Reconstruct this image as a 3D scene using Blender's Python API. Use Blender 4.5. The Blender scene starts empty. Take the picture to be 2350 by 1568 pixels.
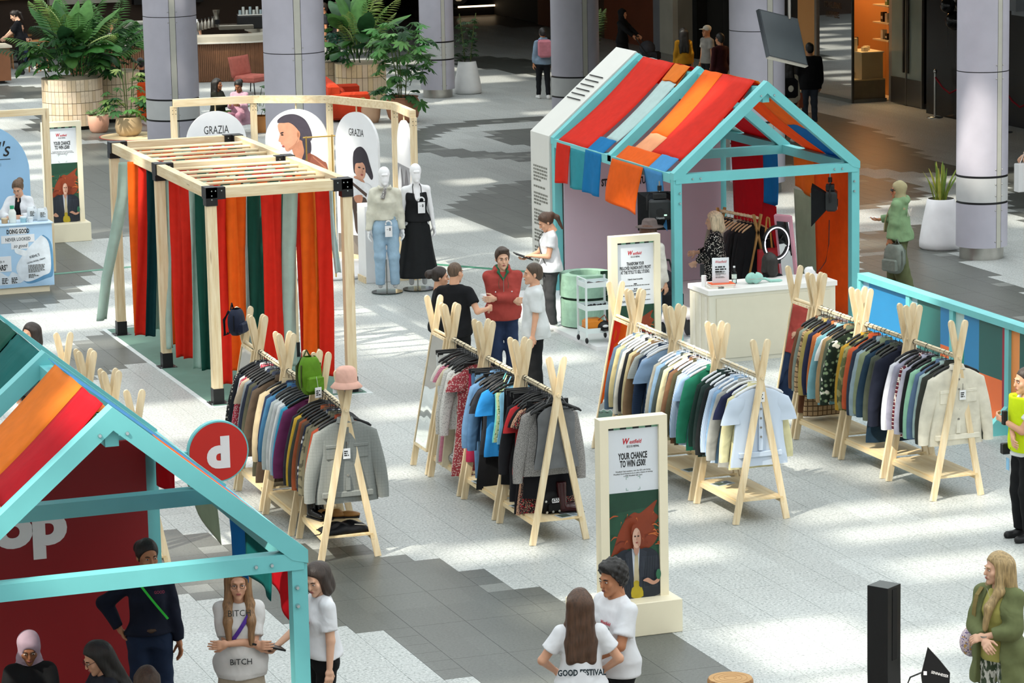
import bpy, bmesh, math, random
import numpy as np
from mathutils import Vector, Matrix
random.seed(7)
RNG = np.random.default_rng(7)
SC = bpy.context.scene
COL = SC.collection
PI = math.pi
# ------------------------------------------------------------------ camera
F_PX, TILT, YAW, ROLL, CAM_H = 7289.36, .1843, .3467, -.0197, 8.153
_fw = Vector((math.sin(YAW)*math.cos(TILT), math.cos(YAW)*math.cos(TILT), -math.sin(TILT)))
_r0 = Vector((math.cos(YAW), -math.sin(YAW), 0)); _u0 = _r0.cross(_fw)
_r = math.cos(ROLL)*_r0 + math.sin(ROLL)*_u0
_u = -math.sin(ROLL)*_r0 + math.cos(ROLL)*_u0
CAM = Vector((0, 0, CAM_H))
cd = bpy.data.cameras.new('camera'); cam = bpy.data.objects.new('camera', cd); COL.objects.link(cam)
cam.matrix_world = Matrix(((_r.x, _u.x, -_fw.x, 0), (_r.y, _u.y, -_fw.y, 0), (_r.z, _u.z, -_fw.z, CAM_H), (0, 0, 0, 1)))
cd.sensor_fit = 'HORIZONTAL'; cd.sensor_width = 36; cd.lens = 36*F_PX/2350; cd.clip_end = 400
SC.camera = cam
def ray(px, py): return _fw + _r*((px-1175)/F_PX) - _u*((py-784)/F_PX)
def at(px, py, z=0.):
    "world point at height z seen at a pixel of the 2350x1568 photograph"
    d = ray(px, py); return CAM + d*((z-CAM_H)/d.z)
def hd(px, py, H): p = at(px, py, H); return (p.x, p.y, 0.)
def atY(px, py, Y):
    d = ray(px, py); return CAM + d*(Y/d.y)
# ------------------------------------------------------------------ light
W = bpy.data.worlds.new('sky'); SC.world = W; W.use_nodes = True
bg = W.node_tree.nodes['Background']; bg.inputs[0].default_value = (.93, .97, 1., 1); bg.inputs[1].default_value = 1.3
SUN_DIR = Vector((.80, .42, -1.0)).normalized()
sl = bpy.data.lights.new('sun', 'SUN'); sl.energy = 5.4; sl.angle = math.radians(.9); sl.color = (1., .93, .80)
sun = bpy.data.objects.new('sun', sl); COL.objects.link(sun)
sun.rotation_euler = SUN_DIR.to_track_quat('-Z', 'Y').to_euler()
vs = SC.view_settings; vs.view_transform = 'Standard'; vs.look = 'None'; vs.exposure = 0.05; vs.gamma = 1; vs.use_curve_mapping = False
SC.cycles.use_denoising = True; SC.cycles.max_bounces = 6; SC.cycles.diffuse_bounces = 3; SC.cycles.transparent_max_bounces = 12
SC.cycles.adaptive_threshold = .02; SC.cycles.caustics_reflective = False; SC.cycles.caustics_refractive = False
# ------------------------------------------------------------------ materials
def lin(h):
    if isinstance(h, str):
        h = h.lstrip('#'); c = [int(h[i:i+2], 16)/255 for i in (0, 2, 4)]
    else: c = h
    return tuple(x/12.92 if x <= .04045 else ((x+.055)/1.055)**2.4 for x in c)
MATS = {}
def _new(name):
    m = bpy.data.materials.new(name); m.use_nodes = True
    nt = m.node_tree; b = nt.nodes['Principled BSDF']
    return m, nt, b
def _ramp(nt, fac, stops, interp='LINEAR'):
    r = nt.nodes.new('ShaderNodeValToRGB'); r.color_ramp.interpolation = interp
    e = r.color_ramp.elements
    while len(e) < len(stops): e.new(.5)
    for el, (p, c) in zip(e, stops): el.position = p; el.color = (*c, 1)
    nt.links.new(fac, r.inputs[0]); return r.outputs[0]
def _coord(nt, scale=(1, 1, 1), kind='Object', rot=(0, 0, 0)):
    t = nt.nodes.new('ShaderNodeTexCoord'); mp = nt.nodes.new('ShaderNodeMapping')
    mp.inputs['Scale'].default_value = scale; mp.inputs['Rotation'].default_value = rot
    nt.links.new(t.outputs[kind], mp.inputs[0]); return mp.outputs[0]
def _noise(nt, vec, scale, detail=2., rough=.5):
    n = nt.nodes.new('ShaderNodeTexNoise'); n.inputs['Scale'].default_value = scale
    n.inputs['Detail'].default_value = detail; n.inputs['Roughness'].default_value = rough
    nt.links.new(vec, n.inputs['Vector']); return n.outputs['Fac']
def _bump(nt, b, h, strength, dist=.01):
    bp = nt.nodes.new('ShaderNodeBump'); bp.inputs['Strength'].default_value = strength; bp.inputs['Distance'].default_value = dist
    nt.links.new(h, bp.inputs['Height']); nt.links.new(bp.outputs[0], b.inputs['Normal'])
def mul(c, k): return tuple(min(1, x*k) for x in c)
def plain(hexc, rough=.55, var=.10, scale=6., metal=0., bump=0., spec=.4):
    "painted, plastic or metal surface with a faint mottling"
    key = ('plain', hexc, rough, var, scale, metal, bump, spec)
    if key in MATS: return MATS[key]
    m, nt, b = _new('paint_'+str(hexc).strip('#')); c = lin(hexc)
    n = _noise(nt, _coord(nt), scale, 3)
    nt.links.new(_ramp(nt, n, [(.3, mul(c, 1-var)), (.7, mul(c, 1+var*.6))]), b.inputs['Base Color'])
    b.inputs['Roughness'].default_value = rough; b.inputs['Metallic'].default_value = metal; b.inputs['Specular IOR Level'].default_value = spec
    if bump: _bump(nt, b, n, bump)
    MATS[key] = m; return m
def cloth(hexc, var=.18, rough=.85, weave=220., trans=0.):
    key = ('cloth', hexc, var, rough, weave, trans)
    if key in MATS: return MATS[key]
    m, nt, b = _new('cloth_'+str(hexc).strip('#')); c = lin(hexc)
    co = _coord(nt); n = _noise(nt, co, 9., 4)
    col = _ramp(nt, n, [(.25, mul(c, 1-var)), (.75, mul(c, 1+var*.5))])
    nt.links.new(col, b.inputs['Base Color'])
    b.inputs['Roughness'].default_value = rough; b.inputs['Specular IOR Level'].default_value = .2
    fo = nt.nodes.new('ShaderNodeTexNoise'); fo.inputs['Scale'].default_value = 4.5; fo.inputs['Detail'].default_value = 1.6; fo.inputs['Distortion'].default_value = 1.2
    nt.links.new(co, fo.inputs['Vector']); _bump(nt, b, fo.outputs['Fac'], .42 if not trans else .15, .05)
    if trans:
        t = nt.nodes.new('ShaderNodeBsdfTranslucent'); mx = nt.nodes.new('ShaderNodeMixShader'); mx.inputs[0].default_value = trans
        nt.links.new(col, t.inputs[0]); nt.links.new(b.outputs[0], mx.inputs[1]); nt.links.new(t.outputs[0], mx.inputs[2])
        nt.links.new(mx.outputs[0], nt.nodes['Material Output'].inputs[0])
    MATS[key] = m; return m
def pattern(kind, c1, c2, scale=20., c3=None, rough=.85):
    "woven or printed cloth: check, plaid, stripe_x, stripe_z, dots, floral, leaf, camo, houndstooth"
    key = ('pat', kind, c1, c2, scale, c3)
    if key in MATS: return MATS[key]
    m, nt, b = _new('print_'+kind); a, d = lin(c1), lin(c2); e = lin(c3) if c3 else d
    co = _coord(nt); b.inputs['Roughness'].default_value = rough; b.inputs['Specular IOR Level'].default_value = .2
    def wave(axis, sc):
        w = nt.nodes.new('ShaderNodeTexWave'); w.bands_direction = axis; w.inputs['Scale'].default_value = sc/6.283*3.14159
        nt.links.new(co, w.inputs['Vector']); return w.outputs['Fac']
    def mixc(f, x, y):
        mx = nt.nodes.new('ShaderNodeMix'); mx.data_type = 'RGBA'
        for s, v in ((0, f), (6, x), (7, y)):
            if isinstance(v, tuple): mx.inputs[s].default_value = (*v, 1)
            elif isinstance(v, (int, float)): mx.inputs[s].default_value = v
            else: nt.links.new(v, mx.inputs[s])
        return mx.outputs[2]
    if kind in ('check', 'plaid', 'houndstooth'):
        h = _ramp(nt, wave('X', scale), [(.45, (0, 0, 0)), (.55, (1, 1, 1))]); v = _ramp(nt, wave('Z', scale), [(.45, (0, 0, 0)), (.55, (1, 1, 1))])
        col = mixc(h, a, tuple(.5*(x+y) for x, y in zip(a, d)))
        col = mixc(_mathn(nt, 'MULTIPLY', v, .6), col, d)
        if kind == 'plaid':
            f = _ramp(nt, wave('X', scale*.28), [(.88, (0, 0, 0)), (.93, (1, 1, 1))]); col = mixc(f, col, e)
            f = _ramp(nt, wave('Z', scale*.28), [(.88, (0, 0, 0)), (.93, (1, 1, 1))]); col = mixc(f, col, e)
    elif kind in ('stripe_x', 'stripe_z', 'stripe_y'):
        col = mixc(_ramp(nt, wave(kind[-1].upper(), scale), [(.45, (0, 0, 0)), (.55, (1, 1, 1))]), a, d)
    else:
        vo = nt.nodes.new('ShaderNodeTexVoronoi'); vo.inputs['Scale'].default_value = scale; nt.links.new(co, vo.inputs['Vector'])
        if kind == 'dots': f = _ramp(nt, vo.outputs['Distance'], [(.30, (1, 1, 1)), (.36, (0, 0, 0))])
        elif kind == 'leaf': f = _ramp(nt, _noise(nt, _coord(nt, (1.6, 1, .5), rot=(0, .5, 0)), scale, 1.5), [(.48, (0, 0, 0)), (.52, (1, 1, 1))])
        elif kind == 'camo': f = _ramp(nt, _noise(nt, co, scale, 1), [(.5, (0, 0, 0)), (.53, (1, 1, 1))])
        else: f = _ramp(nt, vo.outputs['Distance'], [(.25, (1, 1, 1)), (.45, (0, 0, 0))])
        col = mixc(f, a, d)
        if c3: col = mixc(_ramp(nt, _noise(nt, co, scale*.7, 1), [(.60, (0, 0, 0)), (.64, (1, 1, 1))]), col, e)
    nt.links.new(col, b.inputs['Base Color'])
    MATS[key] = m; return m
def _mathn(nt, op, a, bval):
    n = nt.nodes.new('ShaderNodeMath'); n.operation = op; nt.links.new(a, n.inputs[0]); n.inputs[1].default_value = bval; return n.outputs[0]
def wood(hexc='#f0dfbd', dark='#dcc296', axis='Z', rough=.6, ring=1.):
    "pale softwood: long grain and a few knots"
    key = ('wood', hexc, dark, axis, ring)
    if key in MATS: return MATS[key]
    m, nt, b = _new('pine_wood'); s = {'X': (1.2, 14, 14), 'Y': (14, 1.2, 14), 'Z': (14, 14, 1.2)}[axis]
    co = _coord(nt, s); n = _noise(nt, co, 1.6*ring, 4, .6)
    k = nt.nodes.new('ShaderNodeTexVoronoi'); k.inputs['Scale'].default_value = 2.1
    nt.links.new(_coord(nt, tuple(x*.32 for x in s)), k.inputs['Vector'])
    col = _ramp(nt, n, [(.35, lin(hexc)), (.68, lin(dark))])
    mx = nt.nodes.new('ShaderNodeMix'); mx.data_type = 'RGBA'
    nt.links.new(_ramp(nt, k.outputs['Distance'], [(.05, (.7, .7, .7)), (.10, (0, 0, 0))]), mx.inputs[0])
    nt.links.new(col, mx.inputs[6]); mx.inputs[7].default_value = (*lin('#8a6238'), 1)
    nt.links.new(mx.outputs[2], b.inputs['Base Color']); b.inputs['Roughness'].default_value = rough
    MATS[key] = m; return m
def emis(hexc, s):
    key = ('em', hexc, s)
    if key in MATS: return MATS[key]
    m, nt, b = _new('lamp_light'); b.inputs['Base Color'].default_value = (*lin(hexc), 1)
    b.inputs['Emission Color'].default_value = (*lin(hexc), 1); b.inputs['Emission Strength'].default_value = s
    MATS[key] = m; return m
def glass(tint='#e8f2f0', rough=.02, ior=1.45):
    "thin clear pane: mostly see-through with a fresnel-like gloss"
    key = ('glass', tint, rough, ior)
    if key in MATS: return MATS[key]
    m, nt, b = _new('clear_glass'); t = nt.nodes.new('ShaderNodeBsdfTransparent'); t.inputs[0].default_value = (*lin(tint), 1)
    g = nt.nodes.new('ShaderNodeBsdfGlossy'); g.inputs['Roughness'].default_value = rough
    fr = nt.nodes.new('ShaderNodeFresnel'); fr.inputs[0].default_value = ior
    mx = nt.nodes.new('ShaderNodeMixShader'); nt.links.new(fr.outputs[0], mx.inputs[0])
    nt.links.new(t.outputs[0], mx.inputs[1]); nt.links.new(g.outputs[0], mx.inputs[2]); nt.links.new(mx.outputs[0], nt.nodes['Material Output'].inputs[0])
    MATS[key] = m; return m
def mirror_mat():
    if 'mirror' in MATS: return MATS['mirror']
    m, nt, b = _new('mirror_glass'); b.inputs['Metallic'].default_value = 1; b.inputs['Roughness'].default_value = .015
    n = _noise(nt, _coord(nt), 2.2, 1); nt.links.new(_ramp(nt, n, [(.3, (.86, .9, .88)), (.7, (.93, .95, .94))]), b.inputs['Base Color'])
    _bump(nt, b, n, .25, .02)
    MATS['mirror'] = m; return m
# ------------------------------------------------------------------ mesh collecting
class MB:
    "collects boxes, tubes, lofts and patches and links them as one mesh object"
    def __init__(s): s.v = []; s.f = []; s.m = []; s.T = None; s.mi = 0; s.sm = []
    def _add(s, vs, fs, smooth=False):
        o = len(s.v)
        if s.T is not None: vs = [s.T @ Vector(p) for p in vs]
        s.v.extend([tuple(p) for p in vs]); s.f.extend([tuple(i+o for i in f) for f in fs])
        s.m.extend([s.mi]*len(fs)); s.sm.extend([smooth]*len(fs)); return s
    def box(s, x0, x1, y0, y1, z0, z1):
        return s._add([(x0, y0, z0), (x1, y0, z0), (x1, y1, z0), (x0, y1, z0), (x0, y0, z1), (x1, y0, z1), (x1, y1, z1), (x0, y1, z1)],
                      [(0, 3, 2, 1), (4, 5, 6, 7), (0, 1, 5, 4), (1, 2, 6, 5), (2, 3, 7, 6), (3, 0, 4, 7)])
    def bbox(s, x0, x1, y0, y1, z0, z1, b=.01):
        "box with chamfered edges"
        vs = []
        for z, e in ((z0, b), (z0+b, 0), (z1-b, 0), (z1, b)):
            vs += [(x0+e, y0+e, z), (x1-e, y0+e, z), (x1-e, y1-e, z), (x0+e, y1-e, z)]
        fs = [(0, 3, 2, 1), (12, 13, 14, 15)]
        for k in range(3):
            for j in range(4):
                a = k*4+j; c = k*4+(j+1) % 4; fs.append((a, c, c+4, a+4))
        return s._add(vs, fs)
    def beam(s, a, b, w, h, up=(0, 0, 1), ext=0.):
        "square-section bar from a to b"
        a = Vector(a); b = Vector(b); d = (b-a).normalized(); up = Vector(up)
        if abs(d.dot(up)) > .98: up = Vector((0, 1, 0))
        x = d.cross(up).normalized(); y = x.cross(d)
        a = a-d*ext; b = b+d*ext
        vs = [p+x*(sx*w/2)+y*(sy*h/2) for p in (a, b) for sx, sy in ((-1, -1), (1, -1), (1, 1), (-1, 1))]
        return s._add(vs, [(0, 1, 2, 3), (7, 6, 5, 4), (0, 4, 5, 1), (1, 5, 6, 2), (2, 6, 7, 3), (3, 7, 4, 0)])
    def tube(s, pts, r, n=8, cap=True):
        pts = [Vector(p) for p in pts]; k = len(pts); rr = r if isinstance(r, (list, tuple)) else [r]*k
        vs = []; up = Vector((0, 0, 1))
        for i, p in enumerate(pts):
            d = (pts[min(i+1, k-1)]-pts[max(i-1, 0)]).normalized()
            u = up if abs(d.dot(up)) < .97 else Vector((1, 0, 0))
            x = d.cross(u).normalized(); y = x.cross(d)
            vs += [p+(x*math.cos(t*2*PI/n)+y*math.sin(t*2*PI/n))*rr[i] for t in range(n)]
        fs = [(i*n+j, i*n+(j+1) % n, (i+1)*n+(j+1) % n, (i+1)*n+j) for i in range(k-1) for j in range(n)]
        s._add(vs, fs, True)
        if cap: s._add(vs[:n], [tuple(range(n-1, -1, -1))]); s._add(vs[-n:], [tuple(range(n))])
        return s
    def lathe(s, prof, n=24, c=(0, 0), cap=True, sx=1., sy=1.):
        vs = [(c[0]+r*sx*math.cos(t*2*PI/n), c[1]+r*sy*math.sin(t*2*PI/n), z) for r, z in prof for t in range(n)]
        k = len(prof)
        s._add(vs, [(i*n+j, i*n+(j+1) % n, (i+1)*n+(j+1) % n, (i+1)*n+j) for i in range(k-1) for j in range(n)], True)
        if cap: s._add(vs[:n], [tuple(range(n-1, -1, -1))]); s._add(vs[-n:], [tuple(range(n))])
        return s
    def prism(s, poly, depth, frame=None):
        "extrude a 2-D outline (x,z) along +y by depth"
        n = len(poly); vs = [(x, 0, z) for x, z in poly]+[(x, depth, z) for x, z in poly]
        if frame is not None: vs = [frame @ Vector(p) for p in vs]
        return s._add(vs, [tuple(range(n)), tuple(range(2*n-1, n-1, -1))]+[(i, i+n, (i+1) % n+n, (i+1) % n) for i in range(n)])
    def ell(s, c, r, n=12, k=8, rot=None):
        vs = []; 
        for i in range(k+1):
            p = PI*i/k
            for j in range(n):
                q = 2*PI*j/n; v = Vector((r[0]*math.sin(p)*math.cos(q), r[1]*math.sin(p)*math.sin(q), r[2]*math.cos(p)))
                vs.append(Vector(c)+(rot @ v if rot else v))
        return s._add(vs, [(i*n+j, (i+1)*n+j, (i+1)*n+(j+1) % n, i*n+(j+1) % n) for i in range(k) for j in range(n)], True)
    def grid(s, fn, nu, nv, smooth=True, thick=0.):
        "patch fn(u,v); with thick the patch gets a back side and rim"
        P = [[Vector(fn(i/nu, j/nv)) for j in range(nv+1)] for i in range(nu+1)]
        vs = [p for row in P for p in row]; w = nv+1
        fs = [(i*w+j, (i+1)*w+j, (i+1)*w+j+1, i*w+j+1) for i in range(nu) for j in range(nv)]
        if not thick: return s._add(vs, fs, smooth)
        N = []
        for i in range(nu+1):
            for j in range(nv+1):
                du = P[min(i+1, nu)][j]-P[max(i-1, 0)][j]; dv = P[i][min(j+1, nv)]-P[i][max(j-1, 0)]
                nn = du.cross(dv); N.append(nn.normalized() if nn.length > 1e-9 else Vector((0, 0, 1)))
        o = len(vs); vs2 = vs+[p-nn*thick for p, nn in zip(vs, N)]
        fs2 = fs+[(d+o, c+o, b+o, a+o) for a, b, c, d in fs]
        rim = [(i, 0) for i in range(nu+1)]+[(nu, j) for j in range(1, nv+1)]+[(i, nv) for i in range(nu-1, -1, -1)]+[(0, j) for j in range(nv-1, 0, -1)]
        ids = [i*w+j for i, j in rim]
        fs2 += [(ids[(k+1) % len(ids)], ids[k], ids[k]+o, ids[(k+1) % len(ids)]+o) for k in range(len(ids))]
        return s._add(vs2, fs2, smooth)
    def mesh(s, name, mats):
        me = bpy.data.meshes.new(name); me.from_pydata(s.v, [], s.f)
        for m in (mats if isinstance(mats, (list, tuple)) else [mats]): me.materials.append(m)
        me.polygons.foreach_set('material_index', s.m); me.polygons.foreach_set('use_smooth', s.sm); me.update()
        return me
    def build(s, name, mats, parent=None, label=None, cat=None, group=None, loc=None, rz=0., kind=None):
        return ob(name, s.mesh(name, mats), parent, label, cat, group, loc, rz, kind)
def ob(name, data, parent=None, label=None, cat=None, group=None, loc=None, rz=0., kind=None):
    o = bpy.data.objects.new(name, data); COL.objects.link(o)
    if parent is not None: o.parent = parent
    if loc is not None: o.location = loc
    if rz: o.rotation_euler[2] = rz
    tag(o, label, cat, group, kind); return o
def tag(o, label=None, cat=None, group=None, kind=None):
    if label: o['label'] = label
    if cat: o['category'] = cat
    if group: o['group'] = group
    if kind: o['kind'] = kind
    return o
def thing(name, label, cat, loc=(0, 0, 0), rz=0., group=None):
    return ob(name, None, None, label, cat, group, loc, rz)
def recolor(o, *mats):
    "object-level materials over shared mesh data"
    for i, m in enumerate(mats):
        if i < len(o.material_slots): o.material_slots[i].link = 'OBJECT'; o.material_slots[i].material = m
    return o
def copy_tree(o, parent=None, loc=None, rz=None, label=None, group=None):
    c = o.copy(); COL.objects.link(c); c.parent = parent
    if loc is not None: c.location = loc
    if rz is not None: c.rotation_euler = (0, 0, rz)
    if label: c['label'] = label
    if group: c['group'] = group
    for ch in o.children: copy_tree(ch, c)
    return c
# flat lettering: text turned into mesh, lying in the x-z plane, front to -y
TXS = bpy.data.scenes.new('lettering_bench')
def text_mesh(txt, size, mat, bold=0., cond=1., shear=0., align='CENTER', line=1., depth=.0012):
    cu = bpy.data.curves.new('lettering', 'FONT'); cu.body = txt; cu.size = size; cu.align_x = align; cu.offset = bold*size
    cu.shear = shear; cu.space_line = line; cu.extrude = depth; cu.resolution_u = 5 if size > .2 else 2
    o = bpy.data.objects.new('tmp', cu); TXS.collection.objects.link(o)
    vl = TXS.view_layers[0]; vl.update(); me = bpy.data.meshes.new_from_object(o.evaluated_get(vl.depsgraph))
    bpy.data.objects.remove(o); bpy.data.curves.remove(cu)
    n = len(me.vertices); co = np.empty(n*3, 'f'); me.vertices.foreach_get('co', co); co = co.reshape(-1, 3)
    out = np.stack([co[:, 0]*cond, -co[:, 2], co[:, 1]], 1).astype('f'); me.vertices.foreach_set('co', out.ravel())
    me.materials.clear(); me.materials.append(mat); me.update(); return me
def text(txt, size, mat, parent, loc, rz=0., name='lettering', label=None, rx=0., **k):
    me = text_mesh(txt, size, mat, **k); o = ob(name, me, parent, label, loc=loc)
    o.rotation_euler = (rx, 0, rz); return o
# ------------------------------------------------------------------ floor of terrazzo tiles with stepped dark bands
def terrazzo(name, base, hi, lo, rough):
    m, nt, b = _new(name); co = _coord(nt, kind='Object')
    g = nt.nodes.new('ShaderNodeNewGeometry')
    n = _noise(nt, g.outputs['Position'], 38., 2.5, .75)
    col = _ramp(nt, n, [(.36, lin(lo)), (.47, lin(base)), (.58, lin(base)), (.68, lin(hi))])
    oi = nt.nodes.new('ShaderNodeObjectInfo'); rn = nt.nodes.new('ShaderNodeTexWhiteNoise'); rn.noise_dimensions = '2D'
    sn = nt.nodes.new('ShaderNodeVectorMath'); sn.operation = 'SNAP'; sn.inputs[1].default_value = (TX, TY, 10); nt.links.new(g.outputs['Position'], sn.inputs[0]); nt.links.new(sn.outputs[0], rn.inputs['Vector'])
    hs = nt.nodes.new('ShaderNodeHueSaturation'); mr = nt.nodes.new('ShaderNodeMapRange'); mr.inputs[3].default_value = .90; mr.inputs[4].default_value = 1.06
    nt.links.new(rn.outputs[0], mr.inputs[0]); nt.links.new(mr.outputs[0], hs.inputs['Value']); nt.links.new(col, hs.inputs['Color'])
    nt.links.new(hs.outputs[0], b.inputs['Base Color']); b.inputs['Roughness'].default_value = rough; b.inputs['Specular IOR Level'].default_value = .35
    return m
TX, TY = .545, 1.18
X_OFF, Y_OFF = 13.29-24*.545, 26.51-22*1.18
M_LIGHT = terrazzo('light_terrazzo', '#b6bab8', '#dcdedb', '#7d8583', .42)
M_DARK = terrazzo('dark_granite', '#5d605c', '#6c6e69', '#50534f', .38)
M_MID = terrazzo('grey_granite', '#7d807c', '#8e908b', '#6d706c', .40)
M_GROUT = plain('#6f726f', .9)
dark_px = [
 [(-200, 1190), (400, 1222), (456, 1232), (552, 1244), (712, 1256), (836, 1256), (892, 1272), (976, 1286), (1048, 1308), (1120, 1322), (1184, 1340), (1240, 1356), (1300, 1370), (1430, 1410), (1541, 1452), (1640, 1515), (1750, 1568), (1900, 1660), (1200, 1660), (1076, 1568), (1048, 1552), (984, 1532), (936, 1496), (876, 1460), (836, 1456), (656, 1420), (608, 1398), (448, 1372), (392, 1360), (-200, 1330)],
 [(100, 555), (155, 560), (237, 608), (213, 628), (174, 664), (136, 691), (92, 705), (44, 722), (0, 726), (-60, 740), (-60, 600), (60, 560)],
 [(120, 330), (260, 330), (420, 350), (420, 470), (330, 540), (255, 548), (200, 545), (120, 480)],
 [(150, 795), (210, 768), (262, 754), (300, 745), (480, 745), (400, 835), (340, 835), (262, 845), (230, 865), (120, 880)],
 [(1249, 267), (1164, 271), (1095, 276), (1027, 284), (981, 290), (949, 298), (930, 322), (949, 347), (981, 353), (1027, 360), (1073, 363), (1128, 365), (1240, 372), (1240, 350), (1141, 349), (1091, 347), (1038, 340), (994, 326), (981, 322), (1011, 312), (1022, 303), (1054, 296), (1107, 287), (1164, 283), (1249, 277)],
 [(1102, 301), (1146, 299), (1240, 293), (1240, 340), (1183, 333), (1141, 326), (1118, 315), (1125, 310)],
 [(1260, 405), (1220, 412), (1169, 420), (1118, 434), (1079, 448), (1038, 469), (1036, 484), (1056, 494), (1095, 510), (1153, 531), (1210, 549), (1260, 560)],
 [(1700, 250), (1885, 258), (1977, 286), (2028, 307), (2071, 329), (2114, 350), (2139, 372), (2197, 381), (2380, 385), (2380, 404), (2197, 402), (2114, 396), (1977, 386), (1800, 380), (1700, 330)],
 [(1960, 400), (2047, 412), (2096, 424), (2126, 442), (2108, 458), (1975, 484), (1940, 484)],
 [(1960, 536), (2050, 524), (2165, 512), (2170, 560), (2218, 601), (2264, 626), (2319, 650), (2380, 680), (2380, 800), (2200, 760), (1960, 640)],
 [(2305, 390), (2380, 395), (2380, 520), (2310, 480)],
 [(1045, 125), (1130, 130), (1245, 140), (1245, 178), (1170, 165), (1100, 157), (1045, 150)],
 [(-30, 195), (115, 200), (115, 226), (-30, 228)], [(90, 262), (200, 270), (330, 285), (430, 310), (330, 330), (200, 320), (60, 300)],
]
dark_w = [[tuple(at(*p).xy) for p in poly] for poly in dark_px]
def inside(x, y, poly):
    c = False; j = len(poly)-1
    for i in range(len(poly)):
        xi, yi = poly[i]; xj, yj = poly[j]
        if (yi > y) != (yj > y) and x < (xj-xi)*(y-yi)/(yj-yi)+xi: c = not c
        j = i
    return c
dark_bb = [(min(p[0] for p in q), max(p[0] for p in q), min(p[1] for p in q), max(p[1] for p in q)) for q in dark_w]
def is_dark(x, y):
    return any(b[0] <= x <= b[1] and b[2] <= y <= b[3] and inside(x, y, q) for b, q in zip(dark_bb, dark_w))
def px_of(x, y, z=0.):
    d = Vector((x, y, z))-CAM; w = d.dot(_fw); return 1175+F_PX*d.dot(_r)/w, 784-F_PX*d.dot(_u)/w
floor = MB().box(-25, 75, 12, 135, -.3, -.012).build('floor', plain('#7b746b', .35, .12, .8), kind='structure')
tiles = []   # (dist, x0, y0, w, d, dark)
for i in range(2, 110):
    for j in range(16, 78):
        x0 = X_OFF+i*TX; y0 = Y_OFF+j*TY; u, v = px_of(x0+TX/2, y0+TY/2)
        if not (-260 < u < 2600 and 60 < v < 1760): continue
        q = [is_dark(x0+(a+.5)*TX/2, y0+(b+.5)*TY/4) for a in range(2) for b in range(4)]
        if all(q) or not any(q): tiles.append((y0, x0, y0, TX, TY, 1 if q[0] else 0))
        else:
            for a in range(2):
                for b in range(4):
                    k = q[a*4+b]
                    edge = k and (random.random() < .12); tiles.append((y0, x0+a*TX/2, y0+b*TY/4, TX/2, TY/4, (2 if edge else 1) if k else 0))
def on_screen(t):
    u, v = px_of(t[1]+t[3]/2, t[2]+t[4]/2); return -20 < u < 2370 and v < 1585
tiles.sort(key=lambda t: (not on_screen(t), t[0]))
G_ = .0035
tm = {}
for w, d in ((TX, TY), (TX/2, TY/4)):
    mb = MB(); mb.box(G_/2, w-G_/2, G_/2, d-G_/2, -.012, 0); tm[w] = mb.mesh('floor_tile', [M_LIGHT])
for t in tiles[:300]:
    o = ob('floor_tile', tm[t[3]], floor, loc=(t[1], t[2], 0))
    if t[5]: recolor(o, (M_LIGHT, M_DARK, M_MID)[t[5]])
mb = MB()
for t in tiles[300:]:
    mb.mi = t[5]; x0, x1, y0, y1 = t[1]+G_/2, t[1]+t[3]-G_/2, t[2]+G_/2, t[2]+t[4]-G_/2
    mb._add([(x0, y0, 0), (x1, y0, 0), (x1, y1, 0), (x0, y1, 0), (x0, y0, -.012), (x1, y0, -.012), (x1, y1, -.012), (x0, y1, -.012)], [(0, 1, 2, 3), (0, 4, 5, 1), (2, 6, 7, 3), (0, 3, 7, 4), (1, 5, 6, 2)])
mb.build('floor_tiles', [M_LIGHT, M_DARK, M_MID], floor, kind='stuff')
# ------------------------------------------------------------------ glazed roof high above the hall: steel members and frosted panes, gaps patterned to throw sun patches
rf = MB(); rng = random.Random(765); CX, CY, RZ = 1.35, .8, 21.
for i in range(-36, 46):
    for j in range(-34, 146):
        x = i*CX; y = j*CY; k = .30*math.sin(x*.33+1.1*math.sin(y*.17))+.25*math.sin(y*.41+.12*x)+rng.uniform(-1.5, 1.5)
        if k > -.80: rf._add([(x, y, RZ), (x+CX, y, RZ), (x+CX, y+CY, RZ), (x, y+CY, RZ)], [(0, 1, 2, 3)])
rf.mi = 1
for i in range(-36, 47, 4): rf.beam((i*CX, -27, RZ-.1), (i*CX, 117, RZ-.1), .16, .25)
for j in range(-34, 147, 6): rf.beam((-48, j*CY, RZ-.1), (62, j*CY, RZ-.1), .16, .25)
M_FRIT, nt, b = _new('frosted_roof_glass'); tr = nt.nodes.new('ShaderNodeBsdfTranslucent'); n_ = _noise(nt, _coord(nt), .6, 2)
nt.links.new(_ramp(nt, n_, [(.3, (.70, .76, .81)), (.7, (.78, .84, .89))]), tr.inputs[0]); nt.links.new(tr.outputs[0], nt.nodes['Material Output'].inputs[0])
rf.build('ceiling', [M_FRIT, plain('#d5d8d8', .5)], kind='structure')
# the hall around the view: galleries and walls beside and behind the camera
M_HALL = plain('#d9d8d4', .8, .05, .5)
MB().box(-13.5, -13, -9, 117, 0, RZ).build('wall_left', M_HALL, kind='structure'); MB().box(-13.5, 62, -9.5, -9, 0, RZ).build('wall_front', M_HALL, kind='structure')
MB().box(-13, 62, -9, .9, 5.8, 6.5).build('floor', M_HALL, kind='structure'); MB().box(16.2, 40, 51.5, 63, 5.2, 5.9).build('ceiling', M_HALL, kind='structure'); MB().box(60, 60.5, -9, 117, 5.4, RZ).build('wall_right', M_HALL, kind='structure'); MB().box(-13, 62, 116, 116.5, 5.4, RZ).build('wall_back', M_HALL, kind='structure')  # the ceiling slab is an unseen bridge, added to shade the floor beneath
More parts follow.
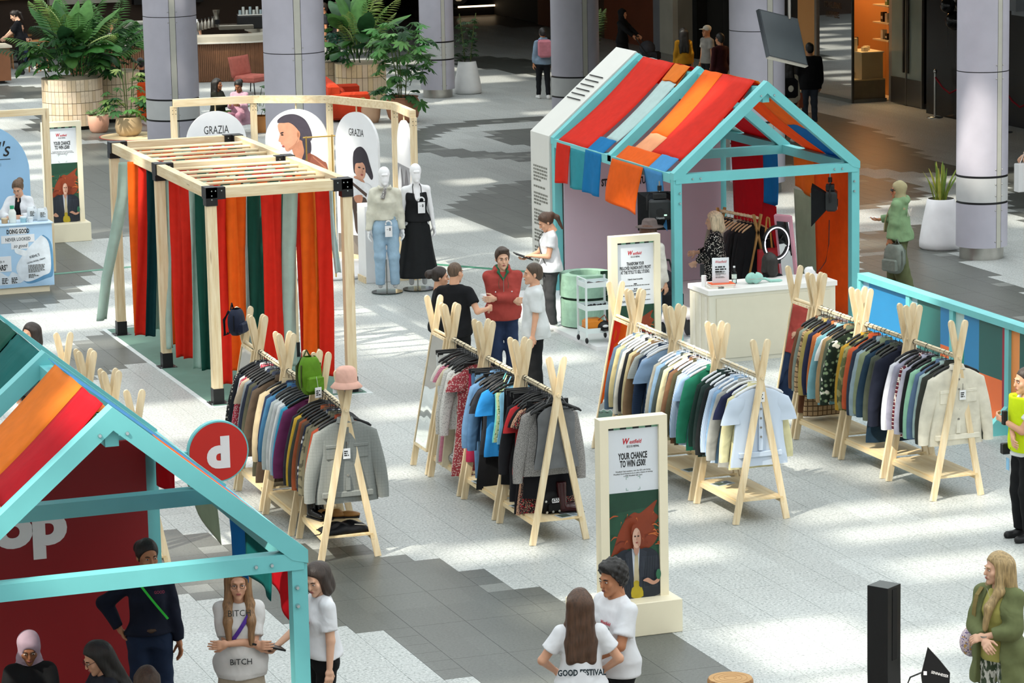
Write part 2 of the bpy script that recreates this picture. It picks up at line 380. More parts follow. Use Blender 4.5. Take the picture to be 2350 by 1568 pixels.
# ------------------------------------------------------------------ clad columns
M_CLAD = plain('#b4b2be', .5, .06, 3.); M_STRIP = plain('#b9b8ae', .45, .04); M_REVEAL = plain('#15161a', .5); M_STEEL = plain('#b8b6b0', .28, .08, 8, .9)
def column(x, y, dia, label, h=9., seam=1.92, strip_ang=-1.75):
    t = thing('column', label, 'column', (x, y, 0)); R_ = dia/2
    MB().lathe([(R_*.86, 0), (R_*.86, .2)], 40).build('steel_base', M_STEEL, t)
    def panel(name, z0, z1, mat, r=R_):
        a0 = strip_ang+.12; a1 = strip_ang-.12+2*PI
        def fn(u, v): a = a0+(a1-a0)*u; return (r*math.cos(a), r*math.sin(a), z0+(z1-z0)*v)
        MB().grid(fn, 44, 1).build(name, mat, t)
    zs = [(.2, .90, M_CLAD), (.935, 1.32, plain('#bdbfc0', .45, .04)), (1.355, 3.0, M_CLAD)]
    z = 3.0
    while z < h: zs.append((z+.014, min(z+seam, h), M_CLAD)); z += seam
    for a, b, m in zs: panel('cladding_panel', a, b, m)
    for z0 in (.90, 1.32): MB().lathe([(R_*.97, z0), (R_*.97, z0+.036)], 40, cap=False).build('reveal_ring', M_REVEAL, t)
    MB().lathe([(R_*.975, .2), (R_*.975, h)], 40).build('core', M_REVEAL, t)
    ca, sa = math.cos(strip_ang), math.sin(strip_ang); px, py = -sa, ca
    for a, b, m in zs:
        s = MB(); w = R_*math.sin(.105); d = R_*math.cos(.105)
        s._add([(d*ca-w*px, d*sa-w*py, a), (d*ca+w*px, d*sa+w*py, a), (d*ca+w*px, d*sa+w*py, b), (d*ca-w*px, d*sa-w*py, b)], [(0, 1, 2, 3)])
        s.build('cover_strip', M_STRIP, t)
    sc = MB()
    for a, b, m in zs:
        for zz in (a+.1, b-.1):
            for da in (.16, -.16):
                an = strip_ang+da; sc.ell((R_*math.cos(an), R_*math.sin(an), zz), (.012, .012, .012), 6, 4)
    sc.build('fixing_screws', M_STEEL, t)
column(15.47, 53.8, 1.08, 'pale lilac clad column behind the pergola and arched boards', strip_ang=-1.72)
column(15.47, 62.8, 1.08, 'grey lilac clad column beside the orange sofa and potted plant', strip_ang=-1.72)
column(15.15, 84.2, 1.0, 'lilac clad column at the top left behind the barista')
column(24.2, 44.75, .82, 'sunlit lilac column with steel base beside the white tapered planter', strip_ang=-1.35)
column(24.2, 53.4, 1.02, 'lilac column standing behind the striped kiosk roof and screen', strip_ang=-1.5)
column(24.2, 62.7, 1.02, 'shaded lilac column partly hidden by the white kiosk gable', strip_ang=-1.5)
column(24.25, 72.0, .82, 'slim blue-lilac column with steel base right of the leafy plants', strip_ang=-1.5)
# ------------------------------------------------------------------ gabled timber kiosks painted aqua
KW, KD, KE, KA, KS = 2.835, 4.752, 2.387, 3.586, .13
M_AQUA = plain('#72c5c8', .5, .05, 3.); M_BOLT = plain('#b9c4c6', .3, .05, 8, .9)
FAB = dict(red='#ea3423', red2='#d01526', orange='#f9701d', orange2='#f58a2e', pale='#cfe6e4', blue='#1f86c4', sky='#5aa7df', teal='#3fa6b4', peach='#ffb98a', sage='#bcc8b2', mint='#c2dcd2', forest='#1d5a4c', deep='#0e3d42', dteal='#14706e')
def fabric(c, t=.35): return cloth(FAB[c], .08, .75, 260., t)
def slope(s, side=0):
    "x and z on the roof line, s 0 at the eave and 1 at the ridge"
    x = s*KW/2; return (x if side == 0 else KW-x), KE+s*(KA-KE)
def kiosk_frame(t):
    s = KS
    for x in (s/2, KW-s/2):
        for y in (s/2, KD-s/2): MB().box(x-s/2+.006, x+s/2-.006, y-s/2+.006, y+s/2-.006, 0, KE-.03).build('post', M_AQUA, t)
    for x in (s/2, KW-s/2): MB().box(x-s/2, x+s/2, s, KD-s, KE-.145, KE-.015).build('eave_beam', M_AQUA, t)
    for y in (s/2, KD/2, KD-s/2):
        MB().box(s*.25, KW-s*.25, y-s/2-.004, y+s/2+.004, KE-.147, KE-.02).build('tie_beam', M_AQUA, t)
        k = s/math.cos(math.atan2(KA-KE, KW/2))
        for side in (0, 1):
            q = [slope(0, side), slope(1, side)]; (x0, z0), (x1, z1) = q
            poly = [(x0, z0), (x1, z1), (x1, z1-k), (x0+(.12 if side == 0 else -.12), z0-k+.12*(KA-KE)/(KW/2)), (x0, z0-.10)]
            if side: poly = poly[::-1]
            MB().prism(poly, s+.005, Matrix.Translation((0, y-s/2-.008 if y < 1 else y-s/2+.003, 0))).build('rafter', M_AQUA, t)
    MB().box(KW/2-.05, KW/2+.05, .05, KD-.05, KA-.30, KA-.10).build('ridge_beam', M_AQUA, t)
    bm = MB().tube([(0, .004, 0), (0, -.022, 0)], [.018, .012], 8).mesh('bolt', M_BOLT)
    def bolts(pts):
        for x, z in pts: ob('bolt', bm, t, loc=(x, 0, z))
    bolts([(.28, KE-.09), (.40, KE-.09), (KW-.28, KE-.09), (KW-.40, KE-.09), (.09, KE-.28), (.09, KE-.42), (KW-.09, KE-.28), (KW-.09, KE-.42), (KW/2-.1, KA-.2), (KW/2+.1, KA-.2)])
def strip(t, y0, y1, s0, s1, c, side=0, sag=.07, y0b=None, y1b=None, name='roof_strip', seed=0):
    "cloth strip slung down the slope from ridge beam to eave beam; y0b,y1b: its edges at the lower end"
    y0b = y0 if y0b is None else y0b; y1b = y1 if y1b is None else y1b
    def fn(u, v):
        s = s1+(s0-s1)*v; x, z = slope(s, side); yy0 = y0+(y0b-y0)*v; yy1 = y1+(y1b-y1)*v
        return (x, yy0+(yy1-yy0)*u, z-.03-sag*math.sin(PI*min(1, max(0, s)))*(.8+.2*math.cos(PI*2*u))+.006*math.sin(9*u+5*s+seed)*math.sin(PI*u))
    return MB().grid(fn, 8, 16, thick=.004).build(name, fabric(c), t)
def flap(t, x, y0, y1, z0, z1, c, seed=0, swing=.04, slant=0., name='hanging_flap', trans=.35, outw=1.):
    "cloth hanging straight down from the eave; slant lifts one lower corner"
    def fn(u, v):
        z = z0+(z1+slant*(u-.5)-z0)*v
        return (x-outw*(swing*math.sin(PI*.5*v)+.025*v*math.sin(7*u+seed*2.1)), y0+(y1-y0)*u+.02*v*math.sin(5*v+seed), z)
    return MB().grid(fn, 12, 14, thick=.004).build(name, fabric(c, trans), t)
def ridge_wrap(t, y0, y1, c):
    w = .14
    prof = [(-w-.1, -.24), (-w*.6, -.05), (-.05, .0), (.05, .0), (w*.6, -.05), (w+.1, -.24)]
    def fn(u, v):
        k = u*(len(prof)-1); i = min(int(k), len(prof)-2); f = k-i
        return (KW/2+prof[i][0]*(1-f)+prof[i+1][0]*f, y0+(y1-y0)*v, KA-.085+prof[i][1]*(1-f)+prof[i+1][1]*f)
    MB().grid(fn, 10, 3, smooth=False, thick=.004).build('ridge_cloth', fabric(c), t)
# ---- style studio kiosk
K1 = thing('market_kiosk', 'aqua gabled kiosk with red and orange striped cloth roof and lilac back wall', 'kiosk', (16.823, 39.91, 0))
kiosk_frame(K1)
strip(K1, 3.30, 4.49, 0, 1, 'red'); strip(K1, 2.70, 3.27, .83, 1, 'orange2', y1b=3.2, sag=.04); strip(K1, 2.66, 3.2, .16, .83, 'pale', y1b=3.12); strip(K1, 2.66, 3.28, 0, .16, 'blue', sag=.02)
strip(K1, 1.53, 2.16, .34, 1, 'orange', y0b=1.40, y1b=2.0); strip(K1, 1.36, 1.97, .155, .34, 'peach', sag=.06); strip(K1, .95, 2.18, 0, .155, 'orange', sag=.03)
strip(K1, .41, 1.51, .16, 1, 'red', y0b=.30, y1b=1.39); strip(K1, .34, .94, 0, .16, 'sky', sag=.02)
for a, b, c in ((3.3, 4.49, 'red'), (2.7, 3.27, 'orange2'), (1.53, 2.16, 'orange'), (.41, 1.51, 'red')): ridge_wrap(K1, a, b, c)
flap(K1, 0, 3.93, 4.5, KE-.05, 1.75, 'red', 1, slant=-.05); flap(K1, 0, 3.32, 3.93, KE-.07, 1.73, 'teal', 2, slant=-.03); flap(K1, 0, 2.68, 3.32, KE-.03, 1.73, 'blue', 3)
flap(K1, -.03, 1.03, 2.2, KE-.03, 1.72, 'orange', 4, slant=.06, swing=.1); flap(K1, -.02, .38, 1.05, KE-.03, 1.66, 'sky', 5, slant=.25, swing=-.05)
strip(K1, .30, 1.05, .45, 1, 'orange2', 1, y1b=1.1); strip(K1, .30, 1.05, 0, .45, 'blue', 1); strip(K1, 1.06, 1.75, 0, 1, 'orange', 1); strip(K1, 2.6, 3.9, 0, 1, 'red2', 1); strip(K1, 3.95, 4.5, 0, 1, 'pale', 1)
R_ = KW-.03
flap(K1, R_, .16, 1.45, KE-.05, .12, 'orange', 6, .03, outw=-1, name='side_curtain'); flap(K1, R_, 1.46, 2.15, KE-.05, 1.72, 'orange2', 7, .02, outw=-1, name='side_curtain', slant=.12)
flap(K1, R_+.01, 1.46, 2.15, 1.74, .12, 'sage', 7, .05, outw=-1, name='side_curtain')
flap(K1, R_, 2.70, 3.22, KE-.05, 1.35, 'blue', 8, .03, outw=-1, name='side_curtain', slant=-.15); flap(K1, R_-.01, 2.72, 3.22, 1.4, .15, 'red2', 9, .02, outw=-1, name='side_curtain')
flap(K1, R_, 3.22, 4.4, KE-.05, .15, 'red2', 9.4, .04, outw=-1, name='side_curtain')
flap(K1, R_+.14, 3.75, 4.35, KE+.05, 2.0, 'sage', 3.4, .01, outw=-1, name='hanging_flap'); flap(K1, R_+.14, 3.15, 3.75, KE+.05, 1.95, 'orange', 3.9, .01, outw=-1, name='hanging_flap')
# back wall, white outer gable
M_LILAC = plain('#cdb9c6', .6, .04, 1.2); M_GABLE = plain('#dcdcd6', .55, .03, 1.5)
MB().prism([(.13, .06), (KW-.13, .06), (KW-.13, KE-.1), (KW/2, KA-.25), (.13, KE-.1)], .04, Matrix.Translation((0, KD-.20, 0))).build('back_wall', M_LILAC, K1, 'smooth lilac back wall')
MB().prism([(-.02, 0), (KW+.02, 0), (KW+.02, KE+.01), (KW/2, KA+.025), (-.02, KE+.01)], .80, Matrix.Translation((0, KD+.03, 0))).build('outer_gable', M_GABLE, K1, 'thick off-white outer gable wall')
M_INK = plain('#1c1c1e', .6); M_GREYINK = plain('#55564f', .7); M_WRED = plain('#c2202c', .5)
text('STYLE TO SELL STUDIO', .15, M_INK, K1, (.62+.55, KD-.205, 1.615), bold=.035, cond=.56)
text('W', .42, M_WRED, K1, (.98, KD-.205, 1.80), bold=.03, cond=.7, shear=.25); text('estfield', .3, M_WRED, K1, (1.42, KD-.205, 1.83), bold=.01, cond=.6, shear=.3)
dm = MB()
for k in range(6):
    s = .395+k*.053
    def fn(u, v, s=s):
        x, z = slope(s+.010*v, 0); return (x-.02*.645, 4.93+.55*u, z+.032)
    dm.grid(fn, 1, 1, thick=.004)
dm.build('vent_slots', M_INK, K1, 'row of six dark slots in the white gable roof')
def greek(parent, lines, h, wmax, origin, ux, rnd, mat, gap=1.75, name='printed_text'):
    "small print: rows of word-sized strokes; origin top left, ux unit vector along the line"
    m = MB(); z = 0; ux = Vector(ux); o = Vector(origin); nrm = Vector((ux.y, -ux.x, 0))*.0015
    for ln in lines:
        if ln:
            x = 0
            while x < wmax*ln:
                w = min(h*rnd.uniform(1.2, 3.6), wmax*ln-x)
                if w > h*.4:
                    a = o+ux*x+Vector((0, 0, -z)); b = a+ux*w; c = b-Vector((0, 0, h)); d = a-Vector((0, 0, h))
                    m._add([p+nrm for p in (a, b, c, d)], [(3, 2, 1, 0)])
                x += w+h*.55
        z += h*gap
    return m.build(name, mat, parent)
rt = random.Random(3)
greek(K1, [1, .98, 1, .95, .55, 0, .85, 0, 1, .97, 1, .5, 0, .99, 1, .96, 1, .8, 0, 1, .98, .97, .45, 0, 1, .95, 1, .98, .6, 0, .9, 1, .97, .5, 0, 1, .9, 1, .6], .030, .60, (-.021, KD+.72, 1.90), (0, -1, 0), rt, plain('#7d7d74', .7))
# platform of the studio
MB().box(-1.15, KW+.15, .05, KD+.1, 0.0, .055).build('platform', plain('#e9e9ea', .35, .03), K1, 'low white studio platform')
# ---- resale kiosk in the foreground
K2 = thing('market_kiosk', 'aqua gabled kiosk in the left foreground with dark red back wall', 'kiosk', (3.445, 21.9, 0))
kiosk_frame(K2)
strip(K2, .30, .98, .46, 1, 'red2', y0b=.2, y1b=1.0); strip(K2, 1.0, 1.95, .30, 1, 'orange2'); strip(K2, .2, 1.0, .0, .46, 'peach'); strip(K2, 1.0, 1.95, 0, .30, 'orange')
strip(K2, 2.5, 3.4, 0, 1, 'dteal'); strip(K2, 3.45, 4.5, 0, 1, 'forest')
ridge_wrap(K2, .30, 1.15, 'orange2'); ridge_wrap(K2, 1.15, 1.95, 'red2'); ridge_wrap(K2, 2.5, 3.05, 'peach'); ridge_wrap(K2, 3.1, 4.4, 'dteal')
strip(K2, .4, 1.2, 0, .6, 'orange', 1, sag=-.02); strip(K2, 1.2, 2.2, 0, 1, 'sky', 1, sag=-.02); strip(K2, 2.6, 4.4, 0, 1, 'pale', 1)
flap(K2, R_, .30, .95, KE-.05, 1.80, 'red2', 1, .0, outw=-1, slant=.2); flap(K2, R_, .95, 1.68, KE-.05, 1.78, 'dteal', 2, .02, outw=-1, slant=.05); flap(K2, R_, 1.68, 2.2, KE-.05, 1.72, 'blue', 3, .02, outw=-1)
flap(K2, R_, 2.62, 3.95, KE-.05, 1.98, 'sage', 4, .03, outw=-1, slant=.34); flap(K2, R_, 3.95, 4.6, KE-.05, 1.9, 'red2', 5, .02, outw=-1)
MB().prism([(.05, 0), (KW-.13, 0), (KW-.13, KE-.06), (.05, KE-.06)], .04, Matrix.Translation((0, KD-.19, 0))).build('back_wall', plain('#8d141a', .5, .04, 1.4), K2, 'dark red back wall')
M_WHITE = plain('#ece9ea', .5, .03)
text('depop', .52, M_WHITE, K2, (1.22, KD-.195, 1.50), bold=.05, cond=1.15)
MB().box(.0, KW, .0, KD, 0, .02).build('platform', plain('#8f8f8c', .5), K2)
dsk = thing('round_sign', 'round red hanging sign with white letter d and aqua rim', 'sign', (6.83, 26.59, 2.13))
m = MB(); m.T = Matrix.Rotation(PI/2, 4, 'X'); m.lathe([(.275, -.03), (.275, .03)], 48); m.build('rim', M_AQUA, dsk)
m = MB(); m.T = Matrix.Rotation(PI/2, 4, 'X'); m.lathe([(.262, .028), (.262, .034)], 48); m.build('disc', plain('#c8281f', .45, .03), dsk)
text('d', .36, M_WHITE, dsk, (.0, -.036, -.13), bold=.06, cond=1.1)
MB().beam((-.55, .0, .0), (-.25, 0, 0), .04, .04).build('bracket', M_AQUA, dsk)
# ---- colour-panel fence
FX = 18.16
FN = thing('panel_fence', 'aqua framed fence with blue, orange and green colour panels', 'fence', (FX, 36.8, 0))
FH = 1.37
ys = [0, -1.38, -2.55, -3.95, -5.3]
for y in ys: MB().box(-.05, .05, y-.05, y+.05, 0, FH-.08).build('post', M_AQUA, FN)
for a, b in zip(ys, ys[1:]):
    MB().box(-.07, .09, b, a, FH-.08, FH).build('top_rail', M_AQUA, FN); MB().box(-.04, .04, b+.05, a-.05, .04, .12).build('bottom_rail', M_AQUA, FN)
def fpanel(y0, y1, z0, z1, c, x=0.): MB().box(x-.012, x+.012, y1, y0, z0, z1).build('colour_panel', plain(c, .5, .04, 2.), FN)
for y0, y1, z0, z1, c in [(-.05, -.22, .12, FH-.08, '#8fb4cf'), (-.22, -1.33, .12, FH-.08, '#2a86bd'),
        (-1.43, -1.58, .12, FH-.08, '#9fbfca'), (-1.58, -2.2, .12, FH-.08, '#2f6b67'), (-2.2, -2.5, .80, FH-.08, '#2b83bb'), (-2.2, -2.5, .12, .80, '#f0733a'),
        (-2.6, -2.82, .85, FH-.08, '#bcd6d2'), (-2.6, -2.82, .12, .85, '#1c8a76'), (-2.82, -3.2, .12, FH-.08, '#2a86bd'), (-3.2, -3.78, .62, FH-.08, '#235f5a'), (-3.2, -3.78, .12, .62, '#f0733a'), (-3.78, -3.9, .12, FH-.08, '#a3203a'),
        (-4.0, -4.2, .12, FH-.08, '#f39a55'), (-4.2, -5.25, .12, FH-.08, '#235f5a')]: fpanel(y0, y1, z0, z1, c)
for y in (-3.95,):
    MB().prism([(0, 0), (-.34, 0), (0, .34)], .08, Matrix.Translation((-.05, y-.04, 0))).build('foot_bracket', M_AQUA, FN)
# ------------------------------------------------------------------ ribbon pergola
PX, PY, PW, PD, PH = 9.979, 38.7415, 1.793, 5.37, 2.586
WZ, WX, WY = wood(axis='Z'), wood(axis='X'), wood(axis='Y'); M_BLK = plain('#17181a', .45, .1)
PG = thing('ribbon_pergola', 'timber pergola with black corner brackets hung with red, orange and green ribbons', 'pergola', (PX, PY, 0))
pw = .125; hb = .135
for x in (0, PW):
    for y in (0, PD/2, PD):
        MB().bbox(x-pw/2, x+pw/2, y-pw/2, y+pw/2, .19, PH+.06, .006).build('post', WZ, PG)
        b = MB().box(x-pw/2-.008, x+pw/2+.008, y-pw/2-.008, y+pw/2+.008, .008, .2).box(x-.12, x+.12, y-.12, y+.12, 0, .010).build('post_shoe', M_BLK, PG)
        for k in range(4):
            MB().tube([(x+(.095 if k % 2 else -.095), y+(.095 if k > 1 else -.095), .008), (x+(.095 if k % 2 else -.095), y+(.095 if k > 1 else -.095), .02)], .012, 6).build('anchor_bolt', M_BOLT, b)
zt = PH+.06+hb
for x in (0, PW): MB().box(x-pw/2+.004, x+pw/2-.004, -pw/2, PD+pw/2, PH+.06, zt).build('long_beam', WY, PG)
for y in (0, PD/2, PD): MB().box(pw/2-.004, PW-pw/2+.004, y-pw/2+.003, y+pw/2-.003, PH+.062, zt-.002).build('cross_beam', WX, PG)
for x in (0, PW):
    for y in (0, PD/2, PD):
        e = pw/2+.010; b = MB(); L = .2
        sx = 1 if x == 0 else -1; xa, xb = sorted((x-sx*e, x+sx*(e+L*.55))); b.box(xa, xb, y-e, y+e, PH+.05, zt+.008)
        ya, yb = (y-e, y+e+L*.35) if y == 0 else ((y-e-L*.35, y+e) if y == PD else (y-e-.04, y+e+.04)); b.box(x-e-.002, x+e+.002, ya, yb, PH+.048, zt+.010)
        b.box(x-e-.004, x+e+.004, y-e-.004, y+e+.004, PH-.03, PH+.07); br = b.build('corner_bracket', M_BLK, PG)
        for dx, dz in ((.0, .1), (.05, .1), (.0, .04), (.13, .1), (.0, -.01)):
            MB().tube([(x+sx*dx, y-e-.003, PH+.06+dz), (x+sx*dx, y-e-.010, PH+.06+dz)], .009, 6).build('screw', M_BOLT, br)
n1 = [PD/2+(k+1)*PD/2/6.3 for k in range(5)]+[(k+1)*PD/2/6.6-.05 for k in range(6)]
for y in n1: MB().tube([(pw/2-.02, y, zt-.055), (PW-pw/2+.02, y, zt-.055)], .024, 8).build('roof_rod', WX, PG)
def ribbon(pts, w, c, face=0., seed=0, name='ribbon', taper=1., trans=.3):
    "cloth ribbon through points (local), turned by face radians about z, slowly twisting"
    P = [Vector(p) for p in pts]
    def fn(u, v):
        k = v*(len(P)-1); i = min(int(k), len(P)-2); f = k-i; f = f*f*(3-2*f) if len(P) > 2 else f
        p = P[i]*(1-f)+P[i+1]*f; a = face+.35*math.sin(2.2*v+seed)*v; ww = w*(1+(taper-1)*v)
        d = (u-.5)*ww; return (p.x+math.cos(a)*d-math.sin(a)*.035*math.sin(6.5*u+seed+2*v), p.y+math.sin(a)*d+.035*math.sin(6*u+seed+3*v), p.z+.02*math.sin(9*v+seed)*0)
    return MB().grid(fn, 6, 22, thick=.003).build(name, fabric(c, trans), PG)
def loc_(px, py, Y): p = atY(px, py, Y); return (p.x-PX, Y-PY, p.z)
def rib_px(x0, x1, xb0, xb1, yb, c, Yl, seed=0, trans=.3, wk=1.06):
    "ribbon given by its left/right pixels at the top and at the lower end, hanging at depth Yl inside the pergola"
    Y = PY+Yl; pb = loc_((xb0+xb1)/2, yb, Y); pt = loc_((x0+x1)/2, 480, Y); zt_ = PH+.08
    k = (zt_-pb[2])/(pt[2]-pb[2]); top = (pb[0]+(pt[0]-pb[0])*k, Yl, zt_)
    w = (loc_(x1, 480, Y)[0]-loc_(x0, 480, Y)[0])*wk
    mid = [(top[0]*(1-v)+pb[0]*v, Yl+.06*math.sin(seed+3*v), zt_*(1-v)+pb[2]*v) for v in (0, .33, .66, 1)]
    return ribbon(mid, w, c, 0, seed, trans=trans)
ribbon([loc_(x, y, PY+4.2) for x, y in ((287, 372), (284, 450), (266, 550), (248, 640), (236, 735))], .20, 'mint', .25, 0)
rib_px(299, 322, 305, 330, 762, 'orange', 3.9, 1.2); rib_px(318, 343, 312, 330, 768, 'red', 3.7, 2.2); rib_px(330, 343, 340, 352, 765, 'mint', 4.3, .5); rib_px(336, 357, 340, 352, 772, 'deep', 3.3, 3.2)
rib_px(352, 362, 356, 366, 755, 'mint', 4.4, 2.5)
rib_px(380, 396, 384, 398, 800, 'mint', 2.6, .2); rib_px(393, 418, 400, 428, 818, 'red', 2.2, 1.2); rib_px(415, 444, 425, 448, 822, 'red', 2.0, 2.6); rib_px(434, 452, 445, 462, 846, 'mint', 1.6, 3.2); rib_px(452, 476, 462, 483, 848, 'forest', 1.4, 1.)
rib_px(478, 486, 480, 492, 870, 'mint', 1.0, 1.4)
rib_px(498, 523, 508, 526, 880, 'red', .25, 1.7); rib_px(519, 545, 528, 548, 850, 'orange', .3, 2.3); rib_px(540, 566, 545, 572, 838, 'orange', .45, .4); rib_px(560, 576, 562, 580, 830, 'pale', .9, 2.4)
rib_px(572, 600, 578, 603, 835, 'forest', .5, 1.1); rib_px(600, 627, 610, 632, 868, 'red', .3, 2.9); rib_px(622, 649, 628, 652, 866, 'red', .4, .9); rib_px(643, 654, 640, 655, 830, 'forest', 1.1, 1.9)
rib_px(652, 684, 654, 682, 842, 'mint', .45, .3); rib_px(682, 696, 690, 702, 856, 'red', .55, 1.5); rib_px(692, 722, 698, 720, 850, 'orange', .4, 2.0); rib_px(716, 730, 722, 738, 800, 'orange2', .7, 2.0); rib_px(726, 757, 735, 764, 862, 'red', .3, 2.7)
rib_px(756, 770, 768, 778, 625, 'pale', .5, 1.0)
rr = random.Random(4)
for k in range(9):
    x = .25+.17*k; c = rr.choice(['red', 'orange', 'forest', 'mint', 'red', 'orange2']); y = 2.9+rr.uniform(0, 2.0); ribbon([(x, y, PH+.1), (x+rr.uniform(-.05, .05), y, 1.3), (x+rr.uniform(-.1, .1), y+rr.uniform(-.1, .1), rr.uniform(.15, .4))], rr.uniform(.16, .24), c, rr.uniform(-.3, .3), k)
for y in n1:   # ribbon ends looped under the rods
    for k in range(9):
        x = .2+.165*k+rr.uniform(-.05, .05)
        MB().box(x-.06, x+.06, y-.018, y+.018, zt-.15, zt-.070).build('ribbon_knot', fabric(rr.choice(['red', 'orange', 'forest', 'mint', 'red', 'orange2', 'red2'])), PG)
mt = thing('floor_mat', 'dark green floor mat with white border under the pergola', 'mat', (PX, PY, 0))
MB().box(-.17, PW+.22, -.25, PD+.55, .0005, .004).build('border', plain('#cfd6d6', .6), mt); MB().box(-.10, PW+.15, -.18, PD+.48, .004, .007).build('field', plain('#5d7f72', .75, .1, 3.), mt)
ft = thing('floor_tape', 'thin green tape line laid across the pale floor behind the racks', 'tape')
def tape(a, b, w, c, nm):
    p, q = at(*a), at(*b); MB().beam((p.x, p.y, .003), (q.x, q.y, .003), w, .004).build(nm, plain(c, .6), ft)
tape((100, 632), (310, 612), .13, '#5f8f7c', 'tape_run'); tape((985, 606), (1235, 626), .13, '#3f7f66', 'tape_run')
# ------------------------------------------------------------------ clothes racks
RL, RGAP, RW, RH = 1.057, .153, .611, 1.98
RX = [(-RW/2, .08), (RW/2, -.08)]
def stick_mesh(side, dy):
    "one flat A-frame stick with a rounded top, foot at z=0"
    m = MB(); a = Vector((side*RW/2, dy, 0)); b = Vector((-side*.08, dy, RH)); d = (b-a).normalized(); w = .068; t = .036
    x = Vector((d.z, 0, -d.x)); ring = []
    L = (b-a).length
    for s, k in ((0, 1), (L*.5, 1), (L-.05, 1), (L-.02, .82), (L-.005, .5), (L, .15)):
        ring.append([a+d*s+x*(sx*w/2*k)+Vector((0, sy*t/2, 0)) for sx, sy in ((-1, -1), (1, -1), (1, 1), (-1, 1))])
    vs = [p for r in ring for p in r]; n = len(ring)
    fs = [(0, 3, 2, 1), tuple(4*(n-1)+i for i in range(4))]+[(4*i+j, 4*i+(j+1) % 4, 4*i+4+(j+1) % 4, 4*i+4+j) for i in range(n-1) for j in range(4)]
    m._add(vs, fs); vs_min = min(v[2] for v in m.v); m.v = [(v[0], v[1], max(0, v[2])) for v in m.v]
    return m.mesh('leg', WZ)
ST = {(s, o): stick_mesh(s, o) for s in (-1, 1) for o in (-.02, .02)}
_railm = MB().tube([(0, -.06, 1.575), (0, RL+.06, 1.575)], .020, 10).mesh('rail', WY)
_rope = MB()
for k in range(46):
    y = .04+k*(RL-.08)/46
    _rope.tube([(.024*math.cos(a), y+.022*a/6.3, 1.575+.024*math.sin(a)) for a in [j*PI/4 for j in range(9)]], .006, 5, cap=False)
_ropem = _rope.mesh('rope_wrap', cloth('#e6d9bc'))
_shelfm = MB().box(-.255, .255, .0, RL, .235, .255).box(-.27, -.235, 0, RL, .19, .235).box(.235, .27, 0, RL, .19, .235).mesh('shelf', wood('#ecd9b2', '#d8bb88', 'Y', ring=.5))
def rack(label, loc, rz, group='wooden clothes racks'):
    t = thing('clothes_rack', label, 'clothes rack', loc, rz, group)
    for y, o1, o2 in ((0, -.02, .02), (RL, -.02, .02)):
        for s, o in ((-1, o1), (1, o2)): ob('leg', ST[(s, o)], t, loc=(0, y, 0))
    ob('rail', _railm, t); ob('rope_wrap', _ropem, t); ob('shelf', _shelfm, t); return t
def mirror_rack(label, loc, rz, L=.56):
    t = thing('floor_mirror', label, 'mirror', loc, rz, 'leaning mirrors at the ends of the racks')
    for y in (0, L):
        for s, o in ((-1, -.02), (1, .02)): ob('leg', ST[(s, o)], t, loc=(0, y, 0))
    MB().tube([(0, -.05, 1.575), (0, L+.05, 1.575)], .02, 10).build('rail', WY, t)
    a = Vector((-RW/2-.012, 0, 0)); b = Vector((.08-.012, 0, RH)); d = (b-a).normalized(); nrm = Vector((-d.z, 0, d.x))
    def q(s, y, o): p = a+d*s+nrm*o; return (p.x, y, p.z)
    y0, y1, s0, s1 = .045, L-.045, .27, 1.57
    m = MB(); m._add([q(s0, y0, .03), q(s0, y1, .03), q(s1, y1, .03), q(s1, y0, .03)], [(0, 1, 2, 3)]); m.build('mirror_glass', mirror_mat(), t)
    m = MB()
    for (sa, ya), (sb, yb) in (((s0, y0), (s0, y1)), ((s1, y0), (s1, y1)), ((s0, y0), (s1, y0)), ((s0, y1), (s1, y1))): m.beam(q(sa, ya, .022), q(sb, yb, .022), .03, .03, nrm)
    m.build('mirror_frame', WZ, t)
    m = MB(); m._add([q(s0, y0, .012), q(s0, y1, .012), q(s1, y1, .012), q(s1, y0, .012)], [(3, 2, 1, 0)]); m.build('back_board', wood('#d9c49a', '#c3a06b', 'Z'), t)
    return t
ROWS = dict(jacket=(16.055, 30.20, .0046), shirt=(13.665, 30.109, -.0042), dress=(11.379, 30.159, -.015), denim=(9.162, 30.40, -.019), fifth=(6.97, 30.35, -.01))
OFF = [0, RL+RGAP, 2*(RL+RGAP)]
def row_pt(row, lx, ly, z=0.):
    x, y, a = ROWS[row]; return (x+math.cos(a)*lx-math.sin(a)*ly, y+math.sin(a)*lx+math.cos(a)*ly, z)
pos = ('nearest the camera', 'middle', 'farthest')
rowname = dict(jacket='jacket row by the fence', shirt='shirt row', dress='dress row', denim='denim row by the pergola', fifth='row hidden behind the foreground kiosk')
for r in ROWS:
    for k in range(3): rack('pine A-frame clothes rack, %s of the %s' % (pos[k], rowname[r]), row_pt(r, 0, OFF[k]), ROWS[r][2]-(.05 if (r == 'denim' and k == 0) else 0))
    if r != 'fifth': mirror_rack('tall pine-framed mirror at the far end of the %s' % rowname[r], row_pt(r, 0, 3*RL+2*RGAP+.10), ROWS[r][2])
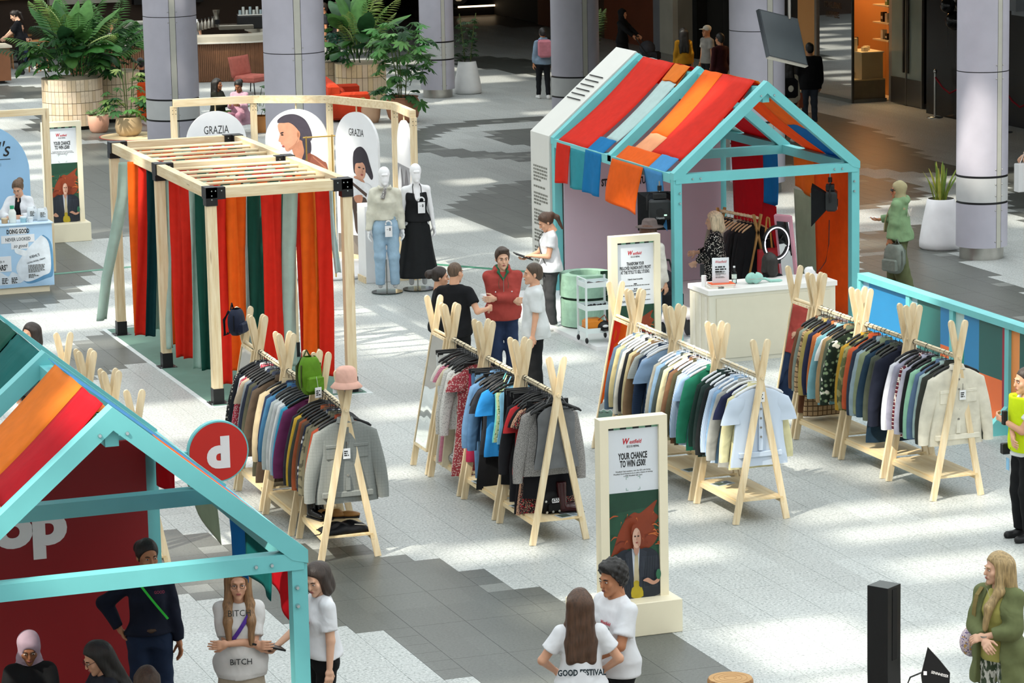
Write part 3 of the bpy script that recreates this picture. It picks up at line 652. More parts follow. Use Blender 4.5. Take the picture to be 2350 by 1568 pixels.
# ------------------------------------------------------------------ garments on hangers
def superring(w, t, n, folds=0., fa=0., ph=0., y0=0., e=2.6):
    o = []
    for k in range(n):
        a = 2*PI*k/n; c, s = math.cos(a), math.sin(a)
        x = w*math.copysign(abs(c)**(2/e), c); y = t*math.copysign(abs(s)**(2/e), s)
        f = folds*math.sin(fa*a+ph); o.append((x, y0+y+f*(1 if s > 0 else -1)*abs(s), 0))
    return o
def loft(m, rings, cap0=False, cap1=False):
    n = len(rings[0]); vs = [p for r in rings for p in r]
    m._add(vs, [(i*n+j, i*n+(j+1) % n, (i+1)*n+(j+1) % n, (i+1)*n+j) for i in range(len(rings)-1) for j in range(n)], True)
    if cap0: m._add(rings[0], [tuple(range(n-1, -1, -1))])
    if cap1: m._add(rings[-1], [tuple(range(n))])
def garment_mesh(kind, seed):
    r = random.Random(seed*31+hash(kind) % 97 if 0 else seed*31+len(kind)); m = MB(); n = 28
    th = dict(shirt=.028, tee=.026, jacket=.042, puffer=.06, coat=.045, dress=.03, skirt=.035, trousers=.03, cami=.022, knit=.036, denim=.036).get(kind, .03)
    L = dict(shirt=.78, tee=.70, jacket=.70, puffer=.68, coat=.98, dress=1.05, skirt=.86, trousers=1.0, cami=.55, knit=.66, denim=.62)[kind]*r.uniform(.95, 1.05)
    sw = dict(puffer=.24, jacket=.235, coat=.23, cami=.16, dress=.185).get(kind, .225)*r.uniform(.97, 1.03)
    ph = r.uniform(0, 6); z0 = -.10
    rings = []
    if kind in ('skirt', 'trousers'):
        N = 10
        for k in range(N+1):
            v = k/N; w = .19+(.05*v if kind == 'skirt' else -.02*v); rr_ = superring(w, th*(.5+1.0*v if kind == 'skirt' else .9), n, .018*v, 5, ph)
            rings.append([(x, y, -.11-L*v) for x, y, _ in rr_])
        if kind == 'skirt': loft(m, rings, True)
        else:
            for s in (-1, 1):
                lr = []
                for k in range(N+1):
                    v = k/N; w = .105-.02*v; lr.append([(s*.085+x, y, -.11-L*v) for x, y, _ in superring(w, th*(.9-.2*v), 18, .006*v, 3, ph)])
                loft(m, lr, True)
        return m.mesh('garment', M_WHITE)
    N = 16
    for k in range(N+1):
        v = k/N
        if v < .22:
            q = v/.22; z = z0-.085*q**1.15; w = .055+(sw-.055)*q**.75; t = th*(.55+.45*q)
        else:
            q = (v-.22)/.78; z = z0-.085-(L-.085)*q
            w = sw*(1-.10*math.sin(PI*min(1, q*1.1))*(.6 if kind in ('jacket', 'puffer', 'denim', 'knit') else 1))+(.03*q if kind not in ('puffer', 'denim') else -.01*q)
            if kind == 'dress': w += .05*q
            t = th*(1+.35*math.sin(PI*q))
            if kind == 'puffer': t += .014*abs(math.sin(q*PI*6)); w += .008*abs(math.sin(q*PI*6))
        rg = superring(w, t, n, .010*min(1, v*1.6)*(1 if kind != 'puffer' else .4), 5+seed % 3, ph+3*v, .008*math.sin(4*v+ph))
        rings.append([(x, y, z) for x, y, _ in rg])
    loft(m, rings)
    if kind == 'cami':
        for s in (-1, 1): m.tube([(s*.05, 0, -.02), (s*.10, .0, -.12), (s*.11, 0, -.22)], .006, 5)
    else:
        sl = dict(tee=.24, dress=.16).get(kind, .60)*r.uniform(.96, 1.04)
        for s in (-1, 1):
            yo = r.uniform(-.06, .01); xo = r.uniform(.09, .15)*(.35 if sl < .3 else 1); sr = []; K = 10
            for k in range(K+1):
                v = k/K; cx = s*(sw-.045+xo*math.sin(PI*.5*v)+(.03*v if sl < .3 else 0)); cz = z0-.10-sl*v*(.96 if sl > .3 else .85); cy = yo*v*1.2
                rw = (.075 if sl > .3 else .085)*(1-.42*v if sl > .3 else 1+.08*v); rt_ = th*(1.15-.25*v)+(.012*abs(math.sin(v*PI*5)) if kind == 'puffer' else .004*math.sin(9*v+ph))
                sr.append([(cx+x, cy+y, cz) for x, y, _ in superring(rw, rt_, 14, .004, 3, ph+4*v)])
            top = [(cxx*.0+s*(sw-.08)+(p[0]-s*(sw-.045))*.4, p[1]*.6, z0-.055) for p in sr[0] for cxx in (0,)]
            loft(m, [top]+sr, True, False)
    if kind in ('shirt', 'jacket', 'coat', 'denim', 'puffer'):
        h = .045 if kind != 'puffer' else .06
        cr = [[(x, y-.006, z) for x, y, _ in superring(w, t, 16)] for w, t, z in ((.066, .034, z0-.022), (.062, .040, z0-.005), (.056, .036, z0+h-.01), (.060, .042, z0+h-.014), (.078, .052, z0-.012))]
        loft(m, cr)
    if kind == 'knit': m.tube([(.062*math.cos(a), .03*math.sin(a)-.004, z0-.01) for a in [j*PI/8 for j in range(17)]], .012, 6, cap=False)
    return m.mesh('garment', M_WHITE)
GM = {(k, s): garment_mesh(k, s) for k in ('shirt', 'tee', 'jacket', 'puffer', 'coat', 'dress', 'skirt', 'trousers', 'cami', 'knit', 'denim') for s in (1, 2, 3)}
def hanger_mesh(clip=False):
    m = MB()
    m.tube([(-.012, 0, -.012), (-.022, 0, .005), (-.016, 0, .024), (.0, 0, .031), (.016, 0, .024), (.022, 0, .006), (.012, 0, -.012), (0, 0, -.03), (0, 0, -.075)], .0035, 5)
    if clip: m.tube([(-.19, 0, -.09), (.19, 0, -.09)], .011, 6); m.box(-.19, -.14, -.012, .012, -.125, -.085); m.box(.14, .19, -.012, .012, -.125, -.085)
    else:
        m.tube([(-.215, 0, -.165), (-.19, 0, -.145), (-.09, 0, -.095), (0, 0, -.075), (.09, 0, -.095), (.19, 0, -.145), (.215, 0, -.165)], [.008, .013, .013, .013, .013, .013, .008], 6)
        m.tube([(-.19, 0, -.15), (.19, 0, -.15)], .006, 5)
    return m.mesh('hanger', M_BLK)
HG = {False: hanger_mesh(False), True: hanger_mesh(True)}
M_WHANG = plain('#e3e6ea', .35)
ORD = ['front', '2nd', '3rd']+['%dth' % k for k in range(4, 60)]
UN = ('nearest', 'middle', 'farthest')
def hang(row, unit, garments, hanger='black', y0=.06, y1=RL-.06, group=None):
    n = len(garments); x, y, a = ROWS[row]
    for k, g in enumerate(garments):
        kind, m, desc = g[:3]; rr_ = random.Random(hash((row, unit, k)) if 0 else (len(row)*100+unit*37+k))
        ly = OFF[unit]+y0+(y1-y0)*k/max(1, n-1); tw = rr_.uniform(-.10, .10) if k else 0
        rz = a+tw; p = row_pt(row, rr_.uniform(-.012, .012), ly, 1.575-.008)
        nth = 'front' if k == 0 else '%s from front' % ORD[k]
        short = dict(jacket='jacket row', shirt='shirt row', dress='dress row', denim='denim row')[row]
        o = ob('hanging_'+dict(tee='tee', cami='camisole', knit='sweater', puffer='puffer_jacket', denim='denim_jacket').get(kind, kind), GM[(kind, 1+(k*7+unit) % 3)], None,
               '%s, %s on %s rack of %s' % (desc, nth, UN[unit], short), dict(tee='top', cami='top', knit='sweater', puffer='jacket', denim='jacket').get(kind, kind), 'garments on the '+short, p, rz)
        o.scale = (1.19, 1.12, 1.19) if k else (1.30, 1.12, 1.20)
        recolor(o, m); hm = ob('hanger', HG[kind in ('skirt', 'trousers')], o, loc=(0, 0, 0))
        if hanger == 'white': recolor(hm, M_WHANG)
        GARM[(row, unit, k)] = o
GARM = {}
def C(h, v=.2): return cloth(h, v)
hang('jacket', 0, [('jacket', C('#ded9c8'), 'cream jacket with price tag'), ('puffer', C('#33352f'), 'charcoal green quilted puffer'), ('jacket', C('#9db4b0'), 'pale sage blue jacket'), ('jacket', C('#5d7491'), 'slate blue jacket'), ('jacket', C('#8fc0a4'), 'mint green jacket'),
    ('jacket', C('#17181c'), 'black jacket'), ('jacket', C('#a8a8b8'), 'light grey jacket'), ('shirt', pattern('plaid', '#7a2430', '#2b2730', 60., '#d6cfc5'), 'maroon plaid shirt'), ('knit', C('#9a99ab'), 'lilac grey sweatshirt'), ('knit', C('#d5d6de'), 'white zip sweater')])
hang('jacket', 1, [('jacket', C('#1d2130'), 'dark navy bomber jacket'), ('jacket', C('#3d4238'), 'dark olive bomber jacket'), ('jacket', C('#4b5144'), 'olive bomber jacket'), ('coat', C('#22384a'), 'deep teal blue coat'), ('puffer', C('#7f8a6c'), 'sage quilted jacket'), ('puffer', C('#8da0a8'), 'pale blue grey puffer'),
    ('jacket', C('#2a3242'), 'navy blue jacket'), ('puffer', C('#b4512f'), 'rust orange quilted jacket'), ('jacket', pattern('camo', '#5f6440', '#8f8a5c', 14., '#35382a'), 'green camouflage jacket'), ('jacket', C('#a8842c'), 'mustard corduroy jacket')])
hang('jacket', 2, [('knit', pattern('floral', '#1f2b22', '#8aa07c', 22., '#e8e4d6'), 'black and green granny-square cardigan'), ('puffer', C('#57604e'), 'olive puffer with fur-trimmed hood'), ('puffer', C('#9b815c'), 'tan brown puffer'), ('tee', C('#e6e5e0'), 'white tee'), ('shirt', C('#7fb2bd'), 'light turquoise shirt'), ('shirt', pattern('check', '#e6ddd0', '#7d4e38', 70.), 'brown and white checked shirt'),
    ('jacket', C('#b86a3a'), 'burnt orange jacket'), ('jacket', C('#2b2f4a'), 'indigo jacket'), ('jacket', C('#a08f52'), 'khaki jacket'), ('coat', pattern('plaid', '#c7ab84', '#8a6c4c', 44., '#5b4632'), 'beige checked trench coat'), ('jacket', C('#7e8a80'), 'grey green jacket'), ('coat', C('#6b4630'), 'brown suede coat')])
hang('shirt', 0, [('tee', pattern('check', '#e8eef5', '#9fb9d8', 190.), 'white and blue gingham shirt'), ('shirt', C('#e6dfb0'), 'pale yellow shirt'), ('tee', C('#2b3050'), 'navy short-sleeved shirt'), ('shirt', C('#a9aaa6'), 'stone grey shirt'), ('shirt', C('#8fb3d6'), 'light blue denim shirt'), ('shirt', pattern('stripe_x', '#e9eef4', '#6f9dc8', 130.), 'blue and white striped shirt'),
    ('shirt', C('#222526'), 'black leather shirt'), ('shirt', C('#31413e'), 'charcoal green shirt'), ('shirt', pattern('check', '#1f4236', '#22282a', 60.), 'dark green checked shirt')], 'white')
hang('shirt', 1, [('shirt', C('#2f8a6c'), 'bright green shirt'), ('tee', C('#a9c6ea'), 'pale blue short-sleeved shirt'), ('tee', pattern('stripe_x', '#e8eef6', '#7fa6d6', 90.), 'blue striped short-sleeved shirt'), ('shirt', pattern('stripe_x', '#cfdceb', '#5d7ea6', 120.), 'fine blue striped shirt'), ('shirt', C('#4d4a36'), 'dark khaki shirt'), ('shirt', C('#7a5a43'), 'brown shirt'), ('shirt', C('#20253c'), 'dark navy shirt'),
    ('shirt', C('#d9cfa8'), 'cream shirt'), ('shirt', C('#46504e'), 'grey green shirt'), ('shirt', C('#8fb0cf'), 'washed blue shirt'), ('shirt', C('#b6b2a4'), 'stone beige shirt')], 'white')
hang('shirt', 2, [('tee', pattern('check', '#a9c2dd', '#5d83ad', 100.), 'light blue gingham short-sleeved shirt'), ('tee', pattern('stripe_x', '#dfe8f2', '#7698bd', 110.), 'blue and white striped short-sleeved shirt'), ('shirt', pattern('check', '#31435f', '#1c2636', 70.), 'navy checked shirt'), ('tee', pattern('check', '#d8d6c2', '#7f93a6', 80.), 'beige and blue checked shirt'), ('shirt', C('#8a6f52'), 'brown corduroy shirt'), ('shirt', C('#cdbf95'), 'sand shirt'),
    ('shirt', C('#26282c'), 'black shirt'), ('shirt', C('#d8d5c8'), 'off-white shirt'), ('shirt', C('#7c8a94'), 'faded grey denim shirt'), ('shirt', C('#c9bb8c'), 'pale khaki shirt'), ('shirt', C('#5b7288'), 'washed blue denim shirt')], 'white')
hang('dress', 0, [('cami', C('#6f7173'), 'grey gathered top with thin straps'), ('cami', C('#1c1c1f'), 'black strappy top'), ('knit', pattern('floral', '#9a9794', '#2d2c2e', 170.), 'white and black speckled knit top'), ('skirt', C('#17161a'), 'black pleated skirt'), ('dress', pattern('dots', '#2a1f22', '#d9b79a', 110., '#a32330'), 'dark red floral dress'), ('dress', pattern('dots', '#c59a80', '#2b1d1b', 90.), 'leopard print dress'), ('dress', C('#1b1a1d'), 'black jersey dress'), ('tee', C('#c8383c'), 'red top'), ('coat', C('#232327'), 'black long coat'),
    ('skirt', C('#1d1b1d'), 'black leather skirt'), ('trousers', C('#19191b'), 'black wide trousers'), ('trousers', C('#26262b'), 'charcoal trousers'), ('skirt', C('#151517'), 'long black skirt')])
hang('dress', 1, [('cami', C('#84c0e2'), 'light blue satin camisole'), ('cami', pattern('floral', '#b9c79a', '#5f7f52', 40., '#e8e8dc'), 'pale green printed camisole'), ('cami', C('#6fc2c0'), 'turquoise camisole'), ('tee', C('#2b86cc'), 'bright blue top'), ('tee', C('#2b2e34'), 'charcoal top'), ('dress', C('#17171a'), 'black dress'), ('denim', C('#46688c'), 'mid blue denim jacket'), ('denim', C('#5b7fa3'), 'washed denim jacket'),
    ('trousers', C('#6b8fae'), 'light blue jeans'), ('trousers', C('#4d6f92'), 'blue jeans'), ('skirt', C('#a32a4a'), 'dark pink skirt')])
hang('dress', 2, [('dress', pattern('floral', '#a8464e', '#e5cfc8', 70.), 'dusty red floral dress'), ('dress', pattern('floral', '#dcd8cc', '#a8453e', 14.), 'cream long dress with red flowers'), ('knit', pattern('dots', '#e4e2dc', '#b9b8b2', 70.), 'white crochet sweater'), ('knit', pattern('dots', '#d6d4ce', '#aeada6', 60.), 'grey white lace cardigan'), ('dress', C('#d9cdb0'), 'cream knit dress'), ('dress', pattern('stripe_z', '#b0315c', '#e3b6c2', 50.), 'pink striped knit dress'),
    ('dress', C('#e2dfd4'), 'ivory dress'), ('trousers', C('#d8d9d6'), 'white trousers'), ('trousers', C('#dde0de'), 'pale grey trousers')], y0=.12)
hang('denim', 0, [('jacket', pattern('plaid', '#a3a6a2', '#565c5a', 150., '#7f8481'), 'grey checked jacket with price tag'), ('jacket', C('#8e3d26'), 'rust red jacket'), ('jacket', C('#5b5848'), 'olive brown jacket'), ('jacket', pattern('camo', '#6e6a56', '#48463a', 18.), 'brown camouflage jacket'), ('shirt', pattern('floral', '#1f2638', '#c9cdd4', 20.), 'navy shirt with white paisley'), ('jacket', C('#5d4637'), 'brown suede jacket'), ('jacket', C('#8f4a2c'), 'rust orange jacket'),
    ('knit', C('#3a3f37'), 'dark olive sweater'), ('knit', C('#c9a43a'), 'mustard yellow sweater'), ('knit', C('#2e2f36'), 'dark grey sweater')])
hang('denim', 1, [('knit', C('#6a2e58'), 'plum purple sweater'), ('knit', C('#3a9cc0'), 'turquoise sweater'), ('knit', C('#9fb0be'), 'pale blue grey sweater'), ('knit', C('#dcdedd'), 'white sweatshirt'), ('knit', C('#c6cbcd'), 'pale grey sweatshirt'), ('knit', C('#aeb7b7'), 'light grey sweatshirt'), ('denim', C('#2d4b74'), 'dark blue denim jacket'), ('denim', C('#3f6f93'), 'teal blue denim jacket'), ('jacket', C('#23304a'), 'navy jacket'), ('puffer', C('#b8a88a'), 'beige shearling waistcoat')])
hang('denim', 2, [('coat', C('#4f4236'), 'brown coat'), ('shirt', C('#1f232b'), 'black shirt'), ('shirt', C('#2c3244'), 'navy denim shirt'), ('coat', C('#4a4a3c'), 'dark khaki coat'), ('shirt', C('#22293a'), 'midnight blue shirt'), ('shirt', C('#8d959b'), 'grey shirt'), ('tee', C('#c9b8a0'), 'beige tee'), ('shirt', pattern('dots', '#b03a4c', '#e6dcdc', 90.), 'red polka-dot shirt'), ('shirt', C('#e0e0e0'), 'white shirt'), ('shirt', C('#20242c'), 'black denim shirt'), ('shirt', pattern('floral', '#2b2b2d', '#bdbab0', 40.), 'black and white patterned blouse')])
# empty hangers on the dress rail
for u, ys_ in ((0, [.03, .1, .16, .5, .56]), (1, [.15, .24, .33, .5, .58, .66]), (2, [.06, .20, .27, .34, .41, .48])):
    for k, yy in enumerate(ys_):
        p = row_pt('dress', 0, OFF[u]+yy, 1.567); o = ob('clothes_hanger', HG[u == 2 and k == 0 or yy > .6], None, 'empty black hanger, %s from front on %s rack of dress row' % (ORD[k] if k else 'first', UN[u]), 'hanger', 'empty black hangers on the dress row %s rack' % UN[u], p, random.uniform(-.25, .25))
# details of the front garments
def price_tag(o, x, z, y=-.06):
    t = MB().box(-.03, .03, -.002, .002, -.09, 0).build('price_tag', plain('#eceef0', .5), o, loc=(x, y, z)); MB().tube([(0, 0, 0), (0, 0, .06)], .002, 4).build('string', M_INK, t)
    greek(t, [.9, .7, .9], .010, .042, (-.021, -.0025, -.02), (1, 0, 0), rt, M_INK)
def front_details(o, mat, L, sw, th, pockets=True, nb=5, bm='#8b8880'):
    MB().box(-.018, .018, -th-.012, -th+.01, -.12-L+.08, -.15).build('button_placket', mat, o)
    for k in range(nb): MB().tube([(0, -th-.010, -.20-k*(L-.2)/nb), (0, -th-.018, -.20-k*(L-.2)/nb)], .010, 8).build('button', plain(bm, .4), o)
    if pockets:
        for s in (-1, 1):
            q = MB().bbox(s*.115-.055, s*.115+.055, -th-.010, -th+.012, -.42, -.30, .004).build('chest_pocket', mat, o); MB().bbox(s*.115-.058, s*.115+.058, -th-.016, -th+.01, -.325, -.295, .004).build('pocket_flap', mat, q)
    MB().bbox(-sw+.01, sw-.01, -th-.008, th+.008, -.10-L, -.10-L+.05, .006).build('waistband', mat, o)
front_details(GARM[('jacket', 0, 0)], C('#e3decd'), .66, .215, .046); price_tag(GARM[('jacket', 0, 0)], .03, -.30, -.075)
front_details(GARM[('denim', 0, 0)], pattern('plaid', '#a3a6a2', '#565c5a', 150., '#7f8481'), .66, .215, .046); price_tag(GARM[('denim', 0, 0)], -.01, -.33, -.075)
front_details(GARM[('shirt', 0, 0)], pattern('check', '#e8eef5', '#9fb9d8', 190.), .62, .2, .032, False); price_tag(GARM[('shirt', 0, 0)], .0, -.13, -.055)
# ------------------------------------------------------------------ people: bodies and clothes grown from smooth distance fields
class Field:
    def __init__(s, lo, hi, h):
        s.lo = np.array(lo, 'f'); s.h = h; s.n = np.maximum(2, np.ceil((np.array(hi)-s.lo)/h).astype(int)+1)
        s.D = np.full(s.n, 1.0, 'f'); s.ax = [s.lo[i]+h*np.arange(s.n[i], dtype='f') for i in range(3)]
    def sl(s, lo, hi):
        a = np.clip(np.floor((np.array(lo)-s.lo)/s.h).astype(int), 0, s.n); b = np.clip(np.ceil((np.array(hi)-s.lo)/s.h).astype(int)+1, 0, s.n)
        return tuple(slice(x, max(x, y)) for x, y in zip(a, b))
    def P(s, q): return s.ax[0][q[0]][:, None, None], s.ax[1][q[1]][None, :, None], s.ax[2][q[2]][None, None, :]
    def put(s, fn, lo, hi, k=.02, m=.05):
        q = s.sl(np.array(lo)-m, np.array(hi)+m)
        if any(x.stop <= x.start for x in q): return
        d = fn(*s.P(q)); D = s.D[q]
        if k > 0:
            t = np.clip(.5+.5*(D-d)/k, 0, 1); s.D[q] = D*(1-t)+d*t-k*t*(1-t)
        else: s.D[q] = np.minimum(D, d)
    def carve(s, fn, lo=None, hi=None, k=.0, m=.03):
        q = s.sl(np.array(lo)-m, np.array(hi)+m) if lo is not None else tuple(slice(0, n) for n in s.n)
        if any(x.stop <= x.start for x in q): return
        d = -fn(*s.P(q)); D = s.D[q]
        if k > 0:
            t = np.clip(.5-.5*(D-d)/k, 0, 1); s.D[q] = D*(1-t)+d*t+k*t*(1-t)
        else: s.D[q] = np.maximum(D, d)
    def cap(s, a, b, ra, rb, k=.02, flat=None):
        a = np.array(a, 'f'); b = np.array(b, 'f'); ab = b-a; L = float(ab@ab)+1e-9; r = max(ra, rb)
        sc = (1, 1, 1) if flat is None else flat
        S = np.array(sc, 'f'); a2 = a*S; ab2 = ab*S; L2 = float(ab2@ab2)+1e-9
        def fn(x, y, z):
            px, py, pz = x*S[0]-a2[0], y*S[1]-a2[1], z*S[2]-a2[2]
            t = np.clip((px*ab2[0]+py*ab2[1]+pz*ab2[2])/L2, 0, 1)
            return np.sqrt((px-t*ab2[0])**2+(py-t*ab2[1])**2+(pz-t*ab2[2])**2)-(ra+(rb-ra)*t)
        e = r/min(1, *[float(v) for v in S]); s.put(fn, np.minimum(a, b)-e, np.maximum(a, b)+e, k, max(.03, k))
    def ell(s, c, r, k=.02, sub=False):
        c = np.array(c, 'f'); r = np.array(r, 'f')
        def fn(x, y, z): return (np.sqrt(((x-c[0])/r[0])**2+((y-c[1])/r[1])**2+((z-c[2])/r[2])**2)-1)*float(r.min())
        (s.carve if sub else s.put)(fn, c-r, c+r, k=k)
    def halfspace(s, p, n, k=0., lo=None, hi=None):
        "remove what lies on the side n points to"
        p = np.array(p, 'f'); n = np.array(n, 'f'); n = n/np.linalg.norm(n)
        s.carve(lambda x, y, z: -((x-p[0])*n[0]+(y-p[1])*n[1]+(z-p[2])*n[2]), lo, hi, k)
    def warp(s, amp, f=30., seed=0.):
        x, y, z = s.P(tuple(slice(0, n) for n in s.n))
        s.D += amp*(np.sin(f*(z+.45*x)+3*np.sin(f*.35*y+seed)+seed)*.6+np.sin(f*.6*(x-.6*z)+2*np.sin(f*.4*z)+seed*1.7)*.4).astype('f')
    def mesh(s):
        D = s.D; neg = D < 0; V = []; n = s.n; cell = np.zeros(n-1, 'i4'); acc = np.zeros((*(n-1), 3), 'f'); cnt = np.zeros(n-1, 'f')
        for ax in range(3):
            sa = [slice(None)]*3; sb = [slice(None)]*3; sa[ax] = slice(0, -1); sb[ax] = slice(1, None)
            A, B = D[tuple(sa)], D[tuple(sb)]; cr = neg[tuple(sa)] != neg[tuple(sb)]
            I = np.argwhere(cr)
            if len(I) == 0: continue
            a, b = A[cr], B[cr]; t = a/(a-b); pos = I.astype('f'); pos[:, ax] += t
            o = [i for i in range(3) if i != ax]
            for d0 in (0, 1):
                for d1 in (0, 1):
                    C_ = I.copy(); C_[:, o[0]] -= d0; C_[:, o[1]] -= d1
                    ok = (C_ >= 0).all(1) & (C_ < n-1).all(1); c = C_[ok]
                    np.add.at(acc, (c[:, 0], c[:, 1], c[:, 2]), pos[ok]); np.add.at(cnt, (c[:, 0], c[:, 1], c[:, 2]), 1)
        act = cnt > 0; idx = np.full(n-1, -1, 'i4'); idx[act] = np.arange(act.sum())
        v = s.lo+s.h*(acc[act]/cnt[act][:, None]); F = []
        for ax in range(3):
            sa = [slice(None)]*3; sb = [slice(None)]*3; sa[ax] = slice(0, -1); sb[ax] = slice(1, None)
            na, nb = neg[tuple(sa)], neg[tuple(sb)]; I = np.argwhere(na != nb)
            if len(I) == 0: continue
            o = [(ax+1) % 3, (ax+2) % 3]; ok = (I[:, o[0]] > 0) & (I[:, o[1]] > 0) & (I[:, o[0]] < n[o[0]]-1) & (I[:, o[1]] < n[o[1]]-1); I = I[ok]
            q = []
            for d0, d1 in ((1, 1), (0, 1), (0, 0), (1, 0)):
                C_ = I.copy(); C_[:, o[0]] -= d0; C_[:, o[1]] -= d1; q.append(idx[C_[:, 0], C_[:, 1], C_[:, 2]])
            q = np.stack(q, 1); flip = ~na[I[:, 0], I[:, 1], I[:, 2]]; q[flip] = q[flip][:, ::-1]; F.append(q)
        F = np.concatenate(F) if F else np.zeros((0, 4), 'i4'); F = F[(F >= 0).all(1)]
        return v, F
def fields_mesh(name, parts, mat):
    vs = []; fs = []; o = 0
    for v, f in parts:
        vs.append(v); fs.append(f+o); o += len(v)
    v = np.concatenate(vs); f = np.concatenate(fs)
    me = bpy.data.meshes.new(name); me.vertices.add(len(v)); me.vertices.foreach_set('co', v.astype('f').ravel())
    me.loops.add(f.size); me.loops.foreach_set('vertex_index', f.astype('i4').ravel()); me.polygons.add(len(f))
    me.polygons.foreach_set('loop_start', np.arange(0, f.size, 4, dtype='i4')); me.polygons.foreach_set('use_smooth', np.ones(len(f), bool))
    me.materials.append(mat); me.update(calc_edges=True); return me
def ik(a, b, l1, l2, hint):
    a, b, hint = Vector(a), Vector(b), Vector(hint); d = b-a; L = min(d.length, (l1+l2)*.998); dn = d.normalized(); b = a+dn*L
    x = (l1*l1-l2*l2+L*L)/(2*L); h = math.sqrt(max(0, l1*l1-x*x)); p = hint-dn*hint.dot(dn); p = p.normalized() if p.length > 1e-6 else Vector((0, 1, 0))
    return a+dn*x+p*h, b
def skin(h): return plain(h, .5, .05, 14., spec=.35)
def hair_mat(h):
    key = ('hair', h)
    if key in MATS: return MATS[key]
    m, nt, b = _new('hair'); c = lin(h); n = _noise(nt, _coord(nt, (1, 1, .12)), 60., 3, .6)
    nt.links.new(_ramp(nt, n, [(.3, mul(c, .62)), (.7, mul(c, 1.45))]), b.inputs['Base Color']); b.inputs['Roughness'].default_value = .5; _bump(nt, b, n, .6, .01); MATS[key] = m; return m
SKIN = dict(light='#d9a587', fair='#e0b296', tan='#b97f5c', brown='#8a5a3e', dark='#6a4330', pale='#e8c3aa')
TORSO = {'m': ([.86, .95, 1.06, 1.16, 1.27, 1.36, 1.42, 1.455], [.150, .156, .148, .156, .170, .166, .118, .058], [.105, .108, .100, .105, .116, .104, .076, .054], [.01, .01, .0, .0, -.005, .005, .012, .015]),
         'f': ([.84, .92, 1.04, 1.13, 1.24, 1.33, 1.40, 1.45], [.156, .164, .130, .134, .146, .142, .102, .050], [.108, .113, .090, .094, .116, .094, .066, .048], [.01, .012, .0, .0, -.012, .003, .012, .015])}
def person(label, loc, deg, H=1.7, sex='m', skin_c='light', res=.014, arms=None, elbow=None, curl=(.35, .35), lean=0., side=0., head=(0, 0, 0), hip_drop=0., feet=None, knee=None, sit=False,
           top=None, bottom=None, shoes='#e8e6e2', hair=None, face=True, cat='person', extra=None, hands=True, body_low=None, group=None, palm=None, skirt=None, name='person', egg=False):
    """one figure; facing -y, left hand at +x; arms: wrist targets (right, left) in 1.7 m units; deg 0 faces the camera, 90 image left, 180 away"""
    s = H/1.7; rz = math.radians(-20-deg); root = thing(name, label, cat, (loc[0], loc[1], loc[2] if len(loc) > 2 else 0), rz, group)
    pel = Vector((0, 0, .92-hip_drop)); tp, tw, td, tc = [np.array(v, 'f') for v in TORSO[sex]]
    Rt = (Matrix.Rotation(side, 3, 'Y') @ Matrix.Rotation(lean, 3, 'X')); Ri = np.array(Rt.transposed(), 'f'); pivot = np.array((0, 0, .92), 'f')
    def T(p): v = Rt @ (Vector(p)-Vector((0, 0, .92))); return v+Vector((0, 0, .92-hip_drop))
    off = np.array((0, 0, .92-hip_drop), 'f')
    def tloc(x, y, z):
        x, y, z = x-off[0], y-off[1], z-off[2]
        return (Ri[0, 0]*x+Ri[0, 1]*y+Ri[0, 2]*z, Ri[1, 0]*x+Ri[1, 1]*y+Ri[1, 2]*z, Ri[2, 0]*x+Ri[2, 1]*y+Ri[2, 2]*z+pivot[2])
    def torso(F, infl=0., z0=.84, z1=1.455, k=.03, flare=0., wmul=1.):
        def fn(x, y, z):
            X, Y, Z = tloc(x, y, z); zz = np.clip(Z, tp[0], tp[-1]); a = np.interp(zz, tp, tw).astype('f')*wmul+infl; b = np.interp(zz, tp, td).astype('f')+infl; c = np.interp(zz, tp, tc).astype('f')
            if flare: fl = flare*np.clip((1.3-Z)/.3, 0, 1); a = np.where(Z < 1.27, np.maximum(a, tw[4]*.97+infl), a)+fl; b = np.where(Z < 1.27, np.maximum(b, td[4]*.95+infl), b)+fl
            d = (np.sqrt((X/a)**2+((Y-c)/b)**2)-1)*np.minimum(a, b)
            return np.maximum(np.maximum(d, Z-z1), z0-Z)
        e = .42; lo = np.minimum(np.array(T((0, 0, z0))), np.array(T((0, 0, z1))))-(e*.75, e*.75, .06); hi = np.maximum(np.array(T((0, 0, z0))), np.array(T((0, 0, z1))))+(e*.75, e*.75, .06)
        F.put(fn, lo, hi, k, 0)
    shw = .176 if sex == 'm' else .150
    sh = {-1: T((-shw, .008, 1.362)), 1: T((shw, .008, 1.362))}
    arms = arms or ((-.235, -.03, .80), (.235, -.03, .80)); elbow = elbow or ((-.3, 1, -.2), (.3, 1, -.2))
    el, wr = {}, {}
    for i, sd in enumerate((-1, 1)): el[sd], wr[sd] = ik(sh[sd], arms[i], .275, .245, elbow[i])
    hp = {-1: pel+Vector((-.088, 0, -.02)), 1: pel+Vector((.088, 0, -.02))}
    feet = feet or ((-.10, .02, .075), (.10, .02, .075)); knee = knee or ((-.05, -1, 0), (.05, -1, 0)); kn, an = {}, {}
    for i, sd in enumerate((-1, 1)): ll = (Vector(feet[i])-hp[sd]).length; ll = ll/2+.0012 if .72 < ll < .9 else .416; kn[sd], an[sd] = ik(hp[sd], feet[i], ll, ll, knee[i])
    hb = T((0, .018, 1.44)); Rh = Rt @ Matrix.Rotation(head[1], 3, 'Z') @ Matrix.Rotation(head[0], 3, 'X') @ Matrix.Rotation(head[2], 3, 'Y'); hc = T((0, .004, 1.50))+Rh @ Vector((0, -.012, .085))
    lo_all = (-.75, -.85, -.02); hi_all = (.75, .75, 1.8)
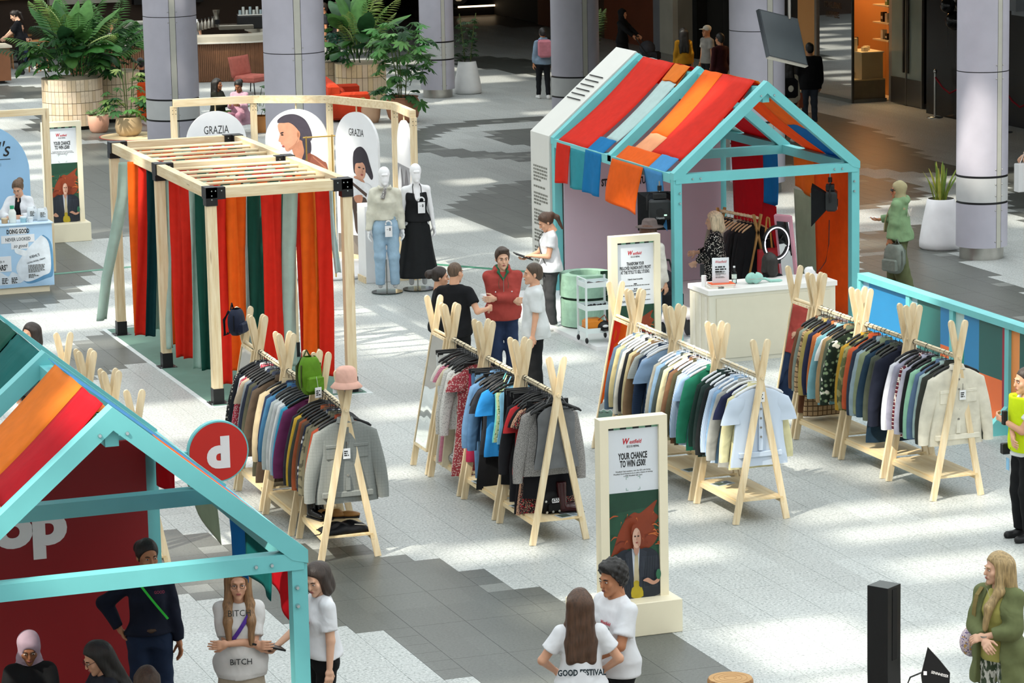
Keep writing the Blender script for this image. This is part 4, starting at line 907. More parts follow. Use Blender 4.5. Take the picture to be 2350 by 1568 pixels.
    pts = [sh[1], sh[-1], el[1], el[-1], wr[1], wr[-1], kn[1], kn[-1], an[1], an[-1], pel, hb, hc]
    lo_b = np.min([np.array(p) for p in pts], 0)-.22; hi_b = np.max([np.array(p) for p in pts], 0)+.22; lo_b[2] = max(lo_b[2], -.02)
    hands_r = .024
    # body: trunk, limbs, neck
    F = Field(lo_b, hi_b, res*1.15); torso(F, -.012, .86, 1.45, .03)
    for sd in (-1, 1):
        F.cap(T((sd*.07, .012, 1.385)), sh[sd], .044, .044, .03)
        F.cap(sh[sd], el[sd], .047, .038, .03); F.cap(el[sd], wr[sd], .038, .025, .015)
        F.cap(hp[sd], kn[sd], .078, .054, .04); F.cap(kn[sd], an[sd], .052, .034, .02)
    F.cap(hb, hc-Rh @ Vector((0, 0, .05)), .056, .052, .03)
    parts = [F.mesh()]
    # head
    hr = min(res*.55, .009); B = np.array(hc); F = Field((-.13, -.155, -.17), (.13, .16, .17), hr)
    F.ell((0, .014, .034), (.074, .094, .090), 0); F.ell((0, -.030, -.048), (.054, .062, .066), .035); F.cap((0, -.075, -.098), (0, -.068, -.094), .020, .022, .02)
    if not egg: F.cap((0, -.090, .014), (0, -.106, -.026), .008, .0125, .010)
    F.cap((-.028, -.082, .026), (.028, -.082, .026), .010, .010, .016)
    for sd in (() if egg else (-1, 1)):
        F.ell((sd*.031, -.100, .006), (.017, .016, .011), .012, True); F.ell((sd*.076, .010, -.004), (.009, .018, .030), .006); F.cap((sd*.045, -.064, -.022), (sd*.04, -.066, -.03), .016, .016, .02)
    if not egg: F.ell((0, -.090, -.058), (.024, .012, .009), .008)
    F.cap((0, .022, -.06), (0, .03, -.17), .052, .054, .02)
    v, f = F.mesh(); Rn = np.array(Rh, 'f'); HS = 1.06
    parts.append((v*HS @ Rn.T+B, f))
    # hands
    if hands:
        for i, sd in enumerate((-1, 1)):
            d = (wr[sd]-el[sd]).normalized(); pn = Vector(palm[i]) if palm and palm[i] else Vector((-sd, -.2, 0)); pn = (pn-d*pn.dot(d)).normalized(); w = d.cross(pn)*(1)
            thumb_side = -1 if (w.y > 0) else 1
            F = Field((-.09, -.09, -.03), (.09, .09, .21), max(.0048, res*.36)); c = curl[i]
            F.cap((-.014, 0, .035), (.014, 0, .035), .026, .026, 0, flat=(1, 1.7, 1)); F.cap((-.022, 0, .075), (.022, 0, .078), .021, .021, .02, flat=(1, 1.6, 1)); F.cap((0, 0, -.02), (0, 0, .03), .024, .024, .02)
            for j, (fx, ln) in enumerate(((-.031, .070), (-.0105, .082), (.0105, .076), (.031, .058))):
                a0 = c*1.1; a1 = c*2.3; p0 = Vector((fx, 0, .088)); p1 = p0+Vector((fx*.12, math.sin(a0), math.cos(a0)))*ln*.5; p2 = p1+Vector((fx*.05, math.sin(a1), math.cos(a1)))*ln*.5
                F.cap(p0, p1, .0098, .009, .006); F.cap(p1, p2, .009, .0072, .003)
            t0 = Vector((-.026, .004, .03)); t1 = t0+Vector((-.030, .018, .030)); t2 = t1+Vector((-.008, .016+.02*c, .034)); F.cap(t0, t1, .0135, .0115, .01); F.cap(t1, t2, .0112, .0085, .003)
            v, f = F.mesh(); X = w*(1 if thumb_side > 0 else -1); Mx = np.array([list(X), list(pn), list(d)], 'f')
            v2 = v @ Mx+np.array(wr[sd]-d*.012)
            if np.linalg.det(Mx) < 0: f = f[:, ::-1]
            parts.append((v2, f))
    def emit(name, prts, mat, parent=root, label=None):
        return ob(name, fields_mesh(name, [(v*s, f) for v, f in prts], mat), parent, label)
    sk = skin(SKIN.get(skin_c, skin_c)); body = emit('body', parts, sk)
    def headpt(p): return (hc+Rh @ (Vector(p)*HS))*s
    if face:
        M_EYE = plain('#cdc2b8', .3); M_IRIS = plain('#2a1a12', .3); hm = plain(hair[1] if hair else '#3a2a20', .7)
        Mh = Matrix.Translation(hc*s) @ Rh.to_4x4() @ Matrix.Scale(HS*s, 4)
        for sd in (-1, 1):
            m = MB(); m.T = Mh; m.ell((sd*.031, -.0865, .006), (.0135, .007, .0052), 10, 6); m.mi = 1; m.ell((sd*.031, -.0915, .006), (.0062, .003, .0052), 8, 6); m.build('eye', [M_EYE, M_IRIS], root)
            m = MB(); m.T = Mh; m.tube([(sd*.014, -.0945, .0235), (sd*.031, -.0925, .0285), (sd*.048, -.079, .0225)], [.003, .0042, .002], 6); m.build('eyebrow', hm, root)
        m = MB(); m.T = Mh; m.ell((0, -.0985, -.0545), (.021, .006, .0042), 10, 6); m.ell((0, -.0975, -.0625), (.018, .006, .005), 10, 6); m.build('lips', plain('#a8605a' if skin_c in ('light', 'fair', 'pale') else '#7d433c', .45), root)
    # trousers
    if bottom:
        kind, mat = bottom[0], bottom[1]; wide = bottom[2] if len(bottom) > 2 else .0
        F = Field(lo_b, (hi_b[0], hi_b[1], max(pel.z+.32, max(kn[1].z, kn[-1].z)+.2)), res); torso(F, .004, .84, 1.04, .02)
        for sd in (-1, 1):
            F.cap(hp[sd]+Vector((0, .005, -.02)), kn[sd], .092+wide*.5, .068+wide, .05)
            if kind != 'shorts': F.cap(kn[sd], an[sd]+(an[sd]-kn[sd])*.02, .068+wide, .055+wide*1.2, .03)
        F.ell(pel+Vector((0, .035, -.03)), (.135, .080, .10), .05)
        F.warp(.004, 38., H*7)
        for sd in (-1, 1):
            d = (an[sd]-kn[sd]).normalized(); q = an[sd]-d*(.02 if kind == 'trousers' else .40); e = .2
            F.halfspace(q, d, 0, np.array(q)-e+np.minimum(0, np.array(d)*.15), np.array(q)+e)
        emit('trousers' if kind == 'trousers' else 'shorts', [F.mesh()], mat)
    if skirt:
        z0, mat, fl = skirt
        F = Field((-.5, -.5, max(0, z0-.05)), (.5, .5, 1.15), res)
        def fn(x, y, z):
            q = np.clip((1.04-z)/(1.04-z0), 0, 1); q2 = .35*q+.65*q*q; a = .146+.022*np.clip(q*4, 0, 1)+fl*q2; b = .112+.015*np.clip(q*4, 0, 1)+fl*.7*q2; th = np.arctan2(y, x); rr_ = 1+.035*q*np.sin(9*th)
            return np.maximum(np.maximum((np.sqrt((x/a)**2+((y-.01)/b)**2)-rr_)*b, z-1.05), z0-z)
        F.put(fn, (-.45, -.45, z0), (.45, .45, 1.06), 0); emit('skirt', [F.mesh()], mat)
    # top
    if top:
        mat = top['mat']; inf = top.get('inf', .014); sl = top.get('sleeve', .55); hem = top.get('hem', .86); loose = top.get('loose', .0)
        F = Field(lo_b, (hi_b[0], hi_b[1], hb[2]+.16), res); torso(F, inf, max(.86, hem), 1.455, .03, loose)
        if hem < 1.0:
            def fn(x, y, z):
                X, Y, Z = tloc(x, y, z); q = np.clip((1.02-Z)/.5, 0, 1); sh_ = .10*np.clip((Z-.96)/.18, 0, 1); a = (.158 if sex == 'm' else .166)+inf+loose*.8+.06*q*(1 if hem < .8 else .4)-sh_; b = .120+inf+loose*.8+.05*q-sh_*.75; return np.maximum(np.maximum((np.sqrt((X/a)**2+((Y-.02)/b)**2)-1)*b, Z-1.14), hem-Z)
            c_ = np.array(T((0, 0, hem))); c2 = np.array(T((0, 0, 1.16))); F.put(fn, np.minimum(c_, c2)-(.34, .34, .03), np.maximum(c_, c2)+(.34, .34, .03), .07, 0)
        if top.get('open'):
            e = top['open'][1]
            def fo(x, y, z): X, Y, Z = tloc(x, y, z); return np.maximum(np.abs(X)-e*np.clip(1.1-(Z-.9)*.5, .35, 1.3), Y+.03)
            F.carve(fo)
        for sd in (() if top.get('strapless') else (-1, 1)):
            F.cap(T((sd*.075, .012, 1.388)), sh[sd], .046+inf*.5, .046+inf*.6, .035)
            G = Field(lo_b, (hi_b[0], hi_b[1], hb[2]+.16), res); r0 = .050+inf; r1 = (.050+inf) if sl < 1 else .042+inf
            if sl <= 1: e_ = sh[sd]+(el[sd]-sh[sd])*(sl+.15); G.cap(sh[sd], e_, r0, r1+.008, 0); d = (el[sd]-sh[sd]).normalized(); q = sh[sd]+(el[sd]-sh[sd])*sl
            else:
                d = (wr[sd]-el[sd]).normalized(); q = el[sd]+(wr[sd]-el[sd])*min(1, sl-1); G.cap(sh[sd], el[sd], r0, r1+.004, 0); G.cap(el[sd], q+d*.05, r1+.004, .030+inf*.8, .02)
            G.halfspace(q, d, 0, np.array(q)-.12, np.array(q)+.12)
            t = np.clip(.5+.5*(F.D-G.D)/.03, 0, 1); F.D = F.D*(1-t)+G.D*t-.03*t*(1-t)
        if top.get('strapless'): F.halfspace(T((0, 0, top['strapless'])), (0, 0, 1)); F.ell(T((0, -.13, top['strapless'])), (.04, .08, .12), .01, True)
        if top.get('hood'):
            for sd in (-1, 1): F.cap(T((sd*.075, -.05, 1.44)), T((sd*.06, .09, 1.46)), .030, .045, .03)
            F.cap(T((-.05, .105, 1.43)), T((.05, .105, 1.43)), .05, .05, .04)
        F.warp(top.get('fold', .006), 26., H*3+len(label)*.37)
        nk = T((0, -.02, 1.475)); F.ell(nk, (.068 if not top.get('vneck') else .06, .075, .06 if not top.get('vneck') else .10), .012, True)
        if not top.get('hood'): F.halfspace(T((0, 0, 1.452)), Rt @ Vector((0, -.25, 1)), 0, np.array(hb)-.12, np.array(hb)+.15)
        emit(top.get('name', 'shirt'), [F.mesh()], mat)
        if top.get('open'):
            F = Field(lo_b, (hi_b[0], hi_b[1], hb[2]+.1), res); torso(F, inf*.35, .86, 1.42, .02)
            def fn(x, y, z): X, Y, Z = tloc(x, y, z); return np.maximum(np.maximum((np.sqrt((X/.165)**2+((Y-.01)/.128)**2)-1)*.128, Z-1.), top.get('open_hem', .82)-Z)
            F.put(fn, (-.3, -.3, .75), (.3, .3, 1.05), .04); F.ell(T((0, -.11, 1.42)), (.05, .07, .09), .02, True); emit('inner_top', [F.mesh()], top['open'][0])
    # shoes
    if shoes:
        prt = []
        for sd in (-1, 1):
            a = an[sd]; F = Field((a.x-.09, a.y-.26, a.z-.10), (a.x+.09, a.y+.14, a.z+.09), max(.009, res*.7)); zf = a.z-.040
            F.cap((a.x, a.y+.03, zf), (a.x+sd*.012, a.y-.15, zf-.005), .042, .040, 0, flat=(1, 1, 1)); F.cap((a.x, a.y+.01, a.z), (a.x, a.y-.05, a.z-.03), .045, .04, .03); F.halfspace((0, 0, a.z-.075), (0, 0, -1)); prt.append(F.mesh())
        emit('shoes', prt, plain(shoes, .5))
    # hair
    if hair:
        st, hcx = hair; F = Field((-.24, -.26, -.55 if 'long' in st else -.32), (.24, .32, .22), max(res*.6, .008)); inf = dict(buzz=.003, short=.014, curly=.024, crop=.008).get(st, .014)
        F.ell((0, .016, .036), (.074+inf, .094+inf, .090+inf*1.2), 0)
        if st in ('short', 'curly', 'crop'): F.ell((0, .06, -.01), (.066, .055, .07), .02)
        F.halfspace((0, -.052, .045), (0, -.8, -.6))
        if st in ('short',): F.cap((-.04, -.072, .105), (.045, -.070, .108), .024, .022, .02)
        if st == 'curly':
            x, y, z = F.P(tuple(slice(0, n) for n in F.n)); F.D += (.010*np.sin(95*x)*np.sin(95*y+1)*np.sin(95*z)).astype('f'); F.ell((0, -.045, .105), (.06, .05, .035), .02)
        if st in ('long', 'long_front'):
            for k in (-1, 0, 1): F.cap((k*.045, .065, .02), (k*.075, .105, -.40), .062, .040, .04)
            for sd in (-1, 1):
                fr = st == 'long_front'; F.cap((sd*.062, -.01, .05), (sd*.082, -.03 if fr else .01, -.16), .030, .038, .03)
                F.cap((sd*.082, -.03 if fr else .01, -.16), (sd*.090, -.125 if fr else .07, -.27), .038, .034, .03); F.cap((sd*.090, -.125 if fr else .07, -.27), (sd*.085, -.165 if fr else .08, -.44), .034, .022, .03)
        if st in ('bob',):
            F.cap((0, .05, .02), (0, .07, -.10), .088, .085, .04)
            for sd in (-1, 1): F.cap((sd*.064, -.01, .04), (sd*.076, .0, -.10), .030, .040, .03)
        if st in ('pony', 'bun'):
            F.ell((0, .118, .055), (.036, .036, .036), .02)
            if st == 'pony': F.cap((0, .128, .05), (0, .165, -.02), .030, .034, .02); F.cap((0, .165, -.02), (0, .150, -.19), .034, .016, .02)
            else: F.ell((0, .150, .03), (.058, .05, .058), .02)
        F.warp(.0018, 55., 2.)
        v, f = F.mesh(); emit('hair', [(v*HS @ Rn.T+B, f)], hair_mat(hcx))
    if extra: extra(root, dict(s=s, hc=hc, Rh=Rh, T=T, wr=wr, el=el, sh=sh, pel=pel, headpt=headpt, Rn=Rn, B=B, HS=HS, emit=emit, res=res, an=an, kn=kn))
    return root
def hijab(col, drape=True):
    def fn(root, k):
        F = Field((-.24, -.24, -.36), (.24, .24, .20), max(.009, k['res']*.7)); F.ell((0, .018, .036), (.090, .110, .106), 0); F.ell((0, .01, -.06), (.082, .09, .10), .04)
        F.ell((0, -.120, -.022), (.056, .075, .082), .012, True)
        F.cap((0, .02, -.13), (0, .0, -.24), .10, .15, .05, flat=(1, 1.35, 1.3)); F.warp(.004, 42., 1.)
        F.ell((0, -.12, -.02), (.056, .07, .080), .01, True)
        v, f = F.mesh(); k['emit']('headscarf', [(v*k['HS'] @ k['Rn'].T+k['B'], f)], cloth(col, .12))
    return fn
def strap(col, a=(-.13, 1.42), b=(.16, .98), w=.018, name='strap'):
    def fn(root, k):
        s = k['s']; T = k['T']; pts = []
        for u in np.linspace(0, 1, 9):
            x = a[0]+(b[0]-a[0])*u; z = a[1]+(b[1]-a[1])*u; y = -(.112+.045*math.sin(PI*min(1, u*1.05))); pts.append(T((x, y*(1.0 if u > .08 else .55), z))*s)
        m = MB()
        for p, q in zip(pts, pts[1:]): m.beam(p, q, w*s*2, .006, (0, -1, 0), .004)
        m.build(name, cloth(col, .1), root)
    return fn
def both(*fs):
    def fn(root, k):
        for f in fs: f(root, k)
    return fn
def chest_text(txt, size, col, x=.07, z=1.27, y=-.148, back=False, **kw):
    def fn(root, k):
        s = k['s']; p = k['T']((x, y, z))*s; o = text(txt, size*s, plain(col, .6), root, p, rz=PI if back else 0., name='print', **kw); o.rotation_euler = (-.05 if not back else .05, 0, PI if back else 0)
    return fn
def logo_front(x=.075, z=1.27, y=-.150):
    return both(chest_text('Westfield', .040, '#c2203a', x, z, y, shear=.3, cond=.85), chest_text('GOOD FESTIVAL', .020, '#3f5f62', x, z-.034, y, bold=.02, cond=.75))
def tee(c='#e9eaee', **k): return dict(mat=cloth(c, .06), name='t_shirt', **k)
# ------------------------------------------------------------------ printed signs
M_CREAM = plain('#f3e9cd', .5, .03, 2.); M_PAPER = plain('#dfe4ea', .5, .02); M_GREEN = plain('#2c5a44', .6, .15, 2.)
def blob(pts, n=6):
    "closed smooth outline through points (Catmull-Rom)"
    o = []; k = len(pts)
    for i in range(k):
        p0, p1, p2, p3 = [Vector(pts[(i+j) % k]) for j in (-1, 0, 1, 2)]
        for t in range(n):
            u = t/n; o.append(tuple(.5*((2*p1)+(p2-p0)*u+(2*p0-5*p1+4*p2-p3)*u*u+(3*p1-p0-3*p2+p3)*u**3)))
    return o
def oval(x, y, rx, ry, n=20, a=0.):
    return [(x+rx*math.cos(t)*math.cos(a)-ry*math.sin(t)*math.sin(a), y+rx*math.cos(t)*math.sin(a)+ry*math.sin(t)*math.cos(a)) for t in [2*PI*k/n for k in range(n)]]
def flat_print(parent, name, layers, loc, sx, sz, label=None, rz=0.):
    "printed picture: flat inked shapes (x,z in 0..1) laid one on another"
    m = MB(); mats = []
    for k, (poly, hexc) in enumerate(layers):
        mt_ = plain(hexc, .5, .12, 9.)
        if mt_ not in mats: mats.append(mt_)
        m.mi = mats.index(mt_); m._add([(x*sx, -.0007*(k+1), z*sz) for x, z in poly], [tuple(range(len(poly)))])
    o = m.build(name, mats, parent, label, loc=loc); bm = bmesh.new(); bm.from_mesh(o.data); bmesh.ops.triangulate(bm, faces=bm.faces)
    for f in bm.faces:
        if f.normal.y > 0: f.normal_flip()
    bm.to_mesh(o.data); bm.free(); o.rotation_euler[2] = rz; return o
def redhead_layers():
    L = [([(0, 0), (1, 0), (1, 1), (0, 1)], '#25503b'), ([(0, .8), (1, .85), (1, 1), (0, 1)], '#1d4433')]
    hair = blob([(.10, .48), (.20, .62), (.34, .74), (.50, .80), (.62, .79), (.78, .84), (.97, .90), (.90, .80), (.99, .74), (.90, .66), (.98, .56), (.84, .46), (.62, .44), (.40, .46), (.24, .42), (.12, .42), (.04, .40)])
    L.append((hair, '#8a3a1e'))
    rr = random.Random(2)
    for k in range(26):
        x = rr.uniform(.12, .95); z = rr.uniform(.46, .8); dx = rr.uniform(-.14, .14)+(.08 if x > .5 else -.08); L.append((blob([(x, z), (x+dx*.5, z+.012), (x+dx, z-.03), (x+dx*.5, z-.004)], 3), rr.choice(['#b4552a', '#6a2712', '#a0451f', '#c56a35'])))
    L += [(blob([(.02, 0), (.0, .25), (.06, .38), (.28, .46), (.50, .43), (.72, .46), (.95, .40), (.99, .25), (.98, 0)]), '#1f2530'),
          ([(.44, .47), (.56, .41), (.60, .47), (.56, .12), (.48, .12)], '#c9d0de'), ([(.50, .42), (.56, .42), (.585, .14), (.53, .08), (.47, .14)], '#c2b594'), (blob([(.42, 0), (.47, .14), (.58, .14), (.66, 0)], 3), '#b8a326'),
          ([(.44, .46), (.30, .42), (.42, .08), (.47, .10)], '#2a303c'), ([(.60, .46), (.74, .42), (.62, .08), (.575, .10)], '#2a303c')]
    for k in range(9): L.append(([(.08+k*.035, .08), (.085+k*.035, .08), (.12+k*.03, .38), (.115+k*.03, .38)], '#4b515c')); L.append(([(.68+k*.03, .08), (.685+k*.03, .08), (.66+k*.033, .38), (.655+k*.033, .38)], '#4b515c'))
    L += [(blob([(.47, .50), (.57, .50), (.565, .43), (.52, .40), (.475, .43)]), '#b98a76'), (oval(.525, .565, .082, .098), '#d9b09b'), (oval(.57, .555, .04, .075), '#c4937d'), (oval(.495, .583, .020, .008), '#3a2a26'), (oval(.558, .583, .020, .008), '#3a2a26'), (oval(.528, .522, .024, .008), '#a3564d'), ([(.522, .575), (.535, .545), (.518, .545)], '#b98a76'), (blob([(.42, .60), (.44, .68), (.53, .70), (.62, .66), (.60, .63), (.53, .665), (.46, .64)]), '#8a3a1e'),
          (blob([(.64, .155), (.74, .175), (.86, .14), (.96, .17), (.96, .13), (.84, .105), (.72, .135)], 4), '#c9977f'), (blob([(.08, .12), (.16, .16), (.26, .10), (.16, .09)], 4), '#c9977f'), (oval(.95, .20, .05, .05), '#2f6a4c')]
    return L
RED_L = redhead_layers()
def westfield(parent, x, y, z, k=1.):
    text('W', .135*k, M_WRED, parent, (x-.135*k, y, z), bold=.03, cond=.8, shear=.25); text('estfield', .095*k, M_WRED, parent, (x+.045*k, y, z), bold=.015, cond=.78, shear=.3)
    MB().box(x-.105*k, x-.005*k, y-.0005, y+.001, z-.065*k, z-.028*k).build('logo_box', M_GREYINK, parent); text('GOOD', .042*k, M_PAPER, parent, (x-.055*k, y-.001, z-.061*k), bold=.03, cond=.62); text('FESTIVAL', .045*k, M_INK, parent, (x+.062*k, y, z-.062*k), bold=.02, cond=.58)
def totem(label, x0, y0, mode):
    t = thing('sign_totem', label, 'sign', (x0, y0, 0)); w, h, fr = .675, 2.05, .085
    MB().bbox(*((-.235, .735, -.18, .34, 0, .32) if mode == 'win' else (0, w, -.05, .2, 0, .32)), .006).build('base_block', M_CREAM, t)
    for a, b, c, d in ((0, fr, .32, h), (w-fr, w, .32, h), (fr, w-fr, h-fr, h)): MB().box(a, b, 0, .13, c, d).build('frame_bar', M_CREAM, t)
    MB().box(fr, w-fr, .03, .11, .32, h-fr).build('panel', M_PAPER, t); iw = w-2*fr; y = .0295; cx = w/2
    sp = 1.34 if mode == 'win' else 1.15
    flat_print(t, 'portrait_print', RED_L, (fr, y, .335), iw, sp-.335, 'portrait of a red-haired woman in a pinstripe jacket on green')
    st = MB()
    for k in range(4): st.box(fr+iw*k/4, fr+iw*(k+.5)/4, y-.001, y, h-fr-.025, h-fr)
    st.build('edge_stripes', plain('#1d2a2a', .6), t); st = MB()
    for k in range(4): st.box(fr+iw*(k+.5)/4, fr+iw*(k+1)/4, y-.001, y, h-fr-.025, h-fr)
    st.build('edge_stripes', plain('#7fb096', .6), t)
    westfield(t, cx, y, 1.80, .56)
    if mode == 'win':
        text('YOUR CHANCE\nTO WIN £500!', .086, M_INK, t, (cx, y, 1.655), bold=.03, cond=.47, line=.84)
        text('Westfield Club members, scan the QR code during\nWestfield Good Festival to be in with a chance of winning\na £500 Westfield Gift Card.', .0195, M_GREYINK, t, (cx, y, 1.535), cond=.86, line=1.15)
        m = MB()
        for sx_ in (-1, 1):
            for sz_ in (-1, 1): m.box(cx+sx_*.058-.011, cx+sx_*.058+.011, y-.001, y, 1.42+sz_*.062-.002, 1.42+sz_*.062+.002); m.box(cx+sx_*.069-.002, cx+sx_*.069+.002, y-.001, y, 1.42+sz_*.051-.011, 1.42+sz_*.051+.011)
        m.build('corner_marks', plain('#6f9a86', .6), t)
    else:
        text("TRANSFORM YOUR\nPRE-LOVED FASHION INTO PROFIT\nAT THE 'STYLE TO SELL' STUDIO.", .060, M_INK, t, (cx, y, 1.665), bold=.025, cond=.45, line=.9)
        text("Here's how it works:", .03, M_INK, t, (cx, y, 1.475), bold=.02, cond=.8)
        for k, zz in enumerate((1.43, 1.365, 1.30, 1.235)):
            greek(t, [.16], .013, .3, (cx-.024, y-.0005, zz), (1, 0, 0), rt, M_INK); greek(t, [1, .6][:1+k % 2], .009, .40, (cx-.2, y-.0005, zz-.022), (1, 0, 0), rt, M_GREYINK)
    return t
totem('cream framed totem reading your chance to win £500 in the foreground', 10.483, 26.682, 'win')
totem('cream framed totem with red-haired portrait at the blue skincare stand', 10.85, 53.38, 'win')
totem('cream framed totem about the style to sell studio by the kiosk', 14.73, 37.0, 'studio')
# ------------------------------------------------------------------ blue skincare stand
M_BABY = plain('#a9cdec', .45, .03)
KB = thing('display_counter', 'light blue display counter printed with a white refill pouch', 'counter', (9.9, 48.3, 0))
MB().box(-1.9, 0, 0, .55, .10, 1.07).build('body', M_BABY, KB); MB().box(-1.9, -.07, .03, .5, 0, .10).build('plinth', M_CREAM, KB); MB().box(-1.92, .02, -.02, .57, 1.07, 1.085).build('top', plain('#c9e0f2', .4), KB)
def paper(x0, x1, z0, z1): MB().box(x0, x1, -.003, 0, z0, z1).build('paper_strip', M_PAPER, KB)
paper(-.67, -.40, .93, 1.04); paper(-.80, -.28, .80, .92); paper(-.65, -.38, .70, .80)
text('DOING GOOD', .095, M_INK, KB, (-.535, -.004, .945), bold=.03, cond=.55); text('NEVER LOOKED', .075, M_INK, KB, (-.54, -.004, .83), bold=.005, cond=.72); text('so good', .08, M_INK, KB, (-.51, -.004, .725), cond=.8, shear=.3)
paper(-1.02, -.66, .36, .60); text('pouch =', .06, M_INK, KB, (-.84, -.004, .50), cond=.75, bold=.01); text('JARS*', .12, M_INK, KB, (-.80, -.004, .385), cond=.55, bold=.03)
flat_print(KB, 'pouch_print', [(blob([(.30, .02), (.80, .10), (.98, .20), (.97, .80), (.80, 1.0), (.68, .98), (.30, .70), (.10, .32)], 5), '#5d93bd'), (blob([(.26, .06), (.72, .16), (.92, .28), (.90, .82), (.74, 1.0), (.62, .96), (.24, .66), (.02, .34)], 5), '#dbe6f0'), (blob([(.0, .72), (.06, .66), (.28, .60), (.32, .70), (.12, .76), (.02, .78)], 4), '#e4edf4')], (-.60, -.001, .14), .60, .74)
pt = text("KIEHL'S", .055, M_INK, KB, (-.29, -.006, .56), cond=.9); pt.rotation_euler[1] = -.22; pt = text('ULTRA FACIAL CREAM', .032, M_INK, KB, (-.27, -.006, .49), cond=.9); pt.rotation_euler[1] = -.22
g_ = greek(KB, [1, .95, 1, .9, 1, .7, 0, .4, .6, .3], .012, .26, (-.40, -.006, .44), (1, 0, 0), rt, M_GREYINK); g_.rotation_euler[1] = 0
flat_print(KB, 'jars_print', [(blob([(0, 0), (1, .04), (1, .55), (.8, .95), (.7, .6), (.5, .98), (.4, .6), (.2, .95), (0, .6)], 3), '#d5e2ee')], (-1.15, -.001, .16), .62, .20)
for k in range(4): greek(KB, [.9, 1, .7, .9], .014, .10, (-1.12+k*.15, -.004, .26), (1, 0, 0), rt, M_INK)
def bottle(name, label, loc, r, h, c, capc, caph=.03, cat='bottle', neck=.5):
    t = thing(name, label, cat, loc, 0, 'skincare products on the blue counter'); MB().lathe([(r*.9, 0), (r, .01), (r, h*.75), (r*neck+.2*r, h*.92), (r*neck, h)], 16).build('body', plain(c, .35), t); MB().lathe([(r*neck*1.1, h), (r*neck*1.1, h+caph)], 14).build('cap', plain(capc, .4), t); return t
bottle('pump_bottle', 'white bottle with green cap on the blue counter', (9.33, 48.5, 1.085), .06, .22, '#e6ebe4', '#2fa678', .05)
bottle('cream_jar', 'small tan jar beside the green-capped bottle', (9.21, 48.52, 1.085), .05, .06, '#c9a67c', '#d8c09a', .02, 'jar', .95); bottle('cream_jar', 'pale blue jar right of the green-capped bottle', (9.50, 48.5, 1.085), .05, .07, '#a9d3df', '#dfeaf0', .02, 'jar', .95); bottle('cream_jar', 'white jar on the blue counter by the pouches', (9.60, 48.45, 1.085), .04, .06, '#e7ecef', '#dfe6ea', .02, 'jar', .95)
def pouch(label, loc, w, h, c):
    t = thing('refill_pouch', label, 'pouch', loc, 0, 'refill pouches on the blue counter')
    def fn(u, v): x = (u-.5)*w*(1-.25*max(0, v-.75)*4*.6); return (x, -.035*math.sin(PI*u)*math.sin(PI*min(1, v*.9+.05)), v*h)
    MB().grid(fn, 8, 8, thick=.02).build('body', plain(c, .3), t); MB().tube([(w*.25, -.01, h*.95), (w*.32, -.01, h*1.08)], .014, 8).build('spout', plain('#eef2f5', .4), t); greek(t, [.8, 1, .6, .9], .012, w*.5, (-w*.25, -.045, h*.7), (1, 0, 0), rt, M_GREYINK)
pouch('white refill pouch at the right end of the blue counter', (9.80, 48.5, 1.085), .17, .20, '#dfe8ee'); pouch('white refill pouch left of another pouch on the blue counter', (9.66, 48.6, 1.085), .16, .22, '#e6edf2'); pouch('bright blue pouch at the left of the blue counter', (9.02, 48.5, 1.085), .16, .18, '#2f74cf')
KA_ = thing('arch_board', 'light blue arched board in a pine frame behind the skincare counter', 'board', (8.55, 50.2, 0))
def arch_poly(w, h, n=24): r = w/2; return [(-r, 0), (r, 0)]+[(r*math.cos(PI*k/n), h-r+r*math.sin(PI*k/n)) for k in range(n+1)]
MB().prism(arch_poly(1.6, 2.42), .05, Matrix.Translation((.62, 0, .03))).build('arch', plain('#9cc8ec', .45, .10, .8), KA_)
kt = text("Kiehl's", .34, M_INK, KA_, (.72, -.004, 1.92), cond=.85, shear=.35); text('SINCE 1851', .07, plain('#6d93b5', .6), KA_, (.82, -.004, 1.76), cond=.9); MB().box(.45, 1.12, -.004, -.001, 1.865, 1.875).build('underline', M_INK, KA_)
for x in (-.62, 1.72): MB().box(x-.05, x+.05, -.03, .07, 0, 2.65).build('frame_post', WZ, KA_)
MB().box(-.57, 1.67, -.03, .07, 2.55, 2.65).build('frame_top', WX, KA_)
# ------------------------------------------------------------------ magazine arch display
AP = [(12.37, 50.2), (13.70, 50.15), (14.80, 49.50), (15.43, 48.0), (15.33, 46.75)]
AR = thing('arch_display', 'curved pine frame hung with arched fashion portrait boards', 'display', (14.0, 49.0, 0))
def L_(p, z=0.): return (p[0]-14.0, p[1]-49.0, z)
TOPZ = 2.66
for k, p in enumerate(AP):
    q = MB(); q.beam(L_(p, 0), L_(p, TOPZ-.1), .10, .06, (0, 1, 0)); q.build('post', WZ, AR)
    for dx, dz in ((-.025, .0), (.025, 0), (-.025, -.06), (.025, -.06)): MB().tube([(p[0]-14+dx, p[1]-49-.052, TOPZ-.16+dz), (p[0]-14+dx, p[1]-49-.058, TOPZ-.16+dz)], .007, 6).build('screw', M_INK, AR)
for a, b in zip(AP, AP[1:]):
    MB().beam(L_(a, TOPZ-.05), L_(b, TOPZ-.05), .09, .12).build('top_rail', WX, AR); MB().beam(L_(a, .06), L_(b, .06), .09, .12).build('bottom_rail', WX, AR)
